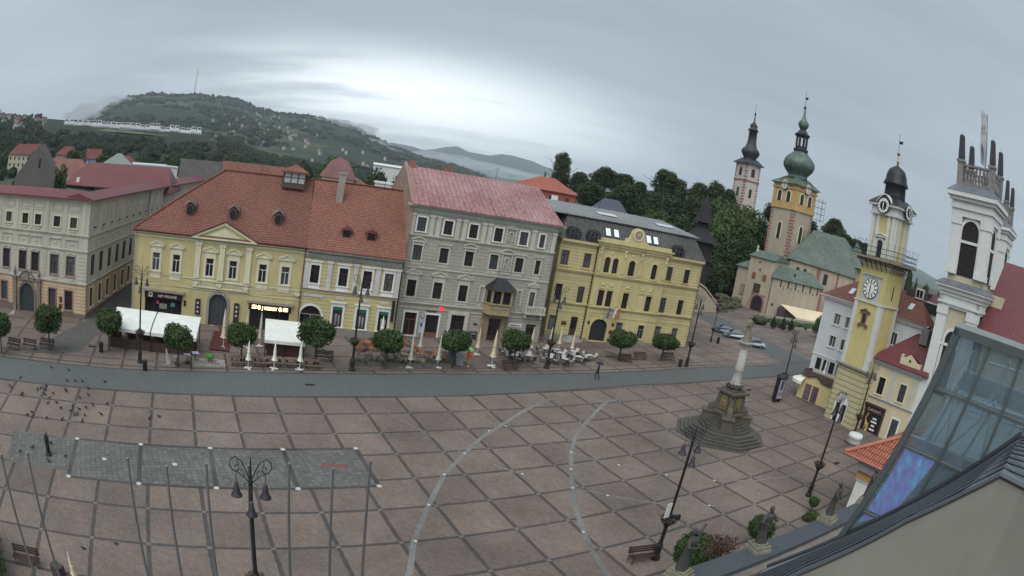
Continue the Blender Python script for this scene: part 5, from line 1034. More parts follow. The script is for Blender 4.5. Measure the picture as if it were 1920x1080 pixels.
b = MB(FK); b.tube([(3.2, .74, 4.3), (2.6, .74, 3.8), (2.5, .74, 3.2), (3.0, .74, 2.9)], .04, 5); b.tube([(5.5, .74, 4.6), (5.1, .74, 3.2), (5.4, .74, 1.6)], .03, 5); b.box(6.4, 7.0, .7, .78, 3.9, 4.5); b.build('wall_drawing', mat('thin_dark_marks', (.12, .1, .1), .9), T)
b = MB(FK); ring(b, 9.6, 1.5, 2.6, 2.6, .25, .55, .8, True); b.xz(arch_pts(9.6, 1.5, 2.6, 2.6), .7, .79); b.build('arched_window', mat('dark_arched_window', (.03, .03, .035), .3), T)

# ---- attic ledge with statues (front parapet of the building in front of the camera)
FLd = fr((7.7, 17.6), 29.2)                  # runs to the upper right
T = thing('attic_parapet', 'grey stone attic ledge with dark gutter behind it running along the bottom right', 'parapet', (12, 20, 8))
b = MB(FLd); b.box(-12, 17.5, -.98, .02, 8.75, 9.0); b.box(-12, 17.5, -.8, -.1, 0, 8.75); b.build('ledge', mat('blue_grey_ledge', (.06, .066, .076), .7, .15, 2, .2), T)
b = MB(FLd); b.box(-12, 17.5, -1.35, -.98, 8.3, 8.8); b.build('brown_ledge_step', mat('brown_stone_step', (.16, .14, .125), .9, .3, 3), T)
b = MB(FLd); b.box(-12, 17.5, -2.5, -1.35, 8.0, 8.2); b.build('dark_gutter', mat('bitumen_gutter', (.03, .033, .036), .8, .3, 2), T)
b = MB(FLd); b.box(-12, 17.5, -3.6, -2.5, 8.1, 8.55); b.build('inner_step', mat('grey_roof_step', (.07, .07, .07), .8, .3, 2), T)
b = MB(FLd)
for x in (3.0, 7.6, 12.4):
    b.tube([(x, -2.7, 8.55), (x, -2.7, 8.95), (x + 2.2, -2.7, 8.95), (x + 2.2, -2.7, 8.55)], .03, 5); b.tube([(x + 1.1, -2.7, 8.55), (x + 1.1, -2.7, 9.0)], .03, 5)
b.build('roof_guard_rail', mat('galvanised_rail', (.45, .47, .48), .5), T)
rng = random.Random(4)
def statue(loc, rz, pose, label, h=1.55):
    T = thing('statue', label, 'statue', loc, 'statues on the attic ledge')
    b = MB(Matrix.Translation(loc) @ Matrix.Rotation(rz, 4, 'Z'))
    b.box(-.42, .42, -.42, .42, 0, .14); b.box(-.36, .36, -.36, .36, .14, .3); b.box(-.28, .28, -.28, .28, .3, .38); b.build('pedestal', mat('lichen_stone', (.20, .19, .14), .95, .4, 4, .4), T)
    b = MB(Matrix.Translation(loc) @ Matrix.Rotation(rz, 4, 'Z')); b.smooth = True
    lean = pose.get('lean', .0); z0 = .38; n = 14; prof = [(0, .27), (.1, .25), (.25, .21), (.4, .19), (.5, .2), (.56, .17), (.66, .2), (.76, .23), (.80, .19), (.83, .09), (.86, .075)]
    vs = []; fs = []
    for i, (t, r) in enumerate(prof):
        cx_ = lean * math.sin(t * 2.6) * .4; cy_ = .05 * math.sin(t * 5)
        for k in range(n):
            a = 2 * PI * k / n; q = r * (1 + (.13 * math.sin(5 * a + t * 3) if t < .5 else .04 * math.sin(3 * a))); vs.append((cx_ + q * math.cos(a), cy_ + q * .78 * math.sin(a), z0 + t * h))
    for i in range(len(prof) - 1):
        for k in range(n): a_, b_ = i * n + k, i * n + (k + 1) % n; fs.append((a_, b_, b_ + n, a_ + n))
    b.mesh(vs, fs); hx = lean * math.sin(.92 * 2.6) * .4
    b.blob((hx, .02, z0 + .93 * h), (.095, .11, .13), 2, .12, rng)
    for s, arm in ((-1, pose['l']), (1, pose['r'])):
        sh_ = Vector((lean * .35 + s * .2, 0, z0 + .77 * h)); b.tube([sh_, sh_ + Vector(arm[0]), sh_ + Vector(arm[0]) + Vector(arm[1])], [.085, .065, .045], 8); b.blob(tuple(sh_ + Vector(arm[0]) + Vector(arm[1])), .055, 1, .1, rng)
    if 'attr' in pose: b.tube([Vector(p) for p in pose['attr']], .035, 6)
    b.build('figure', DSTONE, T)
for x, rz, ps, lb in ((-1.0, .3, dict(lean=.25, l=((-.2, -.1, -.22), (.12, -.18, .05)), r=((.22, 0, .1), (.1, -.05, .25))), 'dark draped stone statue nearest the bottom edge, in front of the large round tree'),
                      (3.3, -.2, dict(lean=-.15, l=((-.15, -.08, -.25), (.15, -.15, -.02)), r=((.12, -.15, -.22), (-.1, -.14, .1))), 'dark draped stone statue overlapping the small round tree on the attic ledge'),
                      (8.6, .1, dict(lean=.1, l=((-.1, -.1, -.27), (.14, -.12, .08)), r=((.1, -.05, -.27), (-.03, -.12, -.2))), 'slender dark stone statue beside the planted tub, third along the attic ledge'),
                      (12.5, .2, dict(lean=.1, l=((-.12, -.1, -.25), (.1, -.15, .1)), r=((.3, -.1, .02), (.38, -.1, -.08))), 'dark stone statue with an outstretched arm in front of the white wall')):
    statue(tuple(FLd @ Vector((x, -.32, 9.0))), R(29) + rz, ps, lb)

# ---- slanted glass front and the roof beside the camera
hV = Vector((.5, -.866, 0)); mV = Vector((-.151, -.462, .874)).normalized(); gB = Vector((7.985, 10.258, 14.316))
hV.normalize(); nV = hV.cross(mV).normalized()
def gq(a, b_, o=0.0): return tuple(gB + hV * a + mV * b_ + nV * o)
def ak(k, b_): return k * (.73 + .09 * (5.8 - b_))
T = thing('glass_front', 'slanted blue green glass front in grey metal frames rising beside the camera', 'glass front', (8, 9, 14))
gl = bpy.data.materials.new('tinted_glass'); gl.use_nodes = True; q = gl.node_tree.nodes['Principled BSDF']; q.inputs['Base Color'].default_value = (.42, .53, .58, 1); q.inputs['Roughness'].default_value = .03; q.inputs['Transmission Weight'].default_value = .62; q.inputs['IOR'].default_value = 1.02; q.inputs['Specular IOR Level'].default_value = .5; q.inputs['Alpha'].default_value = 1
q.inputs['Coat Weight'].default_value = .6; q.inputs['Coat Roughness'].default_value = .03
def cut(k0, k1, b0, b1):
    """pane polygon between mullions k0..k1 and rails b0..b1, cut by the roof line b = 1.85 a"""
    P = [(ak(k0, b0), b0), (ak(k1, b0), b0), (ak(k1, b1), b1), (ak(k0, b1), b1)]; out_ = []
    for i in range(4):
        p, r_ = P[i], P[(i + 1) % 4]; fp, fr_ = p[1] - 1.85 * p[0], r_[1] - 1.85 * r_[0]
        if fp >= 0: out_.append(p)
        if fp * fr_ < 0: t = fp / (fp - fr_); out_.append((p[0] + t * (r_[0] - p[0]), p[1] + t * (r_[1] - p[1])))
    return out_
rails = [-.2, 1.11, 3.17, 4.63, 5.8]
for k in range(4):
    for j in range(4):
        P = cut(k, k + 1, rails[j], rails[j + 1])
        if len(P) > 2: b = MB(); b.prism([gq(x, y, -.012) for x, y in P], nV * .024); b.build('pane', gl, T)
def bar(b, p, q_, w_, d_):
    p, q_ = Vector(p), Vector(q_); t = (q_ - p).normalized(); s = t.cross(nV).normalized() * w_ / 2; u = nV * d_ / 2
    b.prism([p - s - u, p + s - u, p + s + u, p - s + u], q_ - p)
b = MB()
bar(b, gq(-.04, -.1), gq(-.04, 5.92), .14, .2); bar(b, gq(-.1, 5.88), gq(4.5, 5.88), .15, .2)
for k in (1, 2, 3):
    a1 = ak(k, 5.8); bb = 0
    lo_ = 1.85 * .73 * k; lo_ = (1.85 * k * (.73 + .09 * 5.8)) / (1 + 1.85 * .09 * k)
    bar(b, gq(ak(k, lo_), lo_), gq(a1, 5.85), .055, .12)
for z in rails[1:4]: bar(b, gq(.03, z), gq(z / 1.85, z), .055, .10)
b.build('frame', mat('grey_green_metal_frame', (.16, .18, .175), .45, .12, 3, 0, .5), T)
# things seen inside: trusses, gallery, posts
b = MB()
for o, a0 in ((-1.6, .3), (-3.4, 1.2)):
    for z in (.5, 2.2, 3.6): b.tube([gq(a0 - .6, z, o), gq(a0 + 5.0, z + .25, o)], .035, 5)
    for i in range(9): b.tube([gq(a0 + i * .55, .5 if i % 2 else 2.2, o), gq(a0 + (i + 1) * .55, 2.2 if i % 2 else .5, o)], .022, 5); b.tube([gq(a0 + i * .55, 2.2 if i % 2 else 3.6, o), gq(a0 + (i + 1) * .55, 3.6 if i % 2 else 2.2, o)], .022, 5)
    for i in range(4): b.tube([gq(a0 + i * 1.1, -.5, o), gq(a0 + i * 1.1, 3.8, o)], .04, 6)
b.build('inner_trusses', mat('white_steel_truss', (.45, .49, .5), .5), T)
b = MB()
for z in (-.6, 1.8): b.prism([gq(-.0, z, -4.5), gq(6, z, -4.5), gq(6, z, -1.9), gq(-.0, z, -1.9)], mV * .16)
b.prism([gq(-.1, -1, -4.7), gq(6.5, -1, -4.7), gq(6.5, 2.4, -4.7), gq(-.1, 2.4, -4.7)], nV * -.1)
b.build('inner_gallery', mat('teal_grey_interior', (.24, .29, .31), .8, .2, .8), T)
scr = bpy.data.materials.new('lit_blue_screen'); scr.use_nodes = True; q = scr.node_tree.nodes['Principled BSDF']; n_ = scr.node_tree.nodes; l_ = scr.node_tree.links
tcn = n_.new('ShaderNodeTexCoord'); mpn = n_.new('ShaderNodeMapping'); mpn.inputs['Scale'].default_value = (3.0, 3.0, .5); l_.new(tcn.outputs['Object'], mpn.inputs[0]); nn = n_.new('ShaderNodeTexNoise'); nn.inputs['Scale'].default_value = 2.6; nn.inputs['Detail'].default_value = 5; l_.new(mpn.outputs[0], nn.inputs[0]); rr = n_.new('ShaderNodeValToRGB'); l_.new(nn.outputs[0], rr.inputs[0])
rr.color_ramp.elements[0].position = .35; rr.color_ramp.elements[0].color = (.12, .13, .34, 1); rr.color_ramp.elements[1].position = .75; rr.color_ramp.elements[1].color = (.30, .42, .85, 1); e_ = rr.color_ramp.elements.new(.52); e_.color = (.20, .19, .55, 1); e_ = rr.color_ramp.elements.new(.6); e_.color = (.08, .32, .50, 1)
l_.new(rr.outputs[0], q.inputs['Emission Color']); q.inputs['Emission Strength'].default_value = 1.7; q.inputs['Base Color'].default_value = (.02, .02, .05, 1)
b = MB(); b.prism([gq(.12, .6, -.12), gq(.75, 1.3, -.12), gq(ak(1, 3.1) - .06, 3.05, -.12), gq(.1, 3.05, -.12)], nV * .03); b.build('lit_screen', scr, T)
stm = mat('streaky_film', (.16, .19, .23), .4, .5, 5, 0, .5, stretch=(1, 1, .15))
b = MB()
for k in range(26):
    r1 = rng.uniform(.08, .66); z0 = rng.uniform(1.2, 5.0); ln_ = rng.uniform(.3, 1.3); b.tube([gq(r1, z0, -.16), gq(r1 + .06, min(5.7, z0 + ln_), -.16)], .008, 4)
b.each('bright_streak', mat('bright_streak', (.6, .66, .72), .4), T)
V = [Vector(p) for p in ((2.3, 5.55, 15.4), (3.46, 4.9, 16.84), (3.84, 4.61, 17.29), (4.19, 4.3, 17.76), (4.54, 3.92, 18.19), (4.80, 3.61, 18.51))]
G_ = [Vector(gq(a - .02, 1.85 * a - .06)) for a in (-1.3, -.45, .3, 1.0, 1.7, 2.37)]
T = thing('camera_side_roof', 'grey beige rendered gable with a seamed metal verge filling the bottom right corner', 'building', (5, 4, 10))
ROOFM = mat('blue_grey_standing_seam', (.17, .19, .21), .4, .15, 2, .1, .5)
b = MB()
for i in range(5): b.mesh([V[i], V[i + 1], G_[i + 1], G_[i]], [(0, 1, 2, 3)]); b.mesh([p - Vector((0, 0, .1)) for p in (V[i], V[i + 1], G_[i + 1], G_[i])], [(3, 2, 1, 0)])
b.build('verge_roof', ROOFM, T)
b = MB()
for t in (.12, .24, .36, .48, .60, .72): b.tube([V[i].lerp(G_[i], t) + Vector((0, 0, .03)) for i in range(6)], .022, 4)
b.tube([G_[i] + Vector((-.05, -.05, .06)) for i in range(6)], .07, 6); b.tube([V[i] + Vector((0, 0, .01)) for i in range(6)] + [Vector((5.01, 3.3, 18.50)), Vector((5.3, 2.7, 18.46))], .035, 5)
b.build('standing_seams', mat('dark_seam_metal', (.06, .068, .075), .5), T)  # seam, gutter and verge tubes in one darker metal
b = MB(); R1 = Vector((5.35, 2.6, 18.45)); G2 = Vector(gq(3.8, 6.9))
b.mesh([V[5] + Vector((.01, .01, .02)), R1, Vector((9.6, 2.4, 18.9)), G2, G_[5]], [(0, 1, 2, 3, 4)]); b.build('side_roof', mat('green_grey_seamed_sheet', (.10, .125, .125), .45, .15, 2, .1, .5), T)
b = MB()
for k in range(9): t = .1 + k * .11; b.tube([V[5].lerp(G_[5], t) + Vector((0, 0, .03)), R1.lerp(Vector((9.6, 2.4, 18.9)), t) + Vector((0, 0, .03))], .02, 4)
b.build('side_seams', mat('dark_seam_metal', (.06, .068, .075)), T)
b = MB(); W_ = V + [Vector((5.01, 3.3, 18.48)), Vector((5.5, 2.2, 18.42)), Vector((5.9, .5, 18.3))]
for i in range(len(W_) - 1): b.mesh([W_[i] - Vector((0, 0, .02)), W_[i + 1] - Vector((0, 0, .02)), Vector((W_[i + 1].x, W_[i + 1].y, 6)), Vector((W_[i].x, W_[i].y, 6))], [(0, 1, 2, 3)])
b.mesh([Vector((2.3, 5.55, 6)), Vector((2.3, 5.55, 15.4)), Vector(gq(-1.3, -2.6)), Vector((8.6, 12, 6))], [(0, 1, 2, 3)])
b.build('rendered_wall', mat('warm_grey_render', (.215, .205, .18), .95, .13, .7, .15, .3, big=.35), T)
# ================= castle hill =================
def pt(az, el, d): a = R(az); return Vector((d * math.sin(a), d * math.cos(a), H + d * math.tan(R(el))))
# gate tower (barbican)
FG2 = fr((52.0, 141.9), -50)
T = thing('castle_gatehouse', 'beige castle gatehouse with arched gate, small windows and green copper roofs', 'castle', (54, 139, 3.7))
b = MB(FG2); b.box(1.75, 8.7, 0, 8, 2, 16.0); b.box(-1.6, 1.75, 0.6, 8, 2, 13.0); b.build('wall', CAST, T)
b = MB(FG2); b.mesh([(1.4, -.5, 16.0), (9.0, -.5, 16.0), (9.0, 8.5, 16.0), (1.4, 8.5, 16.0), (1.9, 3.5, 17.6), (8.5, 3.5, 17.6)], [(0, 1, 5, 4), (1, 2, 5), (2, 3, 4, 5), (3, 0, 4), (3, 2, 1, 0)]); b.mesh([(-2.1, 0, 13.0), (1.9, 0, 13.0), (1.9, 8.5, 13.0), (-2.1, 8.5, 13.0), (1.7, 4, 15.8)], [(0, 1, 4), (2, 3, 4), (3, 0, 4), (3, 2, 1, 0), (1, 2, 4)]); b.build('roof', COPPER, T)
b = MB(FG2); b.xz(arch_pts(6.0, 3.6, 3.0, 3.8), -.12, .02); b.build('gate', BLK, T)
b = MB(FG2); b.box(4.1, 6.0, -.1, .02, 7.9, 10.0); o = b.build('upper_door', WOOD, T)
b = MB(FG2)
for x, z, w_, h_ in ((3.55, 11.6, 1.0, 1.5), (6.6, 11.6, 1.0, 1.5), (5.0, 13.3, .5, .5), (4.6, 15.0, .6, .4)): b.box(x - w_ / 2, x + w_ / 2, -.1, .02, z - h_ / 2, z + h_ / 2)
b.each('red_window', WOODR, T)
b = MB(FG2); ring(b, 6.0, 3.6, 3.0, 3.8, .35, -.2, .02, True); b.box(3.9, 7.9, -.15, .02, 7.5, 7.7); b.box(.2, 1.3, .45, .6, 6.5, 9.0); b.build('gate_trim', CASTR, T)
b = MB(FG2); b.box(.35, 1.15, .4, .45, 6.6, 8.9); b.box(1.0, 1.9, .3, .6, 3.6, 6.0); b.build('wall_painting', mat('faded_fresco', (.25, .2, .17), .9, .5, 4), T)
b = MB(FG2)
for x, y, z in ((2.2, 2.0, 17.0), (0.2, 3.4, 14.4)): b.lathe([(.3, z), (.35, z + .3), (.2, z + .8), (.28, z + 1.2), (.16, z + 1.5), (.02, z + 1.75)], (x, y), 7)
b.each('roof_figure', mat('pale_stone_figure', (.45, .42, .36), .95, .3), T)
b = MB(FG2); b.tube([(4.5, -.2, 8.3), (4.5, -2.6, 4.0)], .06, 5); b.build('drawbridge_chain', IRON, T)
# curtain wall with covered walk
FW = fr((57.5, 134.4), -15)
T = thing('castle_curtain_wall', 'castle wall with dark slots under a long green copper roof', 'castle wall', (60, 133, 3.7))
b = MB(FW); b.box(0, 12.6, 0, 5, 2, 12.4); b.build('wall', CAST, T)
b = MB(FW); b.mesh([(-.4, -.5, 12.35), (13.2, -.5, 12.35), (10.3, 3.2, 15.2), (.3, 3.2, 15.2), (13.2, 5.6, 12.35), (-.4, 5.6, 12.35)], [(0, 1, 2, 3), (1, 4, 2), (4, 5, 3, 2), (5, 0, 3), (0, 5, 4, 1)]); b.build('roof', COPPER, T)
b = MB(FW)
for k in range(6): x = 2.0 + k * 1.9; b.box(x, x + .28, -.06, .02, 10.6, 12.3); b.box(x + .9, x + 1.05, -.05, .02, 10.3, 10.9)
b.box(.8, 1.3, -.05, .02, 6.0, 6.6); b.box(5.2, 5.6, 1.0, 1.6, 13.4, 14.2); b.each('slot', BLK, T)
b = MB(FW); b.box(12.3, 13.0, -.15, 2, 2, 12.3); b.build('red_stone_corner', CASTR, T)
T = thing('terrace_awning', 'large cream fabric awning over the terrace below the castle wall', 'awning', (60, 128, 3.7))
b = MB(FW); b.mesh([(3.0, -.3, 6.9), (16.5, -.3, 7.2), (16.0, -4.2, 5.3), (6.6, -4.8, 5.2)] , [(0, 1, 2, 3)]); b.mesh([(6.6, -4.8, 5.2), (16.0, -4.2, 5.3), (16.0, -4.2, 4.9), (6.6, -4.8, 4.8)], [(0, 1, 2, 3)]); b.mesh([(3.0, -.3, 6.8), (16.5, -.3, 7.1), (16.0, -4.2, 5.2), (6.6, -4.8, 5.1)] , [(3, 2, 1, 0)]); b.build('canopy', CANVY, T)
b = MB(FW)
for p in ((6.6, -4.7, 5.1), (11, -4.5, 5.2), (16, -4.1, 5.2), (3.2, -.4, 6.7)): b.tube([p, (p[0], p[1], 3.0)], .08, 6)
b.each('post', POLE, T)
b = MB(FW); b.box(2.6, 4.4, -1.8, -.1, 3, 6.2); b.build('serving_booth', mat('dark_purple_booth', (.07, .04, .05), .8), T)
# castle church: nave with steep copper roof
FN = fr((66.5, 143.0), -27)
T = thing('castle_church', 'long castle church with steep green copper roof and red stone buttress', 'church', (72, 142, 5))
b = MB(FN); b.box(-1.5, 16.5, 0, 11, 3, 16.9); b.build('wall', CAST, T)
b = MB(FN); b.mesh([(-2.2, -.6, 17.2), (17.0, -.6, 16.4), (17.5, 11.6, 17), (-2.0, 11.6, 17), (3.3, 5.6, 25.6), (12.3, 5.6, 25.6), (16.8, 6, 22)], [(0, 1, 5, 4), (1, 2, 6), (1, 6, 5), (2, 3, 4, 5, 6), (3, 0, 4), (0, 3, 2, 1)]); b.build('roof', COPPER, T)
b = MB(FN); b.box(14.2, 17.5, -2.5, 5, 3, 14.0); b.box(17.0, 20.5, 3, 10, 3, 19.0); b.build('side_chapel', CAST, T); b = MB(FN); b.mesh([(13.5, 1.5, 19.0), (21, 1.5, 19.0), (21, 11, 19), (15, 11, 19), (16, 7, 25.5)], [(0, 1, 4), (1, 2, 4), (2, 3, 4), (3, 0, 4)]); b.build('chapel_roof', COPPER, T)
b = MB(FN)
for x in (1.0, 3.0): b.xz(arch_pts(x, 14.2, .9, 1.5), -.08, .02)
b.box(8.2, 9.3, -.08, .02, 13.0, 15.6); b.box(15.5, 16.2, -2.6, -2.5, 9, 11.2); b.box(14.6, 15.2, -2.6, -2.5, 4.5, 6.5); b.each('window', BLK, T)
b = MB(FN); b.box(6.2, 7.2, -.1, .02, 13.6, 16.6); b.box(14.0, 14.4, -2.62, -2.4, 3, 14); b.box(11.8, 12.3, -.12, .02, 3, 16.5); b.build('red_stone', CASTR, T)
# main castle tower
FTw = fr((61.3, 153.1), -66)
T = thing('castle_tower', 'great castle tower with ochre top storey and green onion dome', 'tower', (66, 152, 5))
TW = 8.2
b = MB(FTw); b.box(-.25, TW + .25, -.25, TW, 3, 17.0); b.box(0, TW, 0, TW, 17, 29.2); b.build('shaft', CAST, T)
b = MB(FTw); b.box(-.35, TW + .35, -.35, TW + .1, 16.6, 17.0)
for k in range(15):
    for x in (0, TW): z = 17.4 + k * .8; b.box(x - (.04 if x == 0 else .75 + .25 * (k % 2)), x + (.75 + .25 * (k % 2) if x == 0 else .04), -.04, .0, z, z + .5)
    z = 17.4 + k * .8; b.box(TW - .0, TW + .05, 0, .8 + .3 * (k % 2), z, z + .5); b.box(TW - .0, TW + .05, TW - .9, TW, z, z + .5)
b.build('corner_stones', CASTR, T)
b = MB(FTw); b.box(-.1, TW + .1, -.1, TW + .1, 29.2, 35.6); b.build('top_storey', ORAN, T)
b = MB(FTw)
for x in (-.12, TW - .9): b.box(x, x + 1.0, -.22, 0, 29.6, 35.2)
for y in (-.12, TW - .9): b.box(TW, TW + .22, y, y + 1.0, 29.6, 35.2)
b.box(-.3, TW + .3, -.3, TW + .3, 29.1, 29.6); b.box(-.4, TW + .4, -.4, TW + .4, 34.3, 34.7); b.box(-.5, TW + .5, -.5, TW + .5, 35.3, 35.7)
for F in (FTw, FTw @ Matrix.Translation((TW, 0, 0)) @ Matrix.Rotation(R(90), 4, 'Z')):
    s_ = MB(F); s_.xz([(TW / 2 + 1.75 * math.cos(PI * k / 10), 35.3 + 1.75 * math.sin(PI * k / 10)) for k in range(11)] + [(TW / 2 - 1.75, 34.2), (TW / 2 + 1.75, 34.2)], -.45, .3); s_.build('clock_gable', ORAN, T)
    clockface(None, F, TW / 2, 35.2, 1.25, -.46, T, False, True)
    s_ = MB(F)
    for x in (2.45, 5.75): s_.xz(arch_pts(x, 31.0, 1.35, 2.7), -.2, -.08)
    s_.xz(arch_pts(4.1, 21.4, 1.2, 4.2), -.1, .05); s_.xz(arch_pts(4.1, 10.5, 1.5, 4.5), -.34, -.2); s_.each('arched_window', BLK, T)
    s_ = MB(F)
    for x in (2.45, 5.75): ring(s_, x, 31.0, 1.35, 2.7, .3, -.24, -.05, True)
    ring(s_, 4.1, 21.4, 1.2, 4.2, .28, -.12, .05, True); ring(s_, 4.1, 10.5, 1.5, 4.5, .3, -.36, -.2, True); s_.build('window_trim', CREAM, T)
b.build('ochre_trim', ORAN, T)
b = MB(FTw); c = (TW / 2, TW / 2); e = 1.0
b.mesh([(-e, -e, 35.6), (TW + e, -e, 35.6), (TW + e, TW + e, 35.6), (-e, TW + e, 35.6)] + [(c[0] + 3.2 * math.cos(R(45 + 90 * k + 180)), c[1] + 3.2 * math.sin(R(45 + 90 * k + 180)), 37.8) for k in range(4)], [(0, 1, 5, 4), (1, 2, 6, 5), (2, 3, 7, 6), (3, 0, 4, 7), (3, 2, 1, 0)])
for F in (FTw, FTw @ Matrix.Translation((TW, 0, 0)) @ Matrix.Rotation(R(90), 4, 'Z')):
    s_ = MB(F)
    for k in range(10):
        a, a2 = PI * k / 10, PI * (k + 1) / 10; s_.xz([(TW / 2 + 1.7 * math.cos(a), 35.3 + 1.7 * math.sin(a)), (TW / 2 + 1.95 * math.cos(a), 35.3 + 1.95 * math.sin(a)), (TW / 2 + 1.95 * math.cos(a2), 35.3 + 1.95 * math.sin(a2)), (TW / 2 + 1.7 * math.cos(a2), 35.3 + 1.7 * math.sin(a2))], -.6, 2.2)
    s_.build('clock_hood', COPD, T)
b.smooth = True
b.lathe([(3.3, 37.4), (2.9, 38.0), (2.9, 38.6), (3.6, 39.3), (4.4, 40.2), (4.75, 41.2), (4.5, 42.2), (3.7, 43.2), (2.7, 44.0), (2.0, 44.7), (1.75, 45.2)], c, 8, .5); b.build('onion_dome', COPD, T)
b = MB(FTw); b.lathe([(2.2, 45.0), (2.2, 45.5), (1.7, 45.6), (1.7, 46.2)], c, 8, .5)
for k in range(8): a = R(22.5 + 45 * k); b.tube([(c[0] + 1.5 * math.cos(a), c[1] + 1.5 * math.sin(a), 46.1), (c[0] + 1.5 * math.cos(a), c[1] + 1.5 * math.sin(a), 49.2)], .3, 6)
b.lathe([(2.1, 49.0), (2.3, 49.4), (1.6, 49.9), (1.2, 50.5), (.8, 50.9)], c, 8, .5); b.build('lantern', BLK, T)
b = MB(FTw); b.smooth = True; b.lathe([(.7, 50.8), (1.3, 51.6), (1.6, 52.3), (1.35, 53.0), (.7, 53.7), (.4, 54.8), (.15, 56.6)], c, 10); b.build('small_onion', COPD, T)
b = MB(FTw); b.lathe([(.12, 56.5), (.45, 57.0), (.12, 57.5), (.06, 57.6), (.05, 61.5)], c, 8); b.box(c[0] - .1, c[0] + .9, c[1] - .03, c[1] + .03, 59.3, 60.0); b.build('spire_ball', IRON, T)
T = thing('scaffolding', 'thin metal scaffolding on the right flank of the great castle tower', 'scaffolding', (73, 148, 17))
b = MB(FTw @ Matrix.Translation((TW, 0, 0)) @ Matrix.Rotation(R(90), 4, 'Z'))
for x in (5.2, 7.4, 9.6, 11.2):
    for y in (-.4, -1.6): b.tube([(x, y, 14 if x < 9.4 else 28.0), (x, y, 34.0 if x > 9.4 else 25.0)], .05, 4)
for z in range(15, 25, 2): b.tube([(5.2, -1.6, z), (9.6, -1.6, z)], .05, 4); b.tube([(5.2, -.4, z), (9.6, -.4, z)], .05, 4)
for z in (28.4, 30.0, 31.6, 33.2): b.tube([(7.0, -1.0, z), (11.4, -1.0, z)], .06, 4); b.tube([(9.6, -1.6, z), (11.2, -1.6, z)], .05, 4)
b.build('frame', IRON, T)
# second tower, farther up
FT3 = fr((70.9, 218.8), -72)
T = thing('church_tower', 'slim pale church tower with red corner stones and tall dark spire behind the trees', 'tower', (75, 217, 20))
TW = 6.6; c = (TW / 2, TW / 2); b = MB(FT3); b.box(0, TW, 0, TW, 15, 45.6); b.build('shaft', mat('pale_pink_plaster', (.47, .42, .37), .95, .12, .8), T)
b = MB(FT3); b.box(-.2, TW + .2, -.2, TW + .2, 39.2, 39.7)
for k in range(26):
    z = 19 + k * 1.02; w_ = .6 + .3 * (k % 2)
    b.box(-.05, w_, -.05, 0, z, z + .6); b.box(TW - w_, TW + .05, -.05, 0, z, z + .6); b.box(TW, TW + .05, 0, w_, z, z + .6); b.box(TW, TW + .05, TW - w_, TW, z, z + .6)
b.build('corner_stones', CASTR, T)
for F in (FT3, FT3 @ Matrix.Translation((TW, 0, 0)) @ Matrix.Rotation(R(90), 4, 'Z')):
    b = MB(F); b.xz(arch_pts(3.3, 41.0, 1.6, 3.0), -.1, .05); b.xz(arch_pts(3.3, 33.5, 1.2, 3.2), -.1, .05); b.xz(arch_pts(3.3, 23.5, 1.4, 3.5), -.1, .05); b.each('arched_window', BLK, T)
b = MB(FT3); b.mesh([(-1.1, -1.1, 45.5), (TW + 1.1, -1.1, 45.5), (TW + 1.1, TW + 1.1, 45.5), (-1.1, TW + 1.1, 45.5)] + [(c[0] + 3.0 * math.cos(R(45 + 90 * k + 180)), c[1] + 3.0 * math.sin(R(45 + 90 * k + 180)), 47.6) for k in range(4)], [(0, 1, 5, 4), (1, 2, 6, 5), (2, 3, 7, 6), (3, 0, 4, 7), (3, 2, 1, 0)])
b.smooth = True; b.lathe([(2.7, 47.2), (2.5, 48.0), (3.2, 49.0), (3.7, 50.0), (3.3, 51.0), (2.4, 51.8), (1.9, 53.0), (1.7, 54.5), (1.6, 58.0), (2.3, 58.2), (1.6, 58.8), (1.3, 59.4), (1.6, 60.0), (1.0, 60.8), (.35, 61.5), (.2, 64.0)], c, 8, .5); b.lathe([(.15, 64), (.45, 64.6), (.12, 65.2), (.07, 65.3), (.06, 68.6)], c, 8); b.build('spire', mat('dark_slate_spire', (.035, .036, .045), .5, .3, 2), T)
# wooden belfry beside the mansard building
T = thing('wooden_belfry', 'dark wooden tower with pyramid roof and pale slot windows behind the mansard building', 'tower', (35.5, 125, 3))
b = MB(fr((33.0, 126), -15) @ Matrix.Translation((0, 0, 3.0))); b.box(-.3, 5.5, -.3, 5.5, -.5, 14.2); b.mesh([(-1.4, -1.4, 14.0), (6.6, -1.4, 14.0), (6.6, 6.6, 14.0), (-1.4, 6.6, 14.0), (1.4, 1.4, 16.8), (3.8, 1.4, 16.8), (3.8, 3.8, 16.8), (1.4, 3.8, 16.8)], [(0, 1, 5, 4), (1, 2, 6, 5), (2, 3, 7, 6), (3, 0, 4, 7)]); b.box(1.4, 3.8, 1.4, 3.8, 16.5, 18.0); b.mesh([(.6, .6, 17.9), (4.6, .6, 17.9), (4.6, 4.6, 17.9), (.6, 4.6, 17.9), (2.6, 2.6, 24.0)], [(0, 1, 4), (1, 2, 4), (2, 3, 4), (3, 0, 4), (3, 2, 1, 0)]); b.box(-.8, 6.0, -.8, 6.0, 10.3, 10.6); b.build('tower_body', mat('near_black_boards', (.022, .021, .024), .8, .35, 3, .4, pattern=seams(.3, .03, .5)), T)
b = MB(fr((33.0, 126), -15))
for k in range(4): b.box(1.3 + k * .75, 1.75 + k * .75, -.4, -.3, 12.0, 13.6)
b.each('slot', mat('pale_slots', (.40, .42, .42), .5), T)  # slots are plain pale grey boxes
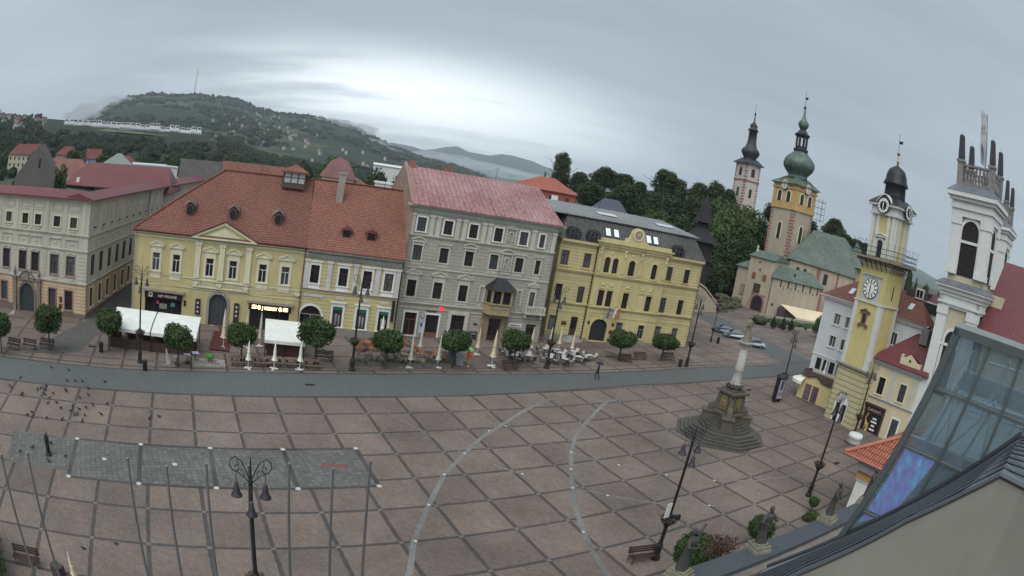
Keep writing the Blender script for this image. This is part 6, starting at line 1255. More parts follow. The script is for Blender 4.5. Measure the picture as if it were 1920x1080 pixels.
# steps and retaining wall beside the mansard building
T = thing('stair_wall', 'beige retaining wall with a red and white sloping stair rail beside the yellow building', 'wall', (38, 127, 3))
b = MB(fr((35.3, 122.0), 32)); b.xz([(-2, 1), (8.5, 1), (8.5, 4.4), (3.5, 7.6), (-2, 9.6)], 0, .6); b.build('wall', CAST, T); b = MB(fr((35.3, 122.0), 32)); b.tube([(-1.8, -.1, 9.9), (3.5, -.1, 8.0), (8.6, -.1, 4.8)], .16, 5); b.build('handrail', mat('salmon_white_rail', (.6, .42, .36), .7), T)
# rubble bank, hedge, terrace walls
T = thing('rubble_bank', 'rough stone and shrub bank left of the castle gatehouse', 'bank', (47, 138, 3.5))
b = MB(); rg = random.Random(8)
for k in range(70): t = rg.random(); q = rg.random(); b.blob((42.5 + 9 * t + 1.5 * q, 130 + 11 * t - 6 * q * .3, 3.2 + (1 - q) * 3.6 * (1 - .4 * t)), (rg.uniform(.6, 1.5), rg.uniform(.5, 1.2), rg.uniform(.3, .7)), 1, .3, rg)
b.build('rubble', mat('mossy_rubble', (.16, .13, .10), .95, .5, 1.2, .3, col2=(.07, .08, .04)), T)
T = thing('terrace_wall', 'low beige stone terrace wall with hedge in front below the castle wall', 'wall', (58, 122, 3.4))
b = MB(); b.prism([(52, 124.5, 2), (70, 127, 2), (70, 127, 5.0), (52, 124.5, 4.9)], (0, .5, 0)); b.prism([(51, 119.6, 2), (66, 121.5, 2), (66, 121.5, 4.1), (51, 119.6, 4.0)], (0, .4, 0)); b.build('wall', STONE, T)
b = MB()
for k in range(60): t = rg.random(); b.blob((48.5 + 17 * t, 119.5 + 3.0 * t + rg.uniform(-.8, 1.2), 3.9 + rg.uniform(0, .5)), rg.uniform(.5, .9), 1, .3, rg)
b.build('hedge', mat('hedge_leaves', (.02, .035, .012), .8, .4, 2, .3, col2=(.05, .08, .025)), T)

# ================= trees =================
def crown(name, rg, clumps, n, size, m_, dens=1.0, droop=0.0):
    """foliage: thousands of small leaf sprays spread through overlapping clumps"""
    vs = []; fs = []
    tot = sum(c[3] ** 2 for c in clumps)
    for (x, y, z, r, rz_) in clumps:
        k = int(n * r * r / tot)
        for _ in range(k):
            d = Vector((rg.gauss(0, 1), rg.gauss(0, 1), rg.gauss(0, 1))); d.normalize(); q = rg.uniform(.62, 1.06) ** 1 if rg.random() < .8 else rg.uniform(.2, .7)
            p = Vector((x + d.x * r * q, y + d.y * r * q, z + d.z * rz_ * q)); s = size * rg.uniform(.55, 1.3)
            u = Vector((rg.gauss(0, 1), rg.gauss(0, 1), rg.gauss(0, .6))); w_ = d + u * .75; w_.normalize(); a = w_.orthogonal().normalized(); a = Matrix.Rotation(rg.uniform(0, 6.28), 3, w_) @ a; c = w_.cross(a)
            i = len(vs); vs += [p - a * s, p - c * s * .55 + w_ * s * .12, p + a * s, p + c * s * .55 + w_ * s * .12]; fs.append((i, i + 1, i + 2, i + 3))
    me = bpy.data.meshes.new(name); me.from_pydata(vs, [], fs); me.materials.append(m_); return me
def trunk(mb, h, r, limbs, rg):
    mb.tube([(0, 0, -.3), (.05 * h * .1, 0, h * .4), (0, .02 * h, h * .8)], [r * 1.25, r * .85, r * .4], 8)
    for _ in range(limbs):
        a = rg.uniform(0, 6.28); z = rg.uniform(.35, .7) * h; l_ = rg.uniform(.25, .4) * h; mb.tube([(0, 0, z), (math.cos(a) * l_ * .5, math.sin(a) * l_ * .5, z + l_ * .5), (math.cos(a) * l_, math.sin(a) * l_, z + l_ * .9)], [r * .45, r * .28, r * .1], 5)
def proto_tree(kind, seed):
    rg = random.Random(seed); T = bpy.data.objects.new('tree', None); COL.objects.link(T); WPOS[T.name] = (0, 0, 0)
    b = MB(); cl = []
    if kind == 'oak':       # unit: crown radius 1 (x/y), height 3
        trunk(b, 2.2, .1, 6, rg)
        for k in range(21):
            t = k / 21; z = .8 + 1.8 * t; rr = (1.0 - abs(t - .38) ** 1.4 * 1.35) * .68; a = k * 2.4 + rg.uniform(-.4, .4); q = rr * rg.uniform(.6, 1.0) * (1 - t * .3); r = rg.uniform(.36, .54) * (1 - .25 * t); cl.append((math.cos(a) * q, math.sin(a) * q, z, r, r * .95))
        cl.append((0, 0, 1.7, .62, .8)); n, s, m_ = 7500, .07, LF_OAK
    elif kind == 'map':
        trunk(b, 2.0, .09, 6, rg)
        for k in range(13):
            t = k / 13; z = .7 + 1.5 * t; rr = (1.0 - abs(t - .4) * 1.1) * .62; a = k * 2.4 + rg.uniform(-.4, .4); r = rg.uniform(.36, .52); cl.append((math.cos(a) * rr, math.sin(a) * rr, z, r, r * .95))
        cl.append((0, 0, 1.4, .6, .7)); n, s, m_ = 7000, .07, LF_MAP
    elif kind == 'tall':
        trunk(b, 3.6, .1, 8, rg)
        for k in range(16):
            t = k / 16; z = 1.0 + 3.0 * t; rr = (1.0 - t * .45) * .42; a = k * 2.3 + rg.uniform(-.5, .5); r = rg.uniform(.42, .62) * (1 - .3 * t); cl.append((math.cos(a) * rr, math.sin(a) * rr, z, r, r * 1.05))
        n, s, m_ = 7500, .075, LF_OAK
    elif kind == 'con':
        b.tube([(0, 0, -.2), (0, 0, 3.6)], [.1, .02], 6)
        for k in range(18):
            t = k / 18; z = .5 + 3.2 * t; rr = (1 - t) * .55; 
            for j in range(3): a = k * 1.3 + j * 2.1; cl.append((math.cos(a) * rr, math.sin(a) * rr, z, .34 * (1 - t) + .08, .2))
        n, s, m_ = 3600, .06, LF_CON
    b.build('trunk', BARK, T)
    o = bpy.data.objects.new('crown', crown('crown_' + kind, rg, cl, n, s, m_)); COL.objects.link(o); o.parent = T; WPOS[o.name] = (0, 0, 0)
    return T
PT = {('oak', 0): 3.0, ('oak', 1): 3.0, ('oak', 2): 3.0, ('map', 0): 2.45, ('tall', 0): 4.3, ('con', 0): 3.9}
PROTO = {}
def put_tree(kind, var, x, y, z0, ztop, r, label, cat='tree', group='trees on the castle hill', rz=None):
    key = (kind, var)
    hgt = PT[key]
    if key not in PROTO: PROTO[key] = proto_tree(kind, hash(key) % 97 if 0 else (var * 7 + len(kind) * 3)); o = PROTO[key]
    else: o = dup(PROTO[key], (0, 0, 0))
    o.location = (x, y, z0); o.scale = (r, r, (ztop - z0) / hgt); o.rotation_euler = (0, 0, (x * 3.7 + y) % 6.28 if rz is None else rz)
    o['label'] = label; o['category'] = cat; o['group'] = group; return o
TR = [('tall', 11.1, 249.8, 38.2, 4.9, 'tallest dark tree on the skyline above the orange house'), ('con', 4.9, 250, 29.7, 2.3, 'small pointed conifer left of the tallest skyline tree'), ('oak', 18.9, 249.3, 31.8, 4.6, 'rounded tree just right of the tallest skyline tree'), ('oak', 28, 248.4, 35.3, 5.6, 'broad skyline tree behind the slate roofed house'), ('oak', 35.5, 247.5, 34, 5.2, 'skyline tree on the downslope right of the slate roofed house'), ('oak', 40.1, 236.6, 31.8, 3.4, 'small tree in the dip of the skyline'), ('tall', 47.9, 230.1, 38, 5.2, 'tall tree at the middle peak of the hill skyline'), ('oak', 53.2, 228.9, 35.6, 3.8, 'tree right behind the middle skyline peak'), ('oak', 59.3, 222.2, 35.8, 5.0, 'domed skyline tree left of the far church tower'), ('oak', 65.5, 220.5, 37.3, 4.8, 'domed skyline tree next to the far church tower'), ('oak', 68.6, 214.3, 35.2, 3.8, 'tree touching the left side of the far church tower'),
      ('oak', 20.7, 214, 27.4, 5.6, 'dark tree above the slate roof'), ('oak', 30.7, 207.7, 28.8, 5.6, 'dark tree right above the slate roof'), ('oak', 38.5, 201.3, 27.9, 4.8, 'dark tree above the grey upper roof of the mansard building'), ('oak', 44.3, 195, 28.1, 4.8, 'dark tree in the second row below the middle skyline peak'), ('oak', 50.6, 188.3, 29.0, 5.0, 'dark tree in the second row left of the far church tower'), ('map', 57.9, 186.2, 29.4, 4.8, 'lighter tree in the second row left of the far church tower'),
      ('map', 36.1, 176.3, 21.5, 4.2, 'light green tree left of the wooden belfry'), ('oak', 41.5, 166.9, 22.0, 4.6, 'dark tree directly behind the wooden belfry'), ('map', 51.9, 164, 24.6, 4.8, 'large light green tree right of the wooden belfry'), ('map', 61.0, 168, 28, 5.0, 'large fresh green tree covering the foot of the far church tower'), ('oak', 65.3, 169.6, 26.4, 3.0, 'tree touching the left side of the great castle tower'),
      ('oak', 46.8, 152.4, 17.2, 4.2, 'dark low tree between the belfry and the gatehouse'), ('oak', 52.0, 150.7, 19.7, 4.2, 'dark low tree left of the gatehouse roof'), ('oak', 57.0, 152.0, 20.7, 3.6, 'dark low tree at the foot of the great castle tower'), ('oak', 42.5, 150, 15, 4.2, 'dark low tree right of the mansard building corner'), ('oak', 47.5, 146.5, 12.0, 3.6, 'dark low tree above the rubble bank'), ('oak', 36.5, 158, 17.5, 4.2, 'dark tree just above the eaves corner of the mansard building'),
      ('oak', 113.3, 211.6, 34.5, 4.8, 'skyline tree right of the castle church roof'), ('oak', 114.6, 205.1, 29.6, 4.6, 'lower tree right of the castle church roof'), ('oak', 119.5, 202.4, 28.6, 4.2, 'tree between the castle church and the clock tower'), ('oak', 122.8, 200.3, 28.2, 3.6, 'tree touching the left side of the clock tower gallery'), ('oak', 92, 224, 35.5, 5.5, 'tree behind the roof of the castle church'), ('oak', 104, 218, 32, 5.0, 'tree behind the right end of the castle church roof')]
for i, (k, x, y, zt, r, lb) in enumerate(TR):
    z0 = ground_h(x, y) - .5; put_tree(k, (i % 3) if k == 'oak' else 0, x, y, z0, zt + .6, r * (1.3 if i > 1 else 1.1), lb)
rg = random.Random(11)
# undergrowth between the trunks
me = crown('undergrowth', rg, [(36 + rg.uniform(-6, 30) + k * .5, 150 + rg.uniform(0, 70), 0, rg.uniform(3, 5), 3.2) for k in range(46)], 30000, .55, LF_OAK)
o = bpy.data.objects.new('undergrowth', me); COL.objects.link(o)
for v in me.vertices: v.co.z += ground_h(v.co.x, v.co.y) + 1.5
tag(o, 'dark shrubs filling the slope between the trees on the castle hill', 'shrubs', None, 'stuff')
# ---- town roofs behind the left buildings
def house_bg(name, label, cat, o_, ang, w_, d_, z0, ze, zr, wm_, rm_, hl=0, hr=0, wins=0, rows_=2, group=None):
    F = fr(o_, ang); T = thing(name, label, cat, (o_[0], o_[1], z0), group)
    b = MB(F); b.box(0, w_, 0, d_, z0, ze)
    if hl == 0 and zr > ze: b.mesh([(0, 0, ze), (0, d_, ze), (0, d_ / 2, zr - .1), (w_, 0, ze), (w_, d_, ze), (w_, d_ / 2, zr - .1)], [(0, 1, 2), (3, 5, 4)])
    b.build('wall', wm_, T)
    b = MB(F)
    if zr > ze: gable_roof(b, -.4, w_ + .4, -.5, d_ / 2, d_ + .5, ze, zr, hl, hr)
    else: b.box(-.2, w_ + .2, -.2, d_ + .2, ze, ze + .3)
    b.build('roof', rm_, T)
    if wins:
        b = MB(F)
        for i in range(wins):
            for j in range(rows_):
                x = (i + .5) * w_ / wins; z = ze - 1.8 - j * 3.0; b.box(x - .45, x + .45, -.05, .02, z - .7, z + .7)
        b.each('window', GLASS, T)
    return T, F
RBG = mat('faded_red_roof', (.13, .045, .04), .8, .25, .6); DKR = mat('dark_brown_grey_roof', (.07, .065, .06), .8, .3, .6); PNKW = mat('pink_plaster', (.45, .30, .26), .9); BGW = mat('distant_white_plaster', (.55, .55, .52), .9)
b = MB(FA)
T = thing('steep_gable', 'dark rough gable with one slit window above the corner building roof at the left edge', 'building', (-56, 55, 10))
FD = fr((-73.5, 60.5), 18)
b = MB(FD); b.prism([(0, 0, 8), (9.0, 0, 8), (9.0, 0, 14.6), (4.9, 0, 18.9), (0, 0, 14.0)], (-1.5, 5, 0)); b.build('gable', mat('rough_grey_gable', (.11, .10, .095), .95, .25, 3, .3), T); b = MB(FD); b.box(5.2, 5.6, -.06, 0, 15.6, 16.9); b.build('slit_window', BLK, T)
def mid(px_az, el, d): return pt(px_az, el, d)
house_bg('school_building', 'long building with a red dormered roof beyond the left rooftops', 'building', (-240, 190), 40, 26, 12, 0, 11.5, 16.5, mat('pale_yellow_far_wall', (.5, .45, .33)), RBG, 5, 5, 9, 2)
house_bg('pink_house', 'pink house with red roof beyond the left rooftops', 'house', (-190, 184), 40, 12, 10, 0, 13, 16.5, PNKW, RBG, 4, 4, 4, 3)
house_bg('blue_striped_house', 'narrow pink and blue house beside the pink house', 'house', (-176, 193), 42, 7, 8, 0, 12, 16, mat('pale_blue_wall', (.28, .36, .5)), RBG, 0, 0, 2, 3)
house_bg('orange_villa', 'small salmon villa with red roof right of the pink house', 'house', (-164, 204), 45, 9, 8, 0, 11, 14, mat('salmon_wall', (.48, .24, .18)), RBG, 3, 3, 3, 2)
house_bg('old_roof_house', 'old house with a brown red roof beside the steep dark gable', 'house', (-96, 86), 35, 15, 9, 0, 12, 15.8, PNKW, mat('brown_red_old_roof', (.17, .085, .07), .85, .3, 1.2), 4, 4, 5, 2)
house_bg('green_roof_hall', 'low hall with a green grey roof in front of the old red roofed house', 'building', (-80, 73), 28, 12, 8, 0, 10.5, 13.2, BGW, mat('green_grey_metal', (.13, .17, .15), .6, .2, 1), 0, 0, 3, 1)
house_bg('pyramid_roof_house', 'white house with a pale green pyramid roof above the red sheet roof', 'house', (-96.5, 113), 40, 9, 9, 0, 14, 17.0, BGW, mat('pale_green_slate', (.18, .21, .19), .8, .2, .8), 4.4, 4.4, 3, 2)
house_bg('flat_white_hall', 'long flat roofed white hall behind the red sheet roof', 'building', (-103, 136), 38, 14, 14, 0, 13.8, 13.8, BGW, mat('pale_flat_roof', (.42, .45, .46), .7), 0, 0, 0)
house_bg('flat_white_annex', 'second flat white hall beside the dark roof', 'building', (-89, 145), 38, 13, 12, 0, 13.0, 13.0, BGW, mat('pale_flat_roof', (.42, .45, .46), .7), 0, 0, 0)
house_bg('dark_roof_house', 'house with a dark steep roof and white gable near the orange tiles', 'house', (-70, 112), 35, 13, 10, 0, 12.5, 17.2, BGW, DKR, 0, 0, 0)
house_bg('brown_roof_house', 'brown roofed house with a roof window between the dark roof and the ridge', 'house', (-62, 118), 34, 14, 10, 0, 13.5, 17.5, BGW, mat('brown_tile_roof', (.15, .065, .05), .85, .3, 1), 0, 0, 0)
T = thing('turret_villa', 'villa with a red mansard turret above the ridge of the orange tiles', 'villa', (-37, 124, 0))
b = MB(fr((-40.5, 121), 20)); b.box(0, 6.5, 0, 6.5, 0, 17.0); b.box(6, 11, .5, 6, 0, 15.4); b.build('wall', mat('cream_villa_wall', (.48, .43, .36)), T); b = MB(fr((-40.5, 121), 20)); b.mesh([(-.5, -.5, 16.9), (7, -.5, 16.9), (7, 7, 16.9), (-.5, 7, 16.9), (1.4, 1.4, 20.2), (5.1, 1.4, 20.2), (5.1, 5.1, 20.2), (1.4, 5.1, 20.2), (3.2, 3.2, 21.2)], [(0, 1, 5, 4), (1, 2, 6, 5), (2, 3, 7, 6), (3, 0, 4, 7), (4, 5, 8), (5, 6, 8), (6, 7, 8), (7, 4, 8)]); b.mesh([(6.2, 0, 15.3), (11.5, 0, 15.3), (11.5, 6.5, 15.3), (6.2, 6.5, 15.3), (6.5, 3.2, 17.8)], [(0, 1, 4), (1, 2, 4), (2, 3, 4)]); b.build('roof', mat('dusty_pink_roof', (.17, .085, .08), .8, .3, .8), T)
b = MB(fr((-40.5, 121), 20)); b.box(7, 10.5, .42, .5, 13.6, 14.8); b.build('window_band', GLASS, T)
house_bg('white_stair_box', 'small white cube on the roofline left of the grey building', 'building', (-24.0, 100), 20, 2.4, 3, 10, 17.6, 17.6, WHT, WHT)
house_bg('white_glass_house', 'long white house with glass front on the wooded slope', 'house', (-75, 300), 15, 16, 9, 0, 21.5, 22.5, BGW, BGW, 0, 0, 0)
T, F_ = house_bg('orange_house', 'orange red house with hipped red roof above the grey building roof', 'house', (-4.2, 149), -5, 15, 12, 5, 21.3, 24.4, mat('red_orange_wall', (.26, .07, .055)), mat('bright_red_tiles', (.26, .085, .06), .8, .2, 1), 6, 6, 4, 1)
b = MB(F_); b.box(9.5, 11, -.08, 0, 18.8, 20.4); b.build('white_window', FRW, T)
house_bg('slate_house', 'house with a dark blue slate mansard roof above the mansard building', 'house', (14.0, 148), -8, 10, 10, 5, 18.2, 22.0, BGW, mat('blue_slate', (.06, .065, .085), .7, .25, 1), 3.6, 3.6, 0)
for i, (az, d, h_, r, k) in enumerate([(-46.5, 97, 17.2, 3.0, 'map'), (-45.2, 93, 16.2, 2.6, 'map'), (-48.6, 130, 17.5, 4.5, 'oak'), (-17.6, 160, 21.3, 5.5, 'map'), (-20.2, 170, 20.2, 5.0, 'oak'), (-13.5, 155, 20.8, 5.5, 'oak'), (-11.5, 150, 19.5, 4.5, 'oak'), (-40.5, 190, 17, 6, 'oak'), (-36, 200, 16.5, 6, 'oak'), (-44, 240, 17, 7, 'oak'), (-33, 180, 17.5, 5, 'oak'), (-29.5, 190, 18, 5, 'oak'), (-26.5, 210, 18.2, 6, 'oak'), (-23.5, 185, 18.4, 5, 'oak')]):
    p = pt(az, 0, d); put_tree(k, 0, p.x, p.y, -1, h_, r, ['bright green tree behind the corner building roof', 'smaller bright green tree behind the corner building roof', 'dark tree beside the pink house', 'light tree left of the turret villa', 'dark tree behind the roof lantern', 'dark round tree right of the turret villa', 'dark tree left of the grey building gable', 'dark tree behind the red sheet roof', 'dark tree behind the pyramid roof', 'large dark tree behind the pink house', 'dark tree behind the flat white hall', 'dark tree above the brown roof', 'dark tree above the orange ridge', 'dark tree left of the roof lantern'][i], group='trees among the town roofs')
# ================= hills =================
def interp(tab, a):
    if a <= tab[0][0]: return tab[0][1]
    for (a0, e0), (a1, e1) in zip(tab, tab[1:]):
        if a <= a1: t = (a - a0) / (a1 - a0); t = t * t * (3 - 2 * t); return e0 + (e1 - e0) * t
    return tab[-1][1]
def forest_pattern(n, l, c, last, hgt): return last, hgt
def hill_z(r, az, tab, r0, r1, z0, back, rough, seed, shape):
    q = (r - r0) / (r1 - r0); zc_ = H + r1 * math.tan(R(interp(tab, az)))
    k = max(0, min(1, q)) ** shape if q <= 1 else 1 - ((q - 1) / back) ** 1.5 * .6
    x, y = r * math.sin(R(az)), r * math.cos(R(az)); z = z0 + (zc_ - z0) * k; p = Vector((x, y, 0))
    return (x, y, z + (zc_ - z0) * rough * k * noise.fractal(p * (9.0 / r1) + Vector((seed, 0, 0)), 1, 2, 5) + (r1 / 900) * .8 * noise.noise(p * (260 / r1)) * (1 if k > .03 else 0))
def hill(name, tab, r0, r1, z0, m_, az0, az1, back=.35, na=150, nr=46, rough=.05, seed=0, shape=1.6):
    vs = []; fs = []
    for j in range(nr + 1):
        t = j / nr; r = r0 + (r1 - r0) * t * (1 + back)
        for i in range(na + 1):
            az = az0 + (az1 - az0) * i / na; vs.append(hill_z(r, az, tab, r0, r1, z0, back, rough, seed, shape))
    for j in range(nr):
        for i in range(na): a = j * (na + 1) + i; fs.append((a, a + 1, a + na + 2, a + na + 1))
    b = MB(); b.smooth = True; b.mesh(vs, fs); return struct(b.build(name, m_))
def forest_mat(nm, dark, light, meadow, sc_, thr, bump=.6):
    M = bpy.data.materials.new(nm); M.use_nodes = True; t = M.node_tree; n = t.nodes; l = t.links; b = n['Principled BSDF']; b.inputs['Roughness'].default_value = .95; b.inputs['Specular IOR Level'].default_value = .1
    c = n.new('ShaderNodeTexCoord')
    def nz_(s, d=4, r=.6):
        q = n.new('ShaderNodeTexNoise'); q.inputs['Scale'].default_value = s; q.inputs['Detail'].default_value = d; q.inputs['Roughness'].default_value = r; l.new(c.outputs['Object'], q.inputs[0]); return q.outputs[0]
    a = nz_(sc_, 5, .75); rp = n.new('ShaderNodeValToRGB'); l.new(a, rp.inputs[0]); rp.color_ramp.elements[0].position = .38; rp.color_ramp.elements[0].color = (*dark, 1); rp.color_ramp.elements[1].position = .62; rp.color_ramp.elements[1].color = (*light, 1)
    mm = nz_(sc_ * .10, 4, .6); mk = n.new('ShaderNodeMapRange'); l.new(mm, mk.inputs[0]); mk.inputs[1].default_value = thr; mk.inputs[2].default_value = thr + .035
    mx = n.new('ShaderNodeMix'); mx.data_type = 'RGBA'; l.new(mk.outputs[0], mx.inputs[0]); l.new(rp.outputs[0], mx.inputs[6]); mx.inputs[7].default_value = (*meadow, 1); l.new(mx.outputs[2], b.inputs['Base Color'])
    bp = n.new('ShaderNodeBump'); bp.inputs['Strength'].default_value = bump; bp.inputs['Distance'].default_value = 4; l.new(a, bp.inputs['Height']); l.new(bp.outputs[0], b.inputs['Normal']); return M
S1 = [(-75, 2.2), (-60, 2.0), (-53.6, 1.75), (-49.6, 1.65), (-46.3, 1.5), (-43.9, 1.45), (-37.8, 1.2), (-33, 1.35), (-30.6, 1.3), (-27.3, .6), (-24, -.2), (-19, -.5), (-10, -.9), (0, -1.5), (20, -2)]
S2 = [(-75, -.5), (-56, -.3), (-50, .0), (-46.8, .7), (-43.5, 1.6), (-42.2, 2.2), (-40.6, 3.2), (-39, 3.9), (-35.7, 4.3), (-31.3, 4.6), (-28.1, 4.4), (-24.8, 3.9), (-21.7, 3.8), (-18.7, 3.5), (-16.6, 3.3), (-14.6, 2.6), (-12.5, 1.95), (-9.5, 1.35), (-7.1, 1.25), (-4.9, .8), (-2.6, .2), (.5, -.4), (6, -1), (20, -2)]
S3 = [(-75, 1.2), (-60, 1.5), (-52, 1.9), (-48, 1.6), (-44, 1.2), (-20, 1.5), (-14, 2.2), (-12.8, 2.4), (-11.1, 2.3), (-9.6, 2.1), (-8.5, 2.5), (-7.3, 3.0), (-5.9, 2.7), (-4.2, 2.75), (-2.6, 3.1), (-.1, 2.8), (1.4, 2.5), (3.8, 2.1), (12, 1.6), (25, 1.6), (32, 1.9), (34.8, 1.2), (37.2, 1.05), (38.8, .8), (40.4, .3), (49.2, -.7), (70, -1)]
hill('hills', S1, 230, 1150, -1, forest_mat('near_wooded_hill', (.012, .020, .014), (.032, .043, .026), (.055, .066, .034), .05, .60), -76, 12, seed=3, shape=1.15)
hill('big_hill', S2, 1150, 3000, 5, forest_mat('big_wooded_hill', (.013, .023, .016), (.030, .045, .027), (.060, .074, .040), .02, .56), -76, 16, seed=7, shape=1.0, na=200, nr=60, rough=.07)
hill('far_mountains', S3, 5200, 8200, 0, forest_mat('far_wooded_mountains', (.02, .032, .02), (.04, .055, .03), (.08, .09, .05), .004, .62), -76, 72, seed=12, shape=1.0)
# loose wood on the near hill
def hz_(az, r, tab=S1, r0=230, r1=1150, z0=-1, shape=1.15):
    t = max(0, min(1, (r - r0) / (r1 - r0))); return z0 + (H + r1 * math.tan(R(interp(tab, az))) - z0) * t ** shape
b = MB(); rg = random.Random(21)
for k in range(2600):
    az = rg.uniform(-58, -2); r = rg.uniform(.06, 1.0) ** .8 * 1150 + 30
    if r < 250: continue
    if -48 < az < -29 and r > 690: continue
    p = Vector(hill_z(r, az, S1, 230, 1150, -1, .35, .05, 3, 1.15)); s = rg.uniform(3, 5.5) * (.8 if r < 450 else 1)
    for j in range(2): b.blob((p.x + rg.uniform(-s, s) * .6, p.y + rg.uniform(-s, s) * .6, p.z + s * rg.uniform(.4, .8)), (s * rg.uniform(.7, 1), s * rg.uniform(.7, 1), s * rg.uniform(.6, .95)), 2, .3, rg)
tag(b.build('wood', mat('distant_tree_crowns', (.013, .022, .014), .95, .4, .5, .4, .1, col2=(.034, .048, .027), big=.05)), 'dark loose wood covering the near hill beyond the roofs', 'wood', None, 'stuff')
b = MB()
B2 = (S2, 1150, 3000, 5, .35, .07, 7, 1.0)
for k in range(900):
    az = -46 + 46 * k / 900 + rg.uniform(-.2, .2); p = hill_z(3000 * rg.uniform(.965, 1.0), az, *B2); s = rg.uniform(5, 11); b.blob((p[0], p[1], p[2] + s * .3), (s, s, s * rg.uniform(.7, 1.3)), 1, .4, rg)
k = 0
while k < 3200:
    az = rg.uniform(-46, -2); r = 1200 + 1780 * rg.random(); p = hill_z(r, az, *B2); nv = noise.fractal(Vector((p[0] * .0032, p[1] * .0032, 1.7)), 1, 2, 3); k += 1
    if nv < -.05 or nv > .0 + .55: continue
    s = rg.uniform(6, 12); b.blob((p[0], p[1], p[2] + s * .25), (s * rg.uniform(.8, 1.5), s, s * rg.uniform(.6, .9)), 1, .4, rg)
tag(b.build('hillside_wood', MAT['distant_tree_crowns']), 'dark tree line and copses spread over the big hill', 'wood', None, 'stuff')
# white terraced houses on the near hill
WH_ = mat('white_render_far', (.72, .73, .72), .9, .05); first = None
def rowhouse():
    T = thing('terraced_house', 'x', 'house')
    b = MB(); b.box(0, 17, 0, 9, -9, 4.2); b.box(1, 7, 2, 9, 4.2, 7.2); b.box(10, 16, 2, 9, 4.2, 7.2); b.build('wall', WH_, T)
    b = MB()
    for x in range(5):
        b.box(1 + x * 3.2, 3.2 + x * 3.2, -.1, 0, -.5, 1.8)
    b.box(1.6, 6.4, 1.9, 2.0, 4.9, 6.6); b.box(10.6, 15.4, 1.9, 2.0, 4.9, 6.6); b.each('window', GLASS, T); return T
azs = [(-45.6, 1.02), (-44.6, .92), (-43.5, 1.0), (-42.4, .93), (-41.4, .96), (-40.3, .88), (-39.3, .98), (-38.2, .9), (-37.1, .93), (-36.1, .98), (-35.0, .86), (-34.0, .96), (-32.9, .92), (-31.8, .96)]
for k, (az, el) in enumerate(azs):
    lb = 'white terrace house on the green hill, %s from the left of its row' % ['first', 'second', 'third', 'fourth', 'fifth', 'sixth', 'seventh', 'eighth', 'ninth', 'tenth', 'eleventh', 'twelfth', 'thirteenth', 'last'][k]
    p = pt(az, el, 1010 + 12 * (k % 3))
    if first is None: first = rowhouse(); o = first; o['label'] = lb; o['group'] = 'white terrace houses on the hill'
    else: o = dup(first, (0, 0, 0), 0, lb, 'white terrace houses on the hill')
    o.location = (p.x, p.y, p.z + 1.0); o.rotation_euler = (0, 0, R(-az + (k % 3) * 4)); o.scale = (1.15, 1, 1.5 + .3 * (k % 2))
b = MB(); vs = []
for i in range(31):
    az = -47 + 17.6 * i / 30
    for j, r in enumerate((860, 930, 1000, 1090)):
        zt = H + 1030 * math.tan(R(.62 - .2 * (i / 30))) * r / 1030 + 7 + (j - 2) * 2; vs.append((r * math.sin(R(az)), r * math.cos(R(az)), zt + 1.5 * noise.noise(Vector((i * .4, j, 0)))))
b.mesh(vs, [(i * 4 + j, i * 4 + j + 1, i * 4 + j + 5, i * 4 + j + 4) for i in range(30) for j in range(3)]); struct(b.build('meadow', mat('mown_hill_meadow', (.075, .095, .035), .95, .3, .02, col2=(.12, .13, .055))))
cot = None
for k in range(84):
    if k < 14: az, el, d = rg.uniform(-55, -47.5), rg.uniform(.35, 1.2), 1000
    elif k < 64: az, el, d = rg.uniform(-30, -19), rg.uniform(1.1, 2.3), 2300
    else: az, el, d = rg.uniform(-27, -10), rg.uniform(.1, .9), 1700
    if d > 1500: p = Vector(hill_z(rg.uniform(1350, 2500) if d > 2000 else rg.uniform(1200, 1700), az, *B2)) + Vector((0, 0, 5))
    else: p = Vector(hill_z(rg.uniform(700, 1100), az, S1, 230, 1150, -1, .35, .05, 3, 1.15)) + Vector((0, 0, 4))
    s = .8 if d < 1500 else .6
    if cot is None:
        cot = thing('hillside_house', 'x', 'house'); b = MB(); b.box(0, 11, 0, 9, -20, 4.5); b.mesh([(0, 0, 4.5), (0, 9, 4.5), (0, 4.5, 8.0), (11, 0, 4.5), (11, 9, 4.5), (11, 4.5, 8.0)], [(0, 1, 2), (3, 5, 4)]); b.build('wall', mat('cream_far_render', (.36, .35, .32), .9, .25, .02), cot); b = MB(); gable_roof(b, -.6, 11.6, -.7, 4.5, 9.7, 4.4, 8.3); b.build('roof', mat('far_red_brown_roof', (.16, .08, .07), .9), cot); o = cot
    else: o = dup(cot, (0, 0, 0))
    o.location = p; o.rotation_euler = (0, 0, rg.uniform(0, 3)); o.scale = (s, s, s); o['group'] = 'small houses scattered on the hillsides'
    o['label'] = 'tiny white house scattered on the %s' % ('far left slope above the trees' if k < 14 else 'big hill among trees' if k < 64 else 'lower wooded slope of the big hill')
T = thing('transmitter_mast', 'very thin transmitter mast on top of the big hill', 'mast', (-1600, 2537, 240))
p0 = pt(-32.2, 4.45, 3000); p1 = pt(-32.4, 7.0, 3000); b = MB(); b.tube([p0, p1], [2.0, 1.2], 4); b.build('mast', POLE, T)
T = thing('chimney_mast', 'thin grey mast standing on the far left slope', 'mast', tuple(pt(-53.6, .6, 900))); b = MB(); b.tube([pt(-53.6, .4, 900), pt(-53.6, 2.4, 900)], [1.6, .9], 6); b.build('mast', POLE, T)
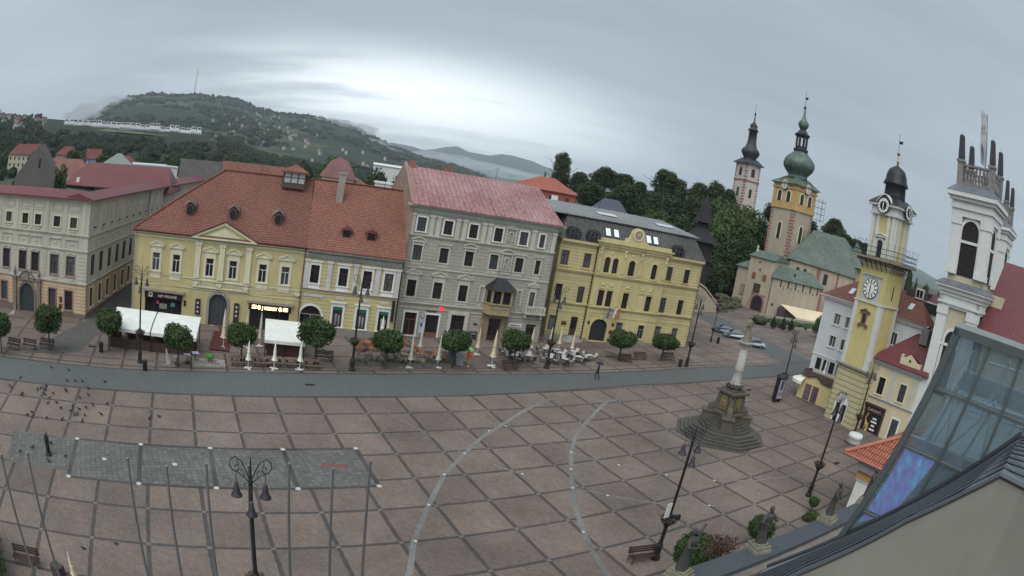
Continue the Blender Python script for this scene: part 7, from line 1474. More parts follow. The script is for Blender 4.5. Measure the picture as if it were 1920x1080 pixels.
# conifers far right behind the gallery
for k, (az, d, zt, r) in enumerate([(33.8, 240, 23.5, 2.5), (34.6, 245, 24, 2.8), (35.4, 230, 22.5, 2.6), (36.6, 235, 24.2, 2.6), (37.4, 225, 22.0, 3.0), (38.5, 220, 20.5, 3), (40.0, 215, 19.5, 3.2)]):
    p = pt(az, 0, d); put_tree('con' if k % 2 == 0 else 'oak', 0, p.x, p.y, 6, zt, r, ['dark fir just right of the tower gallery', 'dark tree between two firs right of the gallery', 'small dark fir right of the gallery', 'dark tree above the roof terrace', 'dark fir above the white gable wall', 'dark tree left of the church belfry', 'dark fir touching the church belfry'][k], group='trees behind the right hand roofs')
# ================= street furniture and life =================
# ---- clipped ball trees
rg = random.Random(5)
def balltree():
    T = thing('ball_tree', 'x', 'tree'); b = MB(); b.tube([(0, 0, -.1), (.03, 0, .8), (0, 0, 1.9)], [.10, .08, .07], 8)
    for k in range(5): a = k * 1.26; b.tube([(0, 0, 1.5), (.4 * math.cos(a), .4 * math.sin(a), 2.1)], [.05, .03], 5)
    b.build('trunk', BARK, T)
    cl = [(0, 0, 2.7, 1.28, 1.05)] + [(math.cos(k * 1.1) * rg.uniform(.45, .78), math.sin(k * 1.1) * rg.uniform(.45, .78), 2.7 + rg.uniform(-.45, .5), rg.uniform(.6, .85), .66) for k in range(9)]
    me = crown('ball_crown', rg, cl, 7500, .115, LF_BALL)
    o = bpy.data.objects.new('crown', me); COL.objects.link(o); o.parent = T; return T
bts = {}
BT = [(-46.8, 36.9, 1.0, 'clipped round tree cut by the left edge of the picture'), (-42.6, 41.8, 1.13, 'clipped round tree in front of the arched door of the corner building'), (-37.1, 46.7, 1.05, 'clipped round tree at the mouth of the alley'), (-28.6, 47.9, 1.02, 'clipped round tree in front of the long white awning'), (-23.9, 53.0, 1.0, 'clipped round tree between the two white awnings'), (-17.4, 56.7, 1.18, 'clipped round tree touching the right end of the short white awning'), (-10.9, 59.5, 1.0, 'clipped round tree among the orange cafe chairs'), (-4.7, 63.6, 1.05, 'clipped round tree beside the ice cream figure'), (1.6, 67.6, 1.05, 'clipped round tree in front of the bay window'), (14.6, 77.0, 1.18, 'clipped round tree right of the arched portal'), (20.6, 79.2, 1.15, 'clipped round tree near the corner of the mansard building')]
for i_, (x, y, s, lb) in enumerate(BT):
    if i_ % 4 not in bts: bts[i_ % 4] = balltree(); o = bts[i_ % 4]
    else: o = dup(bts[i_ % 4], (0, 0, 0))
    bt = bts[0]
    o.location = (x, y, gz(x, y)); o.scale = (s * 1.14, s * 1.14, s * 1.04 if x < 10 else .98); o.rotation_euler = (0, 0, x * 1.7); o['label'] = lb; o['group'] = 'clipped round trees along the square'
for x, y, z, s, lb in [(12.4, 28.6, .3, 1.0, 'large round bush behind the nearest statue'), (18.3, 33.0, .8, .72, 'round tree behind the statue in the middle of the attic ledge'), (25.2, 38.2, 1.2, .36, 'small round tree beside a planted tub near the lamp post')]:
    o = dup(bt, (x, y, z), x, lb, 'clipped round trees along the square'); o.scale = (s, s, s)
    if x > 15: o.location.z = z - (0 if x > 20 else .2)
# ---- plants at the right bottom
def leafclump(nm, rg, cl, n, s, m_): me = crown(nm, rg, cl, n, s, m_); o = bpy.data.objects.new(nm, me); COL.objects.link(o); return o
o = leafclump('low_shrub', rg, [(24.9, 37.2, 1.5, .6, .35), (24.3, 36.9, 1.4, .5, .3)], 900, .09, LF_MAP); tag(o, 'low green shrub at the foot of the small round tree', 'shrub')
o = leafclump('brown_shrub', rg, [(11.6, 24.5, 5.9, .8, .6), (12.3, 25.0, 5.8, .7, .5)], 900, .08, mat('dry_red_leaves', (.08, .045, .03), .8, .4, 3)); tag(o, 'reddish shrub right of the large round bush', 'shrub')
# ---- street lamps
def lamp():
    T = thing('street_lamp', 'x', 'street lamp')
    b = MB(); b.lathe([(.30, 0), (.30, .18), (.22, .25), (.2, .9), (.24, 1.0), (.17, 1.15), (.13, 1.3), (.115, 3.0), (.16, 3.05), (.16, 3.2), (.095, 3.3), (.075, 7.9), (.1, 8.0), (.05, 8.15), (.03, 8.9), (.0, 9.15)], n=10)
    for z in (4.2, 5.6, 6.9): b.lathe([(.06, z), (.09, z + .05), (.06, z + .1)], n=8)
    b.build('post', IRON, T)
    for s in (-1, 1):
        b = MB(); P = []
        for k in range(22):      # big scroll like a leaf
            t = k / 21; a = R(-70 + 330 * t); rx = .34; P.append((s * (.52 + rx * math.cos(a) * (1 - .55 * t * (t > .6)) - .02), 0, 8.72 + .30 * math.sin(a) * (1 - .4 * t)))
        b.tube([(0, 0, 8.0), (s * .18, 0, 8.45), (s * .36, 0, 8.86), (s * .62, 0, 9.05), (s * .82, 0, 8.92), (s * .86, 0, 8.66), (s * .72, 0, 8.45), (s * .56, 0, 8.42), (s * .47, 0, 8.54), (s * .5, 0, 8.68), (s * .62, 0, 8.68), (s * .64, 0, 8.58)], .026, 5)
        b.tube([(s * .05, 0, 7.95), (s * .25, 0, 8.15), (s * .42, 0, 8.30), (s * .57, 0, 8.40)], .02, 5)
        b.tube([(s * .27, 0, 8.2), (s * .26, 0, 8.42), (s * .36, 0, 8.55), (s * .42, 0, 8.45)], .014, 4); b.tube([(s * .55, 0, 8.95), (s * .55, 0, 8.8), (s * .48, 0, 8.7)], .014, 4); b.tube([(s * .1, 0, 7.8), (s * .25, 0, 7.72), (s * .27, 0, 7.88), (s * .17, 0, 7.9)], .018, 4)
        b.tube([(s * .60, 0, 8.42), (s * .60, 0, 7.98)], .014, 4); arm = b.build('scroll_arm', IRON, T)
        b = MB(); b.smooth = True; b.lathe([(.03, 7.98), (.09, 7.9), (.11, 7.68), (.14, 7.6), (.15, 7.5), (.24, 7.36), (.25, 7.32), (.22, 7.31)], (s * .60, 0), 14); bl = b.build('lamp_bell', mat('dark_plum_lamp_metal', (.035, .03, .04), .4, .2, 5, 0, .5), arm)
        b = MB(); b.lathe([(.13, 7.33), (.12, 7.26), (.05, 7.22)], (s * .60, 0), 10); b.build('lamp_glass', mat('lamp_glass_pale', (.45, .45, .42), .2), bl)
    b = MB(); b.tube([(0, 0, 7.9), (0, -.32, 7.6), (0, -.42, 7.35)], .022, 5); arm = b.build('front_arm', IRON, T)
    b = MB(); b.smooth = True; b.lathe([(.03, 7.35), (.09, 7.27), (.11, 7.05), (.14, 6.97), (.15, 6.87), (.24, 6.73), (.25, 6.69), (.22, 6.68)], (0, -.42), 14); b.build('lamp_bell', mat('dark_plum_lamp_metal', (.035, .03, .04)), arm)
    b = MB(); b.lathe([(.42, 2.75), (.45, 2.85), (.30, 2.6), (.2, 2.5)], n=10); b.tube([(-.3, 0, 2.5), (0, 0, 2.3), (.3, 0, 2.5)], .03, 5); bs = b.build('flower_basket', IRON, T)
    cl = [(math.cos(k * 1.05) * .33, math.sin(k * 1.05) * .33, 2.95, .24, .22) for k in range(6)]
    me = crown('basket_flowers', random.Random(3), cl, 420, .07, mat('mixed_dark_flowers', (.03, .035, .02), .8, .5, 9, col2=(.16, .12, .09))); o = bpy.data.objects.new('flowers', me); COL.objects.link(o); o.parent = bs
    return T
LP = [(-32.4, 46.3, 1.0, 20, 'black scroll street lamp in front of the long white awning'), (-13.7, 57.3, 1.03, 25, 'black scroll street lamp in front of the narrow yellow building'), (5.3, 68.9, 1.03, 25, 'black scroll street lamp among the white cushioned cafe chairs'), (24.0, 78.5, 1.05, 30, 'black scroll street lamp at the right corner of the mansard building'), (32.5, 96.1, .72, 30, 'slim street lamp beyond the right corner of the mansard building'), (34.7, 69.8, .93, 30, 'black scroll street lamp above the advertising stand'), (26.3, 41.2, .98, 30, 'black scroll street lamp between column and cream cafe building'), (38.6, 55.2, .95, -60, 'black scroll street lamp touching the cream cafe building'), (11.1, 31.4, .98, 28, 'near black street lamp with white board beside the column steps'), (-8.35, 19.55, .99, 24, 'nearest black street lamp rising among the bare flagpoles'), (42.5, 127.0, .72, 30, 'far street lamp beside the stair wall')]
lp = None
for x, y, s, rz, lb in LP:
    if lp is None: lp = lamp(); o = lp
    else: o = dup(lp, (0, 0, 0))
    o.location = (x, y, gz(x, y)); o.scale = (s,) * 3; o.rotation_euler = (0, 0, R(rz)); o['label'] = lb; o['group'] = 'scroll street lamps round the square'
T = thing('white_board', 'small white board fixed to the near street lamp pole', 'board', (11.1, 31.4, 4)); b = MB(fr((11.0, 31.3), 30)); b.box(-.42, -.05, -.06, -.02, 3.9, 4.85); b.build('board', FRW, T)
for x, y, z, lb in [(-8.35, 19.55, 2.9, 'black loudspeaker on the nearest street lamp'), (11.1, 31.4, 3.9, 'black loudspeaker on the near street lamp with the white board')]:
    T = thing('loudspeaker', lb, 'loudspeaker', (x, y, z), 'loudspeakers on lamp posts'); b = MB(Matrix.Translation((x, y, z))); b.tube([(0.05, 0, 0), (.2, -.05, .05), (.5, -.3, .1)], [.05, .08, .22], 10); b.build('horn', IRON, T)
T = thing('overhead_wire', 'thin overhead wires strung along the yellow facades between the lamp posts', 'wire', (-30, 55, 5))
for z0, x0, x1 in ((5.9, -.5, 32), (5.0, -.5, 21), (6.3, 21, 50)):
    b = MB(FY); b.tube([(x0 + (x1 - x0) * k / 12, -.9 - (1.2 if x0 > 0 else 0), z0 - .5 * math.sin(PI * k / 12)) for k in range(13)], .018, 4); b.build('wire', IRON, T)
for k, (F, x, y, z, lb) in enumerate([(FY, 14.5, 6.8, 17.4, 'thin roof aerial on the ridge left of the roof lantern'), (FB, 8.6, 6.9, 17.5, 'thin roof aerial near the right end of the orange ridge'), (FG, 12.0, 7.2, 20.7, 'thin roof aerial on the ridge of the worn red roof'), (F2, 8.0, 8.0, 19.4, 'thin roof aerial on the grey upper roof of the mansard building')]):
    T = thing('roof_aerial', lb, 'aerial', tuple(F @ Vector((x, y, z))), 'aerials on the roofs'); b = MB(F); b.tube([(x, y, z), (x, y, z + 1.8)], .025, 5); b.build('mast', IRON, T); b = MB(F); b.tube([(x - .4, y, z + 1.6), (x + .4, y, z + 1.6)], .015, 4); b.tube([(x - .3, y, z + 1.35), (x + .3, y, z + 1.35)], .015, 4); b.build('crossbars', IRON, T)
# ---- flagpoles
fp = None
for k, (x, y) in enumerate([(-17.66, 12.95), (-16.8, 14.1), (-13.05, 17.25), (-11.4, 17.85), (-10.15, 19.1), (-8.65, 20.05), (-7.3, 21.2), (-5.6, 21.75), (-4.4, 23.2)]):
    if fp is None:
        fp = thing('flagpole', 'x', 'flagpole'); b = MB(); b.lathe([(.075, -.5), (.07, 3), (.05, 8.4), (.07, 8.42), (.07, 8.5), (.0, 8.55)], n=8); b.build('pole', POLE, fp); b = MB(); b.tube([(.09, 0, .9), (.09, 0, 1.15)], .02, 4); b.build('cleat', IRON, fp); o = fp
    else: o = dup(fp, (0, 0, 0))
    o.location = (x, y, 0); o['group'] = 'bare grey flagpoles in the foreground'; o['label'] = '%s bare grey flagpole from the left in the foreground row' % ['first', 'second', 'third', 'fourth', 'fifth', 'sixth', 'seventh', 'eighth', 'ninth'][k]
# ---- marian column
CX, CY = 22.0, 54.6; zb = 1.45
T = thing('plague_column', 'tall stone column with a saint on top and stepped octagonal base in the square', 'monument', (CX, CY, zb))
Fc = Matrix.Translation((CX, CY, 0)) @ Matrix.Rotation(R(30), 4, 'Z')
def octo(b, r, z0, z1, cut=.55, e=0):
    P = []; 
    for a in (0, 90, 180, 270):
        for s in (-1, 1): q = R(a); x, y = r, s * r * cut; P.append((x * math.cos(q) - y * math.sin(q), x * math.sin(q) + y * math.cos(q), z0))
    b.prism(P, (0, 0, z1 - z0))
b = MB(Fc)
for k in range(5): octo(b, 4.55 - k * .36, zb - .3 + k * .2 - (0 if k else .3), zb + k * .2, .42)
b.build('steps', mat('grey_green_step_stone', (.07, .066, .058), .9, .35, 2.5, .5), T)
b = MB(Fc)
for k in range(5): b.lathe([(2.6 - k * .28, zb + .8), (2.6 - k * .28, zb + 1.0 + k * .2)], (0, 0), 28)
b.build('curved_steps', mat('grey_green_step_stone', (.07, .066, .058)), T)
b = MB(Fc)
for k in range(4):      # four wing pedestals with balustrades
    a = R(45 + 90 * k); M_ = Matrix.Rotation(a, 4, 'Z'); s_ = MB(Fc @ M_)
    s_.box(1.15, 2.45, -.55, .55, zb + .8, zb + 2.1); s_.box(1.05, 2.6, -.65, .65, zb + 2.1, zb + 2.25); s_.prism([(.7, -.25, zb + 2.2), (2.1, -.25, zb + 2.2), (1.95, -.25, zb + 2.8), (1.45, -.25, zb + 3.1), (1.25, -.25, zb + 4.2), (.5, -.25, zb + 4.4)], (0, .5, 0)); s_.lathe([(.01, zb + 2.3), (.34, zb + 2.5), (.36, zb + 2.8), (.01, zb + 3.0)], (1.55, 0), 8); s_.build('volute_pedestal', mat('carved_brown_stone', (.095, .08, .063)), T)
b.box(-1.3, 1.3, -1.3, 1.3, zb + .9, zb + 2.3); b.box(-1.45, 1.45, -1.45, 1.45, zb + 2.2, zb + 2.4); b.box(-.95, .95, -.95, .95, zb + 2.4, zb + 4.2); b.box(-1.2, 1.2, -1.2, 1.2, zb + 4.2, zb + 4.4); b.box(-.85, .85, -.85, .85, zb + 4.4, zb + 4.6)
b.build('pedestal', mat('carved_brown_stone', (.095, .08, .063), .95, .4, 3, .6), T)
b = MB(Fc)
for k in range(4):
    s_ = MB(Fc @ Matrix.Rotation(R(90 * k), 4, 'Z')); s_.xz(arch_pts(0, zb + 2.6, .9, 1.4), -1.03, -.95); s_.blob((0, -1.07, zb + 3.2), (.25, .1, .4), 2, .4, rg); s_.build('relief_panel', mat('gilded_relief', (.16, .125, .06), .7, .5, 5), T)
b = MB(Fc)
for k in range(9): a = R(k * 40); b.blob((.55 * math.cos(a), .55 * math.sin(a), zb + 4.85), (.3, .3, .28), 2, .4, rg)
b.build('carved_collar', DSTONE, T)
b = MB(Fc); b.smooth = True; b.lathe([(.62, zb + 5.0), (.62, zb + 5.15), (.5, zb + 5.25), (.56, zb + 5.4), (.44, zb + 5.55), (.43, zb + 6.4), (.46, zb + 6.45), (.43, zb + 6.5), (.37, zb + 8.5)], n=20); b.build('shaft', mat('pale_column_stone', (.31, .30, .285), .8, .15, 2, .1), T)
b = MB(Fc); b.lathe([(.38, zb + 8.45), (.44, zb + 8.55), (.40, zb + 8.65), (.6, zb + 9.0)], n=12); b.box(-.62, .62, -.62, .62, zb + 9.0, zb + 9.12)
for k in range(4): a = R(45 + 90 * k); b.blob((.52 * math.cos(a), .52 * math.sin(a), zb + 8.85), (.16, .16, .14), 1, .3, rg)
b.build('capital', mat('grey_carved_capital', (.28, .27, .25), .9, .3, 4), T)
b = MB(Fc); b.smooth = True; z0 = zb + 9.12; n = 14; vs = []; fs = []
prof = [(0, .36), (.12, .33), (.3, .29), (.5, .24), (.66, .2), (.74, .2), (.84, .25), (.92, .22), (.96, .1), (.98, .085)]
for i, (t, r) in enumerate(prof):
    for k in range(n): a = 2 * PI * k / n; q = r * (1 + .12 * math.sin(5 * a + 4 * t) * (t < .7)); vs.append((1.25 * q * math.cos(a) + .04 * math.sin(t * 6), q * math.sin(a), z0 + t * 2.2))
for i in range(len(prof) - 1):
    for k in range(n): a_, b_ = i * n + k, i * n + (k + 1) % n; fs.append((a_, b_, b_ + n, a_ + n))
b.mesh(vs, fs); b.blob((0, 0, z0 + 2.36), (.14, .15, .19), 2, .1, rg); b.tube([(-.27, 0, z0 + 1.95), (-.46, -.1, z0 + 1.6), (-.14, -.36, z0 + 1.6)], [.11, .09, .06], 7); b.tube([(.27, 0, z0 + 1.95), (.45, -.1, z0 + 1.55), (.12, -.36, z0 + 1.65)], [.11, .09, .06], 7)
b.build('saint_statue', mat('brown_grey_statue', (.18, .155, .12), .95, .4, 4), T)
# ---- awnings in front of the yellow building
def awning(label, F, x0, x1, yb, yf, zt, zf, gap=None):
    T = thing('awning', label, 'awning', tuple(F @ Vector(((x0 + x1) / 2, (yb + yf) / 2, 0))), 'large white awnings in front of the yellow building')
    segs = [(x0, gap - .08), (gap + .08, x1)] if gap else [(x0, x1)]
    for a_, c_ in segs:
        b = MB(F); n = 8; P = [(yb + (yf - yb) * t, zt + (zf - zt) * (t ** 1.6)) for t in [k / n for k in range(n + 1)]]
        for i in range(n):
            for s in (0, -.05): b.mesh([(a_, P[i][0], P[i][1] + s), (c_, P[i][0], P[i][1] + s), (c_, P[i + 1][0], P[i + 1][1] + s), (a_, P[i + 1][0], P[i + 1][1] + s)], [(0, 1, 2, 3)])
        b.mesh([(a_, yf, zf), (c_, yf, zf), (c_, yf - .02, zf - .32), (a_, yf - .02, zf - .32)], [(0, 1, 2, 3)])
        for e in (a_, c_): b.mesh([(e, P[i][0], P[i][1]) for i in range(n + 1)] + [(e, yf, zf - .3), (e, yb, zt - .3)], [tuple(range(n + 3))])
        b.build('canopy', mat('weathered_white_canvas', (.62, .62, .58), .9, .13, 1.6, .1), T)
    b = MB(F)
    for x in (x0 + .1, (x0 + x1) / 2, x1 - .1): b.tube([(x, yf + .1, 0), (x, yf + .1, zf)], .05, 6); b.tube([(x, yb, 0), (x, yb, zt)], .05, 6)
    b.each('post', IRON, T)
    b = MB(F)
    for k in range(int((x1 - x0) / .9)): x = x0 + .2 + k * .9; b.box(x, x + .8, yb - .2 if k % 2 else yb + (yf - yb) * .5, yb + .5 if k % 2 else yb + (yf - yb) * .5 + .7, .3, 1.15)
    b.build('counter_and_benches', WOOD, T)
awning('long white awning in two sheets in front of the dark shop sign', FY, -.2, 10.0, -7.0, -11.5, 3.05, 2.15, 4.9)
awning('short white awning in front of the glowing yellow sign', FY, 17.1, 21.3, -5.0, -9.5, 3.2, 2.25)
T = thing('shop_terrace_dark', 'dark wooden terrace enclosure below the long white awning', 'terrace', tuple(FY @ Vector((3, -8, 0)))); b = MB(FY); b.box(0, 9.6, -11.2, -11.1, .0, 1.1); b.box(0, .1, -11.1, -7.4, .1, 1.1); b.box(9.5, 9.6, -11.1, -7.4, .1, 1.1)
for k in range(10): b.box(.3 + k * .95, .4 + k * .95, -11.26, -11.2, .1, 1.15)
b.build('fence', WOOD, T)
T = thing('beer_terrace_dark', 'dark red wooden enclosure below the short white awning', 'terrace', tuple(FY @ Vector((17, -8, 0)))); b = MB(FY); b.box(17.4, 21.1, -9.1, -9.0, .3, 1.7); b.box(21.0, 21.1, -9, -5, .3, 1.5); b.build('fence', mat('dark_red_boards', (.055, .025, .025), .8, .3, 4), T)
# ---- closed umbrellas
def umbrella(m_, nm, hh=3.0, base='w'):
    T = thing('closed_umbrella', 'x', 'umbrella')
    b = MB(); b.tube([(0, 0, .05), (0, 0, hh + .05)], .03, 6); b.build('pole', FRW, T)
    b = MB(); b.box(-.42, .42, -.12, .12, 0, .09); b.box(-.12, .12, -.42, .42, .09, .14); b.build('base', mat('white_base', (.55, .55, .53), .8), T)
    b = MB(); b.smooth = True; n = 12; vs = []; fs = []; prof = [(0, .25), (.08, .19), (.25, .15), (.45, .11), (.55, .13), (.75, .085), (.93, .045), (1, .02)]
    for i, (t, r) in enumerate(prof):
        for k in range(n): a = 2 * PI * k / n; q = r * (1 + (.35 if k % 2 else -.3) * (1 - t)); vs.append((q * math.cos(a), q * math.sin(a), .85 + t * (hh - .8) + (.1 if k % 2 and i == 0 else 0)))
    for i in range(len(prof) - 1):
        for k in range(n): a_, b_ = i * n + k, i * n + (k + 1) % n; fs.append((a_, b_, b_ + n, a_ + n))
    b.mesh(vs, fs); b.lathe([(.16, .85 + .42 * (hh - .8)), (.17, .87 + .42 * (hh - .8)), (.16, .92 + .42 * (hh - .8))], n=8); b.build('canopy', m_, T); return T
UW = umbrella(CANV, 'w', 2.7); UC = umbrella(CANVY, 'c', 3.2); U1 = umbrella(mat('grey_green_canvas', (.45, .47, .40), .9, .1, 2), 'g', 3.4)
US = [(UW, -22.6, 51.8, 1.0, 'white closed umbrella at the kerb under the round tree between the awnings'), (UW, -20.4, 53.2, 1.0, 'white closed umbrella at the kerb in front of the left post of the short awning'), (UW, -18.2, 54.5, 1.0, 'white closed umbrella at the kerb in front of the right post of the short awning'), (U1, -8.7, 61.2, 1.0, 'grey green closed umbrella left of the near two among orange chairs'), (U1, -6.1, 62.8, 1.0, 'grey green closed umbrella next to the round tree and ice cream figure'), (U1, -8.6, 66.6, .95, 'white closed umbrella behind the two near grey green ones'), (UW, -13.2, 67.4, 1.2, 'white closed umbrella against the narrow yellow building'), (UC, -27.4, 55.8, 1.25, 'cream closed umbrella left of the portal of the yellow building'), (UC, -25.6, 57.7, 1.05, 'pair umbrella behind the first cream closed umbrella, left one'), (U1, -24.4, 58.8, 1.05, 'cream closed umbrella right of the portal beside the glowing sign'), (UC, -2.6, 69.8, 1.0, 'tan closed umbrella beside the blackboard'), (UC, -.7, 66.2, 1.25, 'tall tan closed umbrella in front of the bay window door'), (UC, 3.4, 73.2, 1.05, 'tan closed umbrella right of the bay window'), (UC, 5.6, 74.6, 1.05, 'tan closed umbrella at the joint of grey and yellow buildings'), (UC, 7.0, 77.6, .95, 'tan closed umbrella left of the round steps'), (UC, 8.5, 76.2, .95, 'tan closed umbrella right of the round steps')]
used = set()
for P, x, y, s, lb in US:
    if id(P) in used: o = dup(P, (0, 0, 0))
    else: o = P; used.add(id(P))
    o.location = (x, y, gz(x, y)); o.scale = (s,) * 3; o.rotation_euler = (0, 0, x); o['label'] = lb; o['group'] = 'closed umbrellas of the cafes'
o = dup(UW, (0, 0, 0)); p = FR @ Vector((-4.0, 4.0, 5.0)); o.location = p; o['label'] = 'closed umbrella on the roof terrace of the shop annex'; o['group'] = 'closed umbrellas of the cafes'
# ---- chairs and tables
def chair(mseat, mcush=None, wood=False):
    T = thing('cafe_chair', 'x', 'chair')
    b = MB(); b.box(-.26, .26, -.26, .26, .38, .44); b.build('seat', mseat, T)
    b = MB(); b.prism([(-.26, .22, .44), (.26, .22, .44), (.26, .32, .88), (-.26, .32, .88)], (0, .05, 0)); b.box(-.28, -.23, -.22, .25, .6, .65); b.box(.23, .28, -.22, .25, .6, .65); b.build('backrest', mseat, T)
    for sx in (-1, 1):
        for sy in (-1, 1): b = MB(); b.tube([(sx * .23, sy * .23, 0), (sx * .22, sy * .22, .4)], .02, 4); b.build('leg', IRON if not wood else mseat, T)
    if mcush: b = MB(); b.blob((0, -.02, .48), (.27, .27, .07), 2, .08); b.prism([(-.24, .17, .5), (.24, .17, .5), (.24, .26, .92), (-.24, .26, .92)], (0, .05, 0)); b.build('cushion', mcush, T)
    return T
def table(mt_, r=.42, sq=True):
    T = thing('cafe_table', 'x', 'table'); b = MB()
    if sq: b.box(-r, r, -r, r, .70, .74)
    else: b.lathe([(r, .70), (r, .74)], n=16)
    b.build('table_top', mt_, T); b = MB(); b.tube([(0, 0, 0), (0, 0, .7)], .035, 6); b.box(-.25, .25, -.25, .25, 0, .03); b.build('pedestal', IRON, T); return T
rg = random.Random(15)
chO, chW, chD = chair(WOODO, None, True), chair(WICK, CUSH), chair(mat('grey_rattan', (.13, .12, .115), .8, .3, 9)); tbD, tbW = table(WOOD), table(CUSH, .38, False)
usd = set()
def place(P, x, y, rz, lb, gr):
    if P.name in usd: o = dup(P, (0, 0, 0))
    else: o = P; usd.add(P.name)
    o.location = (x, y, gz(x, y) + .02); o.rotation_euler = (0, 0, rz); o['label'] = lb; o['group'] = gr
sets = [(tbD, chO, -14.3, 64.3, 'beside the lamp at the narrow yellow building', 4), (tbD, chO, -14.0, 66.6, 'near the plinth of the narrow yellow building', 3), (tbD, chO, -12.3, 64.9, 'left of the round tree among orange chairs', 3), (tbD, chO, -9.6, 66.4, 'right of the round tree among orange chairs', 3), (tbD, chO, -11.6, 68.6, 'close to the facade behind the round tree', 2), (tbD, chO, -7.5, 65.3, 'between the two grey green umbrellas', 3), (tbD, chO, -5.8, 66.2, 'behind the right grey green umbrella', 3),
        (tbD, chD, -13.0, 60.6, 'behind the planter row near the lamp', 4), (tbD, chD, -11.3, 61.6, 'behind the planter row under the round tree', 4), (tbD, chD, -9.6, 62.6, 'behind the planter row left of the umbrellas', 4), (tbD, chD, -7.3, 63.2, 'behind the planter row between the umbrellas', 3),
        (tbW, chW, .8, 71.6, 'left end of the white cushioned terrace', 4), (tbW, chW, 1.6, 69.6, 'below the round tree by the bay window', 4), (tbW, chW, 3.2, 70.4, 'right of the round tree by the bay window', 3), (tbW, chW, 5.6, 71.0, 'just left of the lamp on the white terrace', 4), (tbW, chW, 7.4, 71.3, 'just right of the lamp on the white terrace', 4), (tbW, chW, 7.0, 73.8, 'in the middle of the white terrace', 4), (tbW, chW, 9.2, 73.2, 'right end of the white terrace', 4), (tbW, chW, 5.2, 74.6, 'back row of the white terrace near the joint of facades', 3), (tbW, chW, 8.6, 75.4, 'back row of the white terrace before the round steps', 3), (tbW, chW, 10.6, 74.6, 'outermost right place of the white terrace', 2)]
cn = {id(chO): 'orange wooden chair', id(chW): 'white cushioned chair', id(chD): 'grey rattan chair'}
for tb, ch, x, y, wh, n in sets:
    place(tb, x, y, rg.uniform(0, 1.5), ('white round table ' if tb is tbW else 'dark square table ') + wh, 'tables of the cafe terraces')
    a0 = rg.uniform(0, 1.5)
    for k in range(n):
        a = a0 + k * 2 * PI / max(n, 3) + rg.uniform(-.2, .2); place(ch, x + .78 * math.cos(a), y + .78 * math.sin(a), a - PI / 2, cn[id(ch)] + ' at table ' + wh, cn[id(ch)] + 's of the cafe terraces')
# ---- planters along the kerb
pl = None
for k, (x, y) in enumerate([(-13.7, 58.9), (-12.1, 59.8), (-10.5, 60.7), (-8.2, 61.7), (-6.8, 62.5), (-5.4, 63.4)]):
    if pl is None:
        pl = thing('planter_box', 'x', 'planter'); b = MB(); b.box(-.7, .7, -.22, .22, 0, .5); b.build('box', mat('grey_plank_box', (.12, .11, .10), .9, .3, 4), pl)
        me = crown('planter_leaves', rg, [(-.4, 0, .62, .28, .2), (0, 0, .62, .3, .22), (.4, 0, .6, .28, .2)], 260, .07, LF_MAP); q = bpy.data.objects.new('plants', me); COL.objects.link(q); q.parent = pl; o = pl
    else: o = dup(pl, (0, 0, 0))
    o.location = (x, y, gz(x, y)); o.rotation_euler = (0, 0, R(30)); o['group'] = 'planter boxes along the kerb'; o['label'] = '%s grey planter box from the left along the kerb of the orange chair terrace' % ['first', 'second', 'third', 'fourth', 'fifth', 'sixth'][k]
# ---- benches
def bench():
    T = thing('park_bench', 'x', 'bench'); b = MB()
    for k in range(3): b.box(-.95, .95, -.25 + k * .17, -.12 + k * .17, .42, .46)
    b.build('seat', WOOD, T); b = MB()
    for k in range(3): b.box(-.95, .95, .30 + k * .02, .34 + k * .02, .55 + k * .15, .66 + k * .15)
    b.build('backrest', WOOD, T)
    for s in (-1, 1): b = MB(); b.tube([(s * .8, -.25, 0), (s * .8, -.22, .42), (s * .8, .25, .42), (s * .8, .38, .98)], .03, 5); b.tube([(s * .8, .25, .42), (s * .8, .32, 0)], .03, 5); b.tube([(s * .8, -.25, .42), (s * .8, -.28, .66), (s * .8, .3, .66)], .022, 5); b.build('leg', IRON, T)
    return T
bn = None
for x, y, rz, lb in [(-46.6, 39.0, 25, 'bench left of the first round tree at the left edge'), (-44.9, 40.3, 25, 'second bench from the left edge beside the round tree'), (-43.3, 42.0, 25, 'bench behind the round tree before the corner building'), (1.3, 66.0, 28, 'bench on the kerb left of the lamp on the white terrace'), (15.4, 76.6, 22, 'bench just right of the round tree near the portal'), (17.7, 78.6, 22, 'bench between the two round trees by the mansard building'), (21.9, 80.6, 22, 'bench right of the last round tree by the mansard building'), (-21.2, 15.3, 32, 'near bench at the bottom left corner of the square'), (10.2, 31.0, 20, 'dark bench at the foot of the near street lamp'), (-17.0, 58.6, 25, 'bench under the round tree right of the short awning'), (-33.6, 50.6, 25, 'bench beside the alley tree under the awning edge')]:
    if bn is None: bn = bench(); o = bn
    else: o = dup(bn, (0, 0, 0))
    o.location = (x, y, gz(x, y)); o.rotation_euler = (0, 0, R(rz)); o['label'] = lb; o['group'] = 'dark park benches of the square'
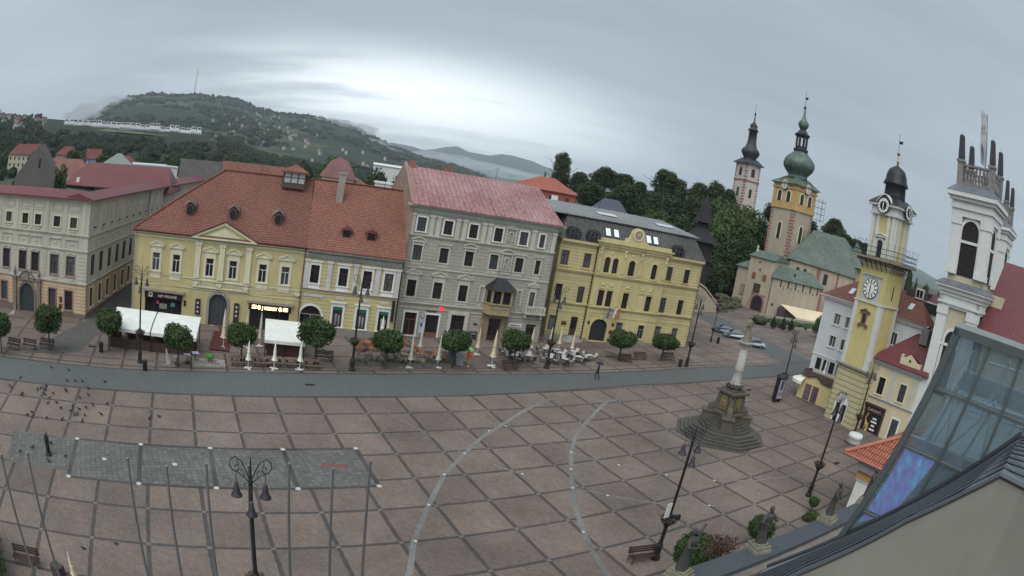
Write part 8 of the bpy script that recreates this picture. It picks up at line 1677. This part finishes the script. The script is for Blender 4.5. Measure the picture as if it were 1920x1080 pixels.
# picnic tables at the kerb near the white umbrellas
pk = None
for x, y, lb, dr_ in [(-24.0, 52.4, 'dark picnic table left of the first white kerb umbrella', 1), (-22.0, 53.6, 'dark picnic table right of the first white kerb umbrella', 1), (-20.9, 54.4, 'brown picnic table at the middle white kerb umbrella', 0), (-19.2, 55.2, 'orange picnic table between the two right white kerb umbrellas', 0), (-17.4, 55.9, 'orange picnic table right of the last white kerb umbrella', 0)]:
    if pk is None:
        pk = thing('picnic_table', 'x', 'table'); b = MB()
        for k in range(4): b.box(-.85, .85, -.36 + k * .18, -.2 + k * .18, .72, .76)
        b.build('table_top', mat('mixed_brown_planks', (.16, .10, .075), .8, .4, 3), pk); 
        for s in (-1, 1): b = MB(); b.box(-.85, .85, s * .72 - .14, s * .72 + .14, .42, .46); b.build('seat', mat('mixed_brown_planks', (.16, .10, .075)), pk)
        b = MB()
        for s in (-1, 1): b.box(s * .6 - .04, s * .6 + .04, -.75, .75, .38, .43); b.box(s * .6 - .04, s * .6 + .04, -.4, -.3, 0, .72); b.box(s * .6 - .04, s * .6 + .04, .3, .4, 0, .72)
        b.build('frame', WOOD, pk); o = pk
    else: o = dup(pk, (0, 0, 0))
    o.location = (x, y, gz(x, y)); o.rotation_euler = (0, 0, R(30)); o['label'] = lb; o['group'] = 'picnic tables along the kerb'
# red carpet ramp / stacked benches in front of the portal
T = thing('wooden_ramp', 'dark red slatted ramp in front of the portal of the yellow building', 'ramp', tuple(FY @ Vector((12.2, -5, 0))))
b = MB(FY)
for k in range(11): b.box(11.2, 13.4, -3.0 - k * .6, -2.6 - k * .6, .12 + gz(*(FY @ Vector((12, -3 - k * .6, 0))).xy), .2 + gz(*(FY @ Vector((12, -3 - k * .6, 0))).xy))
b.build('slats', mat('dark_red_slats', (.09, .03, .028), .8, .3, 4), T)
T = thing('flower_bed', 'gravel bed with a bright green plant beside the long white awning', 'flower bed', (-26.3, 50.1, .3)); b = MB(fr((-27.5, 49.0), 30)); b.box(0, 3.4, -.1, 1.8, .2, .5); b.build('kerb', STONE, T); b = MB(fr((-27.5, 49.0), 30))
for k in range(60): b.blob((rg.uniform(.2, 3.2), rg.uniform(.1, 1.6), .52), rg.uniform(.05, .12), 1, .3, rg)
b.build('pebbles', mat('mixed_pebbles', (.22, .2, .18), .9, .5, 6), T); me = crown('bed_plant', rg, [(0, 0, 0, .42, .25)], 420, .09, mat('bright_green_leaves', (.10, .30, .06), .7, .3, 4)); q = bpy.data.objects.new('plant', me); COL.objects.link(q); q.location = (-.1, .6, .75); q.parent = T
ct = None
for k, (x, y) in enumerate([(-28.9, 48.2), (-28.3, 49.3), (-27.9, 50.3)]):
    if ct is None: ct = table(mat('pale_lilac_table', (.36, .37, .42), .5), .36); o = ct
    else: o = dup(ct, (0, 0, 0))
    o.location = (x, y, gz(x, y) + .15); o.rotation_euler = (0, 0, R(40)); o['label'] = '%s pale table in the stepped row at the end of the long awning' % ['nearest', 'middle', 'farthest'][k]; o['group'] = 'pale tables at the awning end'
T = thing('leaning_board', 'thin white board leaning at the terrace below the awning end', 'board', (-29.8, 47.6, .3)); b = MB(fr((-29.8, 47.6), 60)); b.prism([(0, 0, .2), (.5, 0, .2), (.2, .4, 1.6), (.1, .4, 1.6)], (.0, .05, 0)); b.build('board', CUSH, T)
# ice cream figure, wicker seats, light box
T = thing('ice_cream_figure', 'giant ice cream cone figure with green and red scoops beside the round tree', 'figure', (-3.1, 64.9, 1.1)); b = MB(Matrix.Translation((-3.1, 64.9, gz(-3.1, 64.9)))); b.lathe([(.2, 0), (.2, .1), (.06, .15), (.3, 1.15), (.33, 1.2)], n=12); b.build('cone', mat('waffle_orange', (.45, .25, .12), .7), T)
for z, c_, nm in ((1.35, (.75, .09, .04), 'red_scoop'), (1.8, (.25, .6, .22), 'green_scoop')): b = MB(Matrix.Translation((-3.1, 64.9, gz(-3.1, 64.9)))); b.smooth = True; b.blob((0, 0, z), (.33, .33, .3), 3, .05, rg); b.build('scoop', mat(nm, c_, .4, .05), T)
for x, y, nm, lb, c_ in [(-5.0, 65.2, 'wicker_pod_chair', 'round dark pod chair left of the grey light box', (.10, .10, .105)), (-4.0, 65.0, 'light_box', 'grey light box between pod chair and ice cream figure', (.30, .31, .33))]:
    T = thing(nm, lb, 'chair' if 'pod' in nm else 'box', (x, y, gz(x, y))); b = MB(Matrix.Translation((x, y, gz(x, y)))); 
    if 'pod' in nm: b.smooth = True; b.lathe([(.4, 0), (.52, .3), (.55, .8), (.45, 1.25), (.3, 1.4)], n=12)
    else: b.box(-.35, .35, -.15, .15, 0, 1.3); b.box(-.3, .3, -.18, -.15, .5, 1.25)
    b.build('body', mat(nm + '_shell', c_, .8, .3, 6), T)
# ---- advertising stand, round bin, electric boxes
T = thing('advertising_stand', 'dark advertising column stand with a pale poster at the right', 'stand', (33.3, 67.0, 1.9)); Fq = fr((33.0, 67.0), 25); b = MB(Fq); zq = gz(33, 67)
b.box(-.65, .65, -.3, .3, zq + .3, zq + 3.1); b.box(-.5, -.3, -.2, .2, zq, zq + .3); b.box(.3, .5, -.2, .2, zq, zq + .3); b.lathe([(.85, zq + 3.1), (.6, zq + 3.35)], n=12); b.build('frame', IRON, T); b = MB(Fq); b.box(-.52, .52, -.34, -.3, zq + .5, zq + 2.9); ps = b.build('poster', mat('pale_violet_poster', (.35, .33, .42), .5, .2, 5), T); b = MB(Fq); b.box(-.2, .2, -.37, -.34, zq + 1.6, zq + 2.6); text_bm(b, 'JAZZ', .36, 0, zq + 1.0, -.36, .02); b.build('poster_print', mat('poster_dark', (.05, .05, .08)), ps)
T = thing('wrapped_tub', 'white wrapped round tub beside the lamp at the cafe front', 'tub', (38.0, 54.2, 1.9)); b = MB(Matrix.Translation((38.1, 54.0, gz(38.1, 54)))); b.smooth = True; b.lathe([(.75, 0), (.95, .3), (.9, .75), (.98, .8), (.85, 1.15), (.4, 1.25), (0, 1.22)], n=14); b.build('tub', mat('crumpled_white_cloth', (.55, .56, .57), .8, .25, 3, .6), T)
b_ = None
for x, y, lb in [(22.9, 77.8, 'dark litter bin beside the lamp at the mansard building corner'), (-37.6, 45.8, 'dark litter bin left of the alley tree'), (33.6, 95.6, 'dark litter bin beside the slim lamp'), (-30.8, 44.9, 'dark litter bin near the kerb under the long awning'), (8.0, 23.0, '')]:
    if not lb: continue
    if b_ is None:
        b_ = thing('litter_bin', 'x', 'litter bin'); b = MB(); b.lathe([(.2, 0), (.24, .1), (.26, .85), (.24, .9)], n=10); b.build('body', IRON, b_); b = MB(); b.lathe([(.28, .9), (.28, .95), (.1, 1.05)], n=10); b.build('lid', IRON, b_); o = b_
    else: o = dup(b_, (0, 0, 0))
    o.location = (x, y, gz(x, y)); o['label'] = lb; o['group'] = 'dark litter bins'
T = thing('bronze_memorial', 'small dark bronze figure column on the left end of the grey paving panel', 'statue', (-27.9, 25.9, 0)); zq = gz(-27.9, 25.9); b = MB(Matrix.Translation((-27.9, 25.9, zq))); b.lathe([(.3, 0), (.28, .1), (.2, .2), (.17, 1.0), (.22, 1.2), (.14, 1.45)], n=10); b.build('column', IRON, T); b = MB(Matrix.Translation((-27.9, 25.9, zq))); b.smooth = True; b.blob((0, 0, 1.62), (.13, .14, .17), 2, .1, rg); b.build('head', mat('worn_bronze', (.12, .11, .10), .4, .3), T)
# three evergreen cones below the castle
cn_ = None
for k, (x, y) in enumerate([(52.6, 117.6), (54.9, 117.4), (57.0, 117.9)]):
    if cn_ is None:
        cn_ = thing('cone_shrub', 'x', 'shrub'); b = MB(); b.tube([(0, 0, 0), (0, 0, .5)], .1, 5); b.build('stem', BARK, cn_); me = crown('cone_leaves', rg, [(0, 0, .6 + .3 * k2, .75 - .1 * k2, .35) for k2 in range(7)], 900, .14, LF_CON); q = bpy.data.objects.new('foliage', me); COL.objects.link(q); q.parent = cn_; o = cn_
    else: o = dup(cn_, (0, 0, 0))
    o.location = (x, y, gz(x, y)); o['group'] = 'cone shaped evergreens below the castle'; o['label'] = '%s dark cone shaped evergreen below the castle terrace' % ['left', 'middle', 'right'][k]
put_tree('map', 0, 62.6, 114.0, 3.5, 8.6, 2.3, 'young tree in front of the cream terrace awning', group='trees on the castle hill')
# ---- parked cars
def car(cbody, nm):
    T = thing('parked_car', 'x', 'car'); b = MB(); b.smooth = False
    prof = [(-2.15, .35), (-2.2, .62), (-2.1, .82), (-1.15, .95), (-.55, 1.38), (.9, 1.42), (1.65, 1.0), (2.1, .92), (2.2, .6), (2.15, .35)]
    vs = []; 
    for s in (-1, 1):
        for x, z in prof: w_ = .88 if z < .97 else .68; vs.append((x, s * w_, z))
    n = len(prof); fs = [(i, i + 1, n + i + 1, n + i) for i in range(n - 1)] + [tuple(range(n))[::-1], tuple(range(n, 2 * n)), (n - 1, 0, n, 2 * n - 1)]
    b.mesh(vs, fs); b.build('body', mat(nm, cbody, .25, .06, 2, 0, .6, .3), T)
    b = MB()
    for s in (-1, 1):
        b.poly([(-1.0, s * .86, .97), (1.4, s * .86, .97), (.85, s * .70, 1.34), (-.5, s * .70, 1.32)])
    b.poly([(-1.18, -.74, .965), (-1.18, .74, .965), (-.60, .62, 1.37), (-.60, -.62, 1.37)]); b.poly([(1.64, -.72, 1.02), (1.64, .72, 1.02), (.96, .62, 1.40), (.96, -.62, 1.40)]); g_ = b.build('windows', GLASS, T); g_.scale = (1.012, 1.015, 1.0); g_.location.z = .012
    for sx in (-1.35, 1.35):
        for s in (-1, 1):
            b = MB(Matrix.Translation((sx, s * .8, .32)) @ Matrix.Rotation(R(90), 4, 'X')); b.lathe([(.32, -.1), (.32, .1)], n=16); wl = b.build('wheel', IRON, T); b = MB(Matrix.Translation((sx, s * .8, .32)) @ Matrix.Rotation(R(90), 4, 'X')); b.lathe([(.19, -.12), (.19, .12)], n=12); b.build('rim', POLE, wl)
    for s in (-1, 1): b = MB(); b.box(-2.2, -2.1, s * .62 - .16, s * .62 + .16, .62, .76); b.build('headlight', FRW, T)
    return T
for x, y, c_, nm, lb in [(37.9, 105.3, (.12, .16, .24), 'blue_grey_car', 'dark blue grey car parked farthest up the slope below the castle'), (38.8, 102.0, (.22, .26, .28), 'pale_silver_car', 'pale silver car in the middle of the three parked cars'), (40.6, 97.2, (.20, .27, .31), 'silver_blue_car', 'silver blue car parked nearest the column, last of three')]:
    T = car(c_, nm); T.location = (x, y, gz(x, y)); T.rotation_euler = (0, 0, R(-12)); T['label'] = lb; T['group'] = 'parked cars below the castle'
# ---- person with umbrella
PX, PY = 10.8, 67.3; zq = gz(PX, PY)
T = thing('person', 'person in dark clothes walking under a black umbrella on the street', 'person', (PX, PY, zq))
me = bpy.data.meshes.new('person_body'); J = [(0, 0, .95), (0, 0, 1.2), (0, 0, 1.42), (0, 0, 1.52), (0, 0, 1.66), (0, 0, 1.76), (-.1, .02, .9), (-.13, .16, .5), (-.12, .02, .08), (-.12, .16, .03), (.1, -.02, .9), (.12, -.12, .5), (.12, -.28, .1), (.12, -.14, .03), (-.19, 0, 1.4), (-.23, -.05, 1.15), (-.1, .2, 1.2), (.19, 0, 1.4), (.24, .03, 1.12), (.24, .1, .9)]
E_ = [(0, 1), (1, 2), (2, 3), (3, 4), (4, 5), (0, 6), (6, 7), (7, 8), (8, 9), (0, 10), (10, 11), (11, 12), (12, 13), (2, 14), (14, 15), (15, 16), (2, 17), (17, 18), (18, 19)]
me.from_pydata(J, E_, []); o = bpy.data.objects.new('body', me); COL.objects.link(o); o.parent = T; sk = o.modifiers.new('skin', 'SKIN'); rad = [.15, .14, .16, .06, .09, .07, .1, .07, .045, .035, .1, .07, .045, .035, .06, .045, .035, .06, .045, .035]
for v, r in zip(me.skin_vertices[0].data, rad): v.radius = (r, r * .85)
me.skin_vertices[0].data[0].use_root = True; sub = o.modifiers.new('sub', 'SUBSURF'); sub.levels = 1; sub.render_levels = 2; me.materials.append(CLOTH); T.rotation_euler = (0, 0, R(60))
T = thing('open_umbrella', 'open black umbrella held above the walking person', 'umbrella', (PX, PY, zq)); b = MB(Matrix.Translation((PX, PY, zq)) @ Matrix.Translation((.0, .0, 0))); b.tube([(.05, .1, 1.15), (.05, .1, 2.05)], .012, 5); b.build('shaft', IRON, T); b = MB(Matrix.Translation((PX + .05, PY + .1, zq))); b.smooth = True; b.lathe([(.46, 1.78), (.44, 1.84), (.33, 1.95), (.17, 2.02), (.0, 2.05)], n=10); b.build('canopy', CLOTH, T)
# ---- pigeons
def pigeon():
    T = bpy.data.objects.new('pigeon', None); b = MB(); b.smooth = True; n = 8; vs = []; fs = []
    prof = [(-.20, .02, .06, .01), (-.12, .05, .09, .03), (-.02, .08, .12, .075), (.08, .075, .14, .075), (.14, .045, .18, .045), (.18, .036, .22, .036), (.22, .03, .23, .03), (.26, .006, .22, .006)]
    for x, ry, z, rz_ in prof:
        for k in range(n): a = 2 * PI * k / n; vs.append((x, ry * math.cos(a), z + rz_ * math.sin(a)))
    for i in range(len(prof) - 1):
        for k in range(n): a_, b2 = i * n + k, i * n + (k + 1) % n; fs.append((a_, b2, b2 + n, a_ + n))
    b.mesh(vs, fs); b.tube([(.02, .03, .08), (.03, .03, 0)], .008, 4); b.tube([(.02, -.03, .08), (.03, -.03, 0)], .008, 4)
    return b.build('pigeon', mat('dark_pigeon_feathers', (.025, .025, .03), .7, .4, 20))
PG = [(-39.2, 31.8), (-37.1, 31.7), (-39.9, 34.0), (-39.0, 38.4), (-37.1, 39.3), (-35.4, 37.2), (-34.8, 37.8), (-34.1, 38.2), (-32.2, 39.7), (-36.5, 33.5), (-36.5, 34.0), (-36.3, 34.2), (-36.3, 34.7), (-35.8, 34.1), (-35.2, 33.3), (-34.7, 34.1), (-34.3, 33.1), (-33.7, 32.2), (-33.1, 32.9), (-34.3, 35.6), (-34.0, 35.4), (-32.6, 37.4), (-31.7, 36.3), (-32.0, 35.3), (-30.1, 35.0), (-29.2, 36.1), (-32.1, 32.4), (-31.0, 32.7), (-31.4, 33.4), (-30.6, 33.5), (-30.3, 32.4), (-30.1, 32.6), (-29.5, 33.0), (-28.4, 34.1), (-30.3, 34.2), (-33.7, 29.8), (-33.7, 29.1), (-33.1, 29.3), (-31.9, 30.1), (-30.6, 30.9), (-29.0, 32.0), (-24.6, 36.3), (-24.1, 37.1), (-36.9, 31.4), (-17.8, 20.9), (-19.2, 19.1), (-28.8, 27.2), (-27.2, 25.1), (-29.6, 25.6), (-26.6, 26.6), (-30.0, 24.3)]
pg = None
for k, (x, y) in enumerate(PG):
    if pg is None: pg = pigeon(); o = pg
    else: o = pg.copy(); COL.objects.link(o)
    s = 1.05 if y > 24 else .8; o.location = (x, y, gz(x, y) + .01); o.rotation_euler = (0, 0, rg.uniform(0, 6.28)); o.scale = (s, s, s); tag(o, 'dark pigeon on the paving of the left part of the square', 'pigeon', 'flock of pigeons on the paving')
# ---- yellow covered umbrellas at the bottom edge
for x, y, lb in [(-17.9, 16.3, 'folded yellow cloth umbrella near the bottom left bench'), (-7.2, 17.4, 'top of a folded yellow cloth umbrella at the bottom edge')]:
    o = dup(UC, (x, y, gz(x, y)), 1.0, lb, 'folded yellow umbrellas at the bottom edge'); o.scale = (.8, .8, .62)
T = thing('dark_bin_box', 'dark wicker box beside the folded yellow umbrella at the bottom left', 'box', (-19.0, 15.7, 0)); b = MB(Matrix.Translation((-18.9, 15.9, 0))); b.box(-.35, .35, -.3, .3, 0, .75); b.build('body', WICK, T)
o = leafclump('corner_shrub', rg, [(-23.4, 13.4, 1.0, 1.4, 1.1), (-22.0, 12.6, .8, 1.1, .9), (-24.6, 14.4, .8, 1.0, .8)], 2600, .12, LF_BALL); tag(o, 'dark shrub in the very bottom left corner', 'shrub')
# ---- clouds of mist on the hills

# ================= air =================
def volume(nm, dens, col, an=.2):
    M = bpy.data.materials.new(nm); M.use_nodes = True; t = M.node_tree; t.nodes.clear(); o = t.nodes.new('ShaderNodeOutputMaterial'); v = t.nodes.new('ShaderNodeVolumePrincipled'); v.inputs['Density'].default_value = dens; v.inputs['Color'].default_value = (*col, 1); v.inputs['Anisotropy'].default_value = an; t.links.new(v.outputs[0], o.inputs['Volume']); return M
b = MB(); b.box(-8800, 8800, -500, 9500, -25, 620); hz = b.build('haze', volume('pale_haze', .00010, (.84, .93, 1.0))); hz['kind'] = 'stuff'
rg = random.Random(2)
b = MB()
for az, el, r, sx, sz in [(-43.4, 1.9, 2500, 110, 24), (-42.0, 2.7, 2700, 100, 30), (-40.6, 3.4, 2800, 80, 24), (-19.5, 3.2, 2750, 110, 22), (-17.2, 3.0, 2750, 120, 26), (-15.3, 2.5, 2700, 110, 30), (-13.6, 1.9, 2650, 90, 26), (-9.5, 1.7, 4300, 260, 30), (-5.5, 1.5, 4300, 300, 32), (-1.5, 1.4, 4400, 300, 34)]:
    p = pt(az, el, r)
    for j in range(3): b.blob((p.x + rg.uniform(-1, 1) * sx, p.y + rg.uniform(-1, 1) * 40, p.z + rg.uniform(-1, 1) * sz * .6), (sx * rg.uniform(.5, 1), 70, sz * rg.uniform(.5, 1)), 3, .35, rg)
o = b.build('mist', volume('low_cloud', .010, (.95, .97, 1), .3)); o['kind'] = 'stuff'; tag(o, 'wisps of low cloud clinging to the slopes of the big hill', 'mist')
